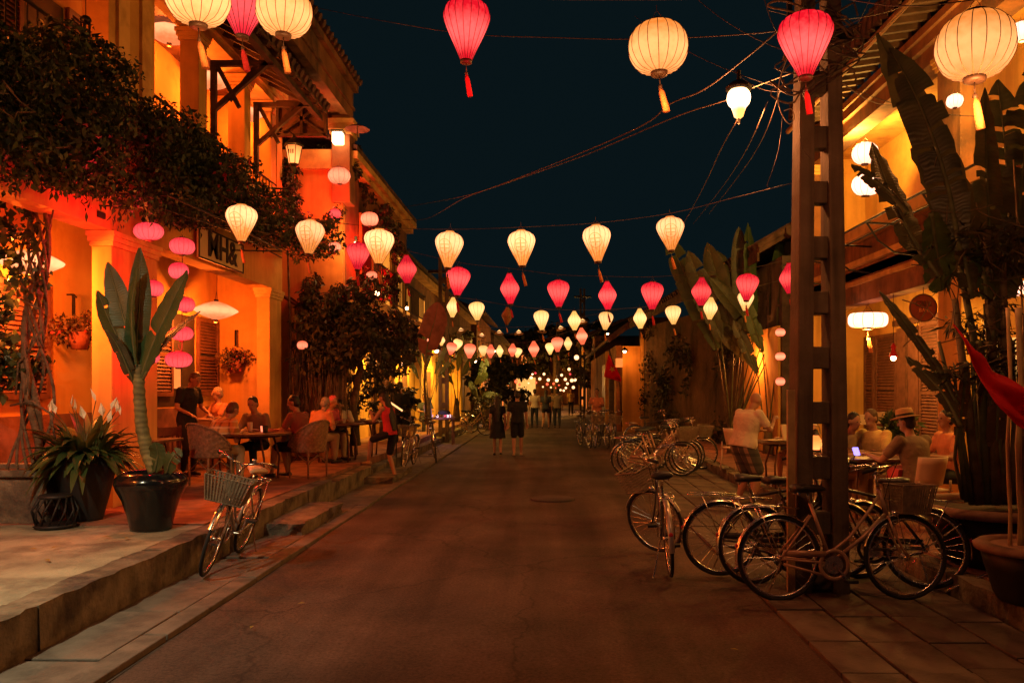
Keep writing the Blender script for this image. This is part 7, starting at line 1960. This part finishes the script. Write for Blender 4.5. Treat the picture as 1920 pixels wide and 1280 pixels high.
# ---- right café
FR = .165
gp2 = 'people at the right café'; gC2 = 'white chairs of the right café'
person('heavy bald man in pale T-shirt and plaid shorts left of the pole', (2.92, 12.0, 0), R(-66), lean=R(14), top='c_white', bottom='c_shorts', legs='short', pelvis=(0, 0, .90), hands=((-.14, .42, 1.08), (.16, .44, 1.25)), head=(R(18), 0), hair=None, skin='skin', girth=1.45, h=1.02, vox=.013, group=gp2,
       feet=((-.14, .02, 0), (.14, .05, 0)), shoes='c_grey')
white_chair('white chair behind the heavy man in the pale T-shirt', (3.62, 15.4, FR), R(-60), gC2)
tables('table with spread papers left of the pole', (3.85, 12.9, FR), .5, group='café tables on the right', rnd_=False, mat='wood', w=.5, d=.38)
sit('woman in a red top seated across from the heavy man, partly behind the pole', (4.25, 13.3, FR), 118, lean=R(8), top='c_pink', bottom='c_tan', legs='short', hair='hair_brown', hairlen=.25, group=gp2)
tables('table at which the man in the hat sits', (3.98, 9.9, FR), .5, rnd_=False, mat='wood', w=.42, d=.42, group='café tables on the right')
white_chair('white tub chair with its back to the street holding the man in the hat', (4.25, 9.05, FR), R(12), gC2)
sit('man in a straw hat and grey-brown shirt seen from behind in the white chair', (4.22, 9.12, FR), 22, lean=R(10), top='c_grey', bottom='c_grey', hat='c_straw', hair='hair_dark', head=(R(6), R(18)), hands=((-.28, .45, .80), (.14, .42, .80)), group=gp2, girth=1.12, vox=.013)
sit('short-haired man in a yellow shirt facing left at the table', (4.35, 10.55, FR), 120, lean=R(8), top='c_yellow', bottom='c_tan', hair='hair_brown', head=(R(8), 0), group=gp2, girth=1.05, vox=.014)
sit('woman with long dark hair bent over the table beside the yellow shirt', (3.9, 10.75, FR), 205, lean=R(24), top='c_tan', bottom='c_tan', hair='hair_dark', hairlen=.35, group=gp2, girth=.9)
sit('person in a patterned top just right of the pole', (3.62, 10.4, FR), -100, lean=R(10), top='c_floral', bottom='c_tan', hair='hair_grey', group=gp2)
sit('person half hidden by banana stems behind the man in the hat', (5.0, 9.9, FR), 100, lean=R(5), top='c_orange', bottom='c_navy', hair='hair_dark', group=gp2)
sit('orange-lit diner deeper inside the café left of the pole', (5.3, 16.5, FR), 150, top='c_white', bottom='c_tan', group=gp2, fingers=False)
white_chair('white chair under the man in the yellow shirt', (4.4, 10.5, FR), R(115), gC2)
# things on tables
def flat(nm, lb, loc, w, d, m, rz=0, tiltx=0, hh=.006):
    o = part(nm, MB().box(-w, w, -d, d, 0, hh), M[m], None); o.location = loc; o.rotation_euler = (tiltx, 0, rz); return tag(o, lb, nm.replace('_', ' '), 'things on the café tables')
flat('menu', 'open pale menu on the table before the heavy man', (3.65, 12.75, FR + .76), .2, .15, 'paper', .4)
flat('newspaper', 'unfolded pale newspaper standing on the table left of the pole', (3.95, 12.7, FR + .76), .24, .02, 'paper', .2, -.3, .26)
flat('menu_board', 'pale board on the back table right of the pole', (4.9, 12.9, FR + 1.0), .30, .02, 'paper', .15, 0, .16)
flat('menu_board', 'second pale board behind the yellow-shirted man', (5.4, 12.9, FR + 1.02), .16, .02, 'paper', .15, 0, .18)
flat('pink_bag', 'pink-violet bag on the lap of the man in the hat', (4.05, 9.25, FR + .46), .12, .08, 'c_pink', .4, .2, .22)
flat('phone', 'phone with a violet lit screen on the table by the hat man', (3.72, 9.62, FR + .78), .035, .01, 'phone', .2, -.5, .10)
flat('book', 'open book on the round table before the plaid shirt', (-4.85, 12.2, FL + .745), .15, .11, 'paper', .3)
flat('tray', 'small tray with napkins at the far side of the round table', (-4.4, 12.6, FL + .745), .14, .1, 'c_orange', .2, 0, .03)
cup('wine_glass', 'wine glass in the middle of the round table', (-4.66, 12.4, FL + .742), 'ceramic', .04, .15)
cup('drinking_glass', 'dark drink at the right side of the round table', (-4.35, 12.2, FL + .742), 'paint_black', .045, .11)
cup('candle_cup', 'pale candle cup beside the dark drink', (-4.48, 12.45, FL + .742), 'silk_peach', .035, .09)
cup('drinking_glass', 'glass with red drink at the left of the round table', (-4.95, 12.45, FL + .742), 'c_red', .03, .12)
cup('tea_cup', 'pale cup on the white-shirted man table', (-4.0, 15.5, FL + .742), 'ceramic', .04, .08)
cup('tea_bowl', 'pale bowl on the table before the woman in red', (-3.9, 16.7, FL + .742), 'ceramic', .07, .05)
lt = thing('storm_lantern', 'small glowing storm lantern seen through the pole ladder', 'lantern', (3.36, 10.05, .98))
part('glass', MB().lathe([(.05, 0), (.06, .04), (.06, .14), (.035, .18)], 14), M['lamp_glass'], lt, True); part('frame', MB().lathe([(.065, -.03), (.065, 0)], 14).lathe([(.05, .181), (.03, .24), (.01, .26)], 14).tube([(-.06, 0, .2), (-.04, 0, .3), (.04, 0, .3), (.06, 0, .2)], .005, 5), M['iron'], lt)
lamp('bulb_light', lt, (0, -.1, .12), 6, (1, .4, .1), .03)
ls = thing('side_stand', 'little wooden stand that carries the storm lantern', 'stand', (3.4, 10.1, .165))
part('top', MB().box(-.2, .2, -.15, .15, .735, .77), M['wood'], ls)
for s1, s2 in ((-1, -1), (1, -1), (1, 1), (-1, 1)): part('leg', MB().box(s1 * .17 - .015, s1 * .17 + .015, s2 * .12 - .015, s2 * .12 + .015, 0, .735), M['wood'], ls)
cup('ceramic_jar', 'pale jar next to the storm lantern', (3.47, 10.1, .936), 'ceramic', .06, .17)
pp = plant('table_plant', 'bushy green plant in a pot between the yellow shirt and the hat', 'plant', (4.85, 11.0, .95))
part('pot', MB().lathe([(.08, -.15), (.11, 0)], 14), M['pot_dull'], pp)
foliage('foliage', [((4.85 + rg.uniform(-.2, .2), 11.0 + rg.uniform(-.1, .1), 1.15 + rg.uniform(-.15, .2)), (.12, .1, .12), 60) for _ in range(12)], .12, .03, M['lily_leaf'], pp, gap=.2, down=-.3)
pst = thing('plant_stand', 'narrow stand under the green table plant', 'stand', (4.85, 11.0, FR)); part('post', MB().box(-.1, .1, -.1, .1, 0, .63), M['wood'], pst)
# lit stall on the left pavement
sl_ = thing('lit_stall', 'small stall of pinkish-white lit goods with a black cloth bag on top', 'stall', (-3.35, 24.6, .0))
part('counter', MB().box(-.45, .45, -.25, .25, .80, .86), M['wood'], sl_)
for s1, s2 in ((-1, -1), (1, -1), (1, 1), (-1, 1)): part('leg', MB().bar((s1 * .38, s2 * .2, 0), (s1 * .38, s2 * .2, .8), .04, .04), M['wood'], sl_)
for k in range(16):
    p = (rg.uniform(-.42, .42), rg.uniform(-.22, .2), .86)
    part('goods', MB().ball((p[0], p[1], p[2] + .04), (.05, .05, .045), 8, 6), M['led' if k % 3 == 0 else ('c_pink' if k % 3 == 1 else 'ceramic')], sl_, True)
part('dark_bag', MB().ball((.1, 0, 1.0), (.2, .14, .10), 12, 8), M['c_black'], sl_, True)
part('umbrella_handle', MB().tube([(-.45, -.2, .86), (-.5, -.2, 1.2), (-.42, -.2, 1.35), (-.3, -.2, 1.3)], .014, 6), M['ceramic'], sl_, True)
lamp('stall_light', sl_, (0, -.38, 1.0), 5, (.9, .55, 1.0), .08)
o = flat('tilted_menu', 'glowing white menu board tilted on a stand behind the woman in red', (-3.45, 17.9, 1.33), .17, .01, 'silk_pale', 0, -.5, .035); o.rotation_euler = (.2, .6, 0)  # board is no lamp; its brightness is put in as glow
tag(part('menu_stand', MB().tube([(-3.45, 17.95, 0), (-3.45, 17.95, 1.36)], .015, 6).tube([(-3.65, 17.95, .0), (-3.25, 17.95, 0)], .015, 5), M['iron'], None), 'thin iron stand under the tilted menu board', 'stand')
# oval café sign on the right
os_ = thing('oval_sign', 'round red-brown wooden café sign with raised lettering above the banana leaf', 'sign', at(1731, 577, 12.2))
part('board', MB().tube([(0, 0, 0), (0, .03, 0)], .21, 30), M['sign_red'], os_); ring_ = [(math.cos(a) * .205, -.008, math.sin(a) * .205) for a in [2 * PI * k / 30 for k in range(30)]]
part('rim', MB().tube(ring_, .012, 6, True), M['wood'], os_, True)
text('CAFE', .11, os_, (0, -.012, .06), (R(90), 0, 0), M['wood'], .004); text('BAR', .08, os_, (0, -.012, -.04), (R(90), 0, 0), M['c_orange'], .004)
part('chain', MB().tube([(0, 0, .2), (0, 0, .55)], .006, 4), M['iron'], os_)
print('objects', len(bpy.data.objects))
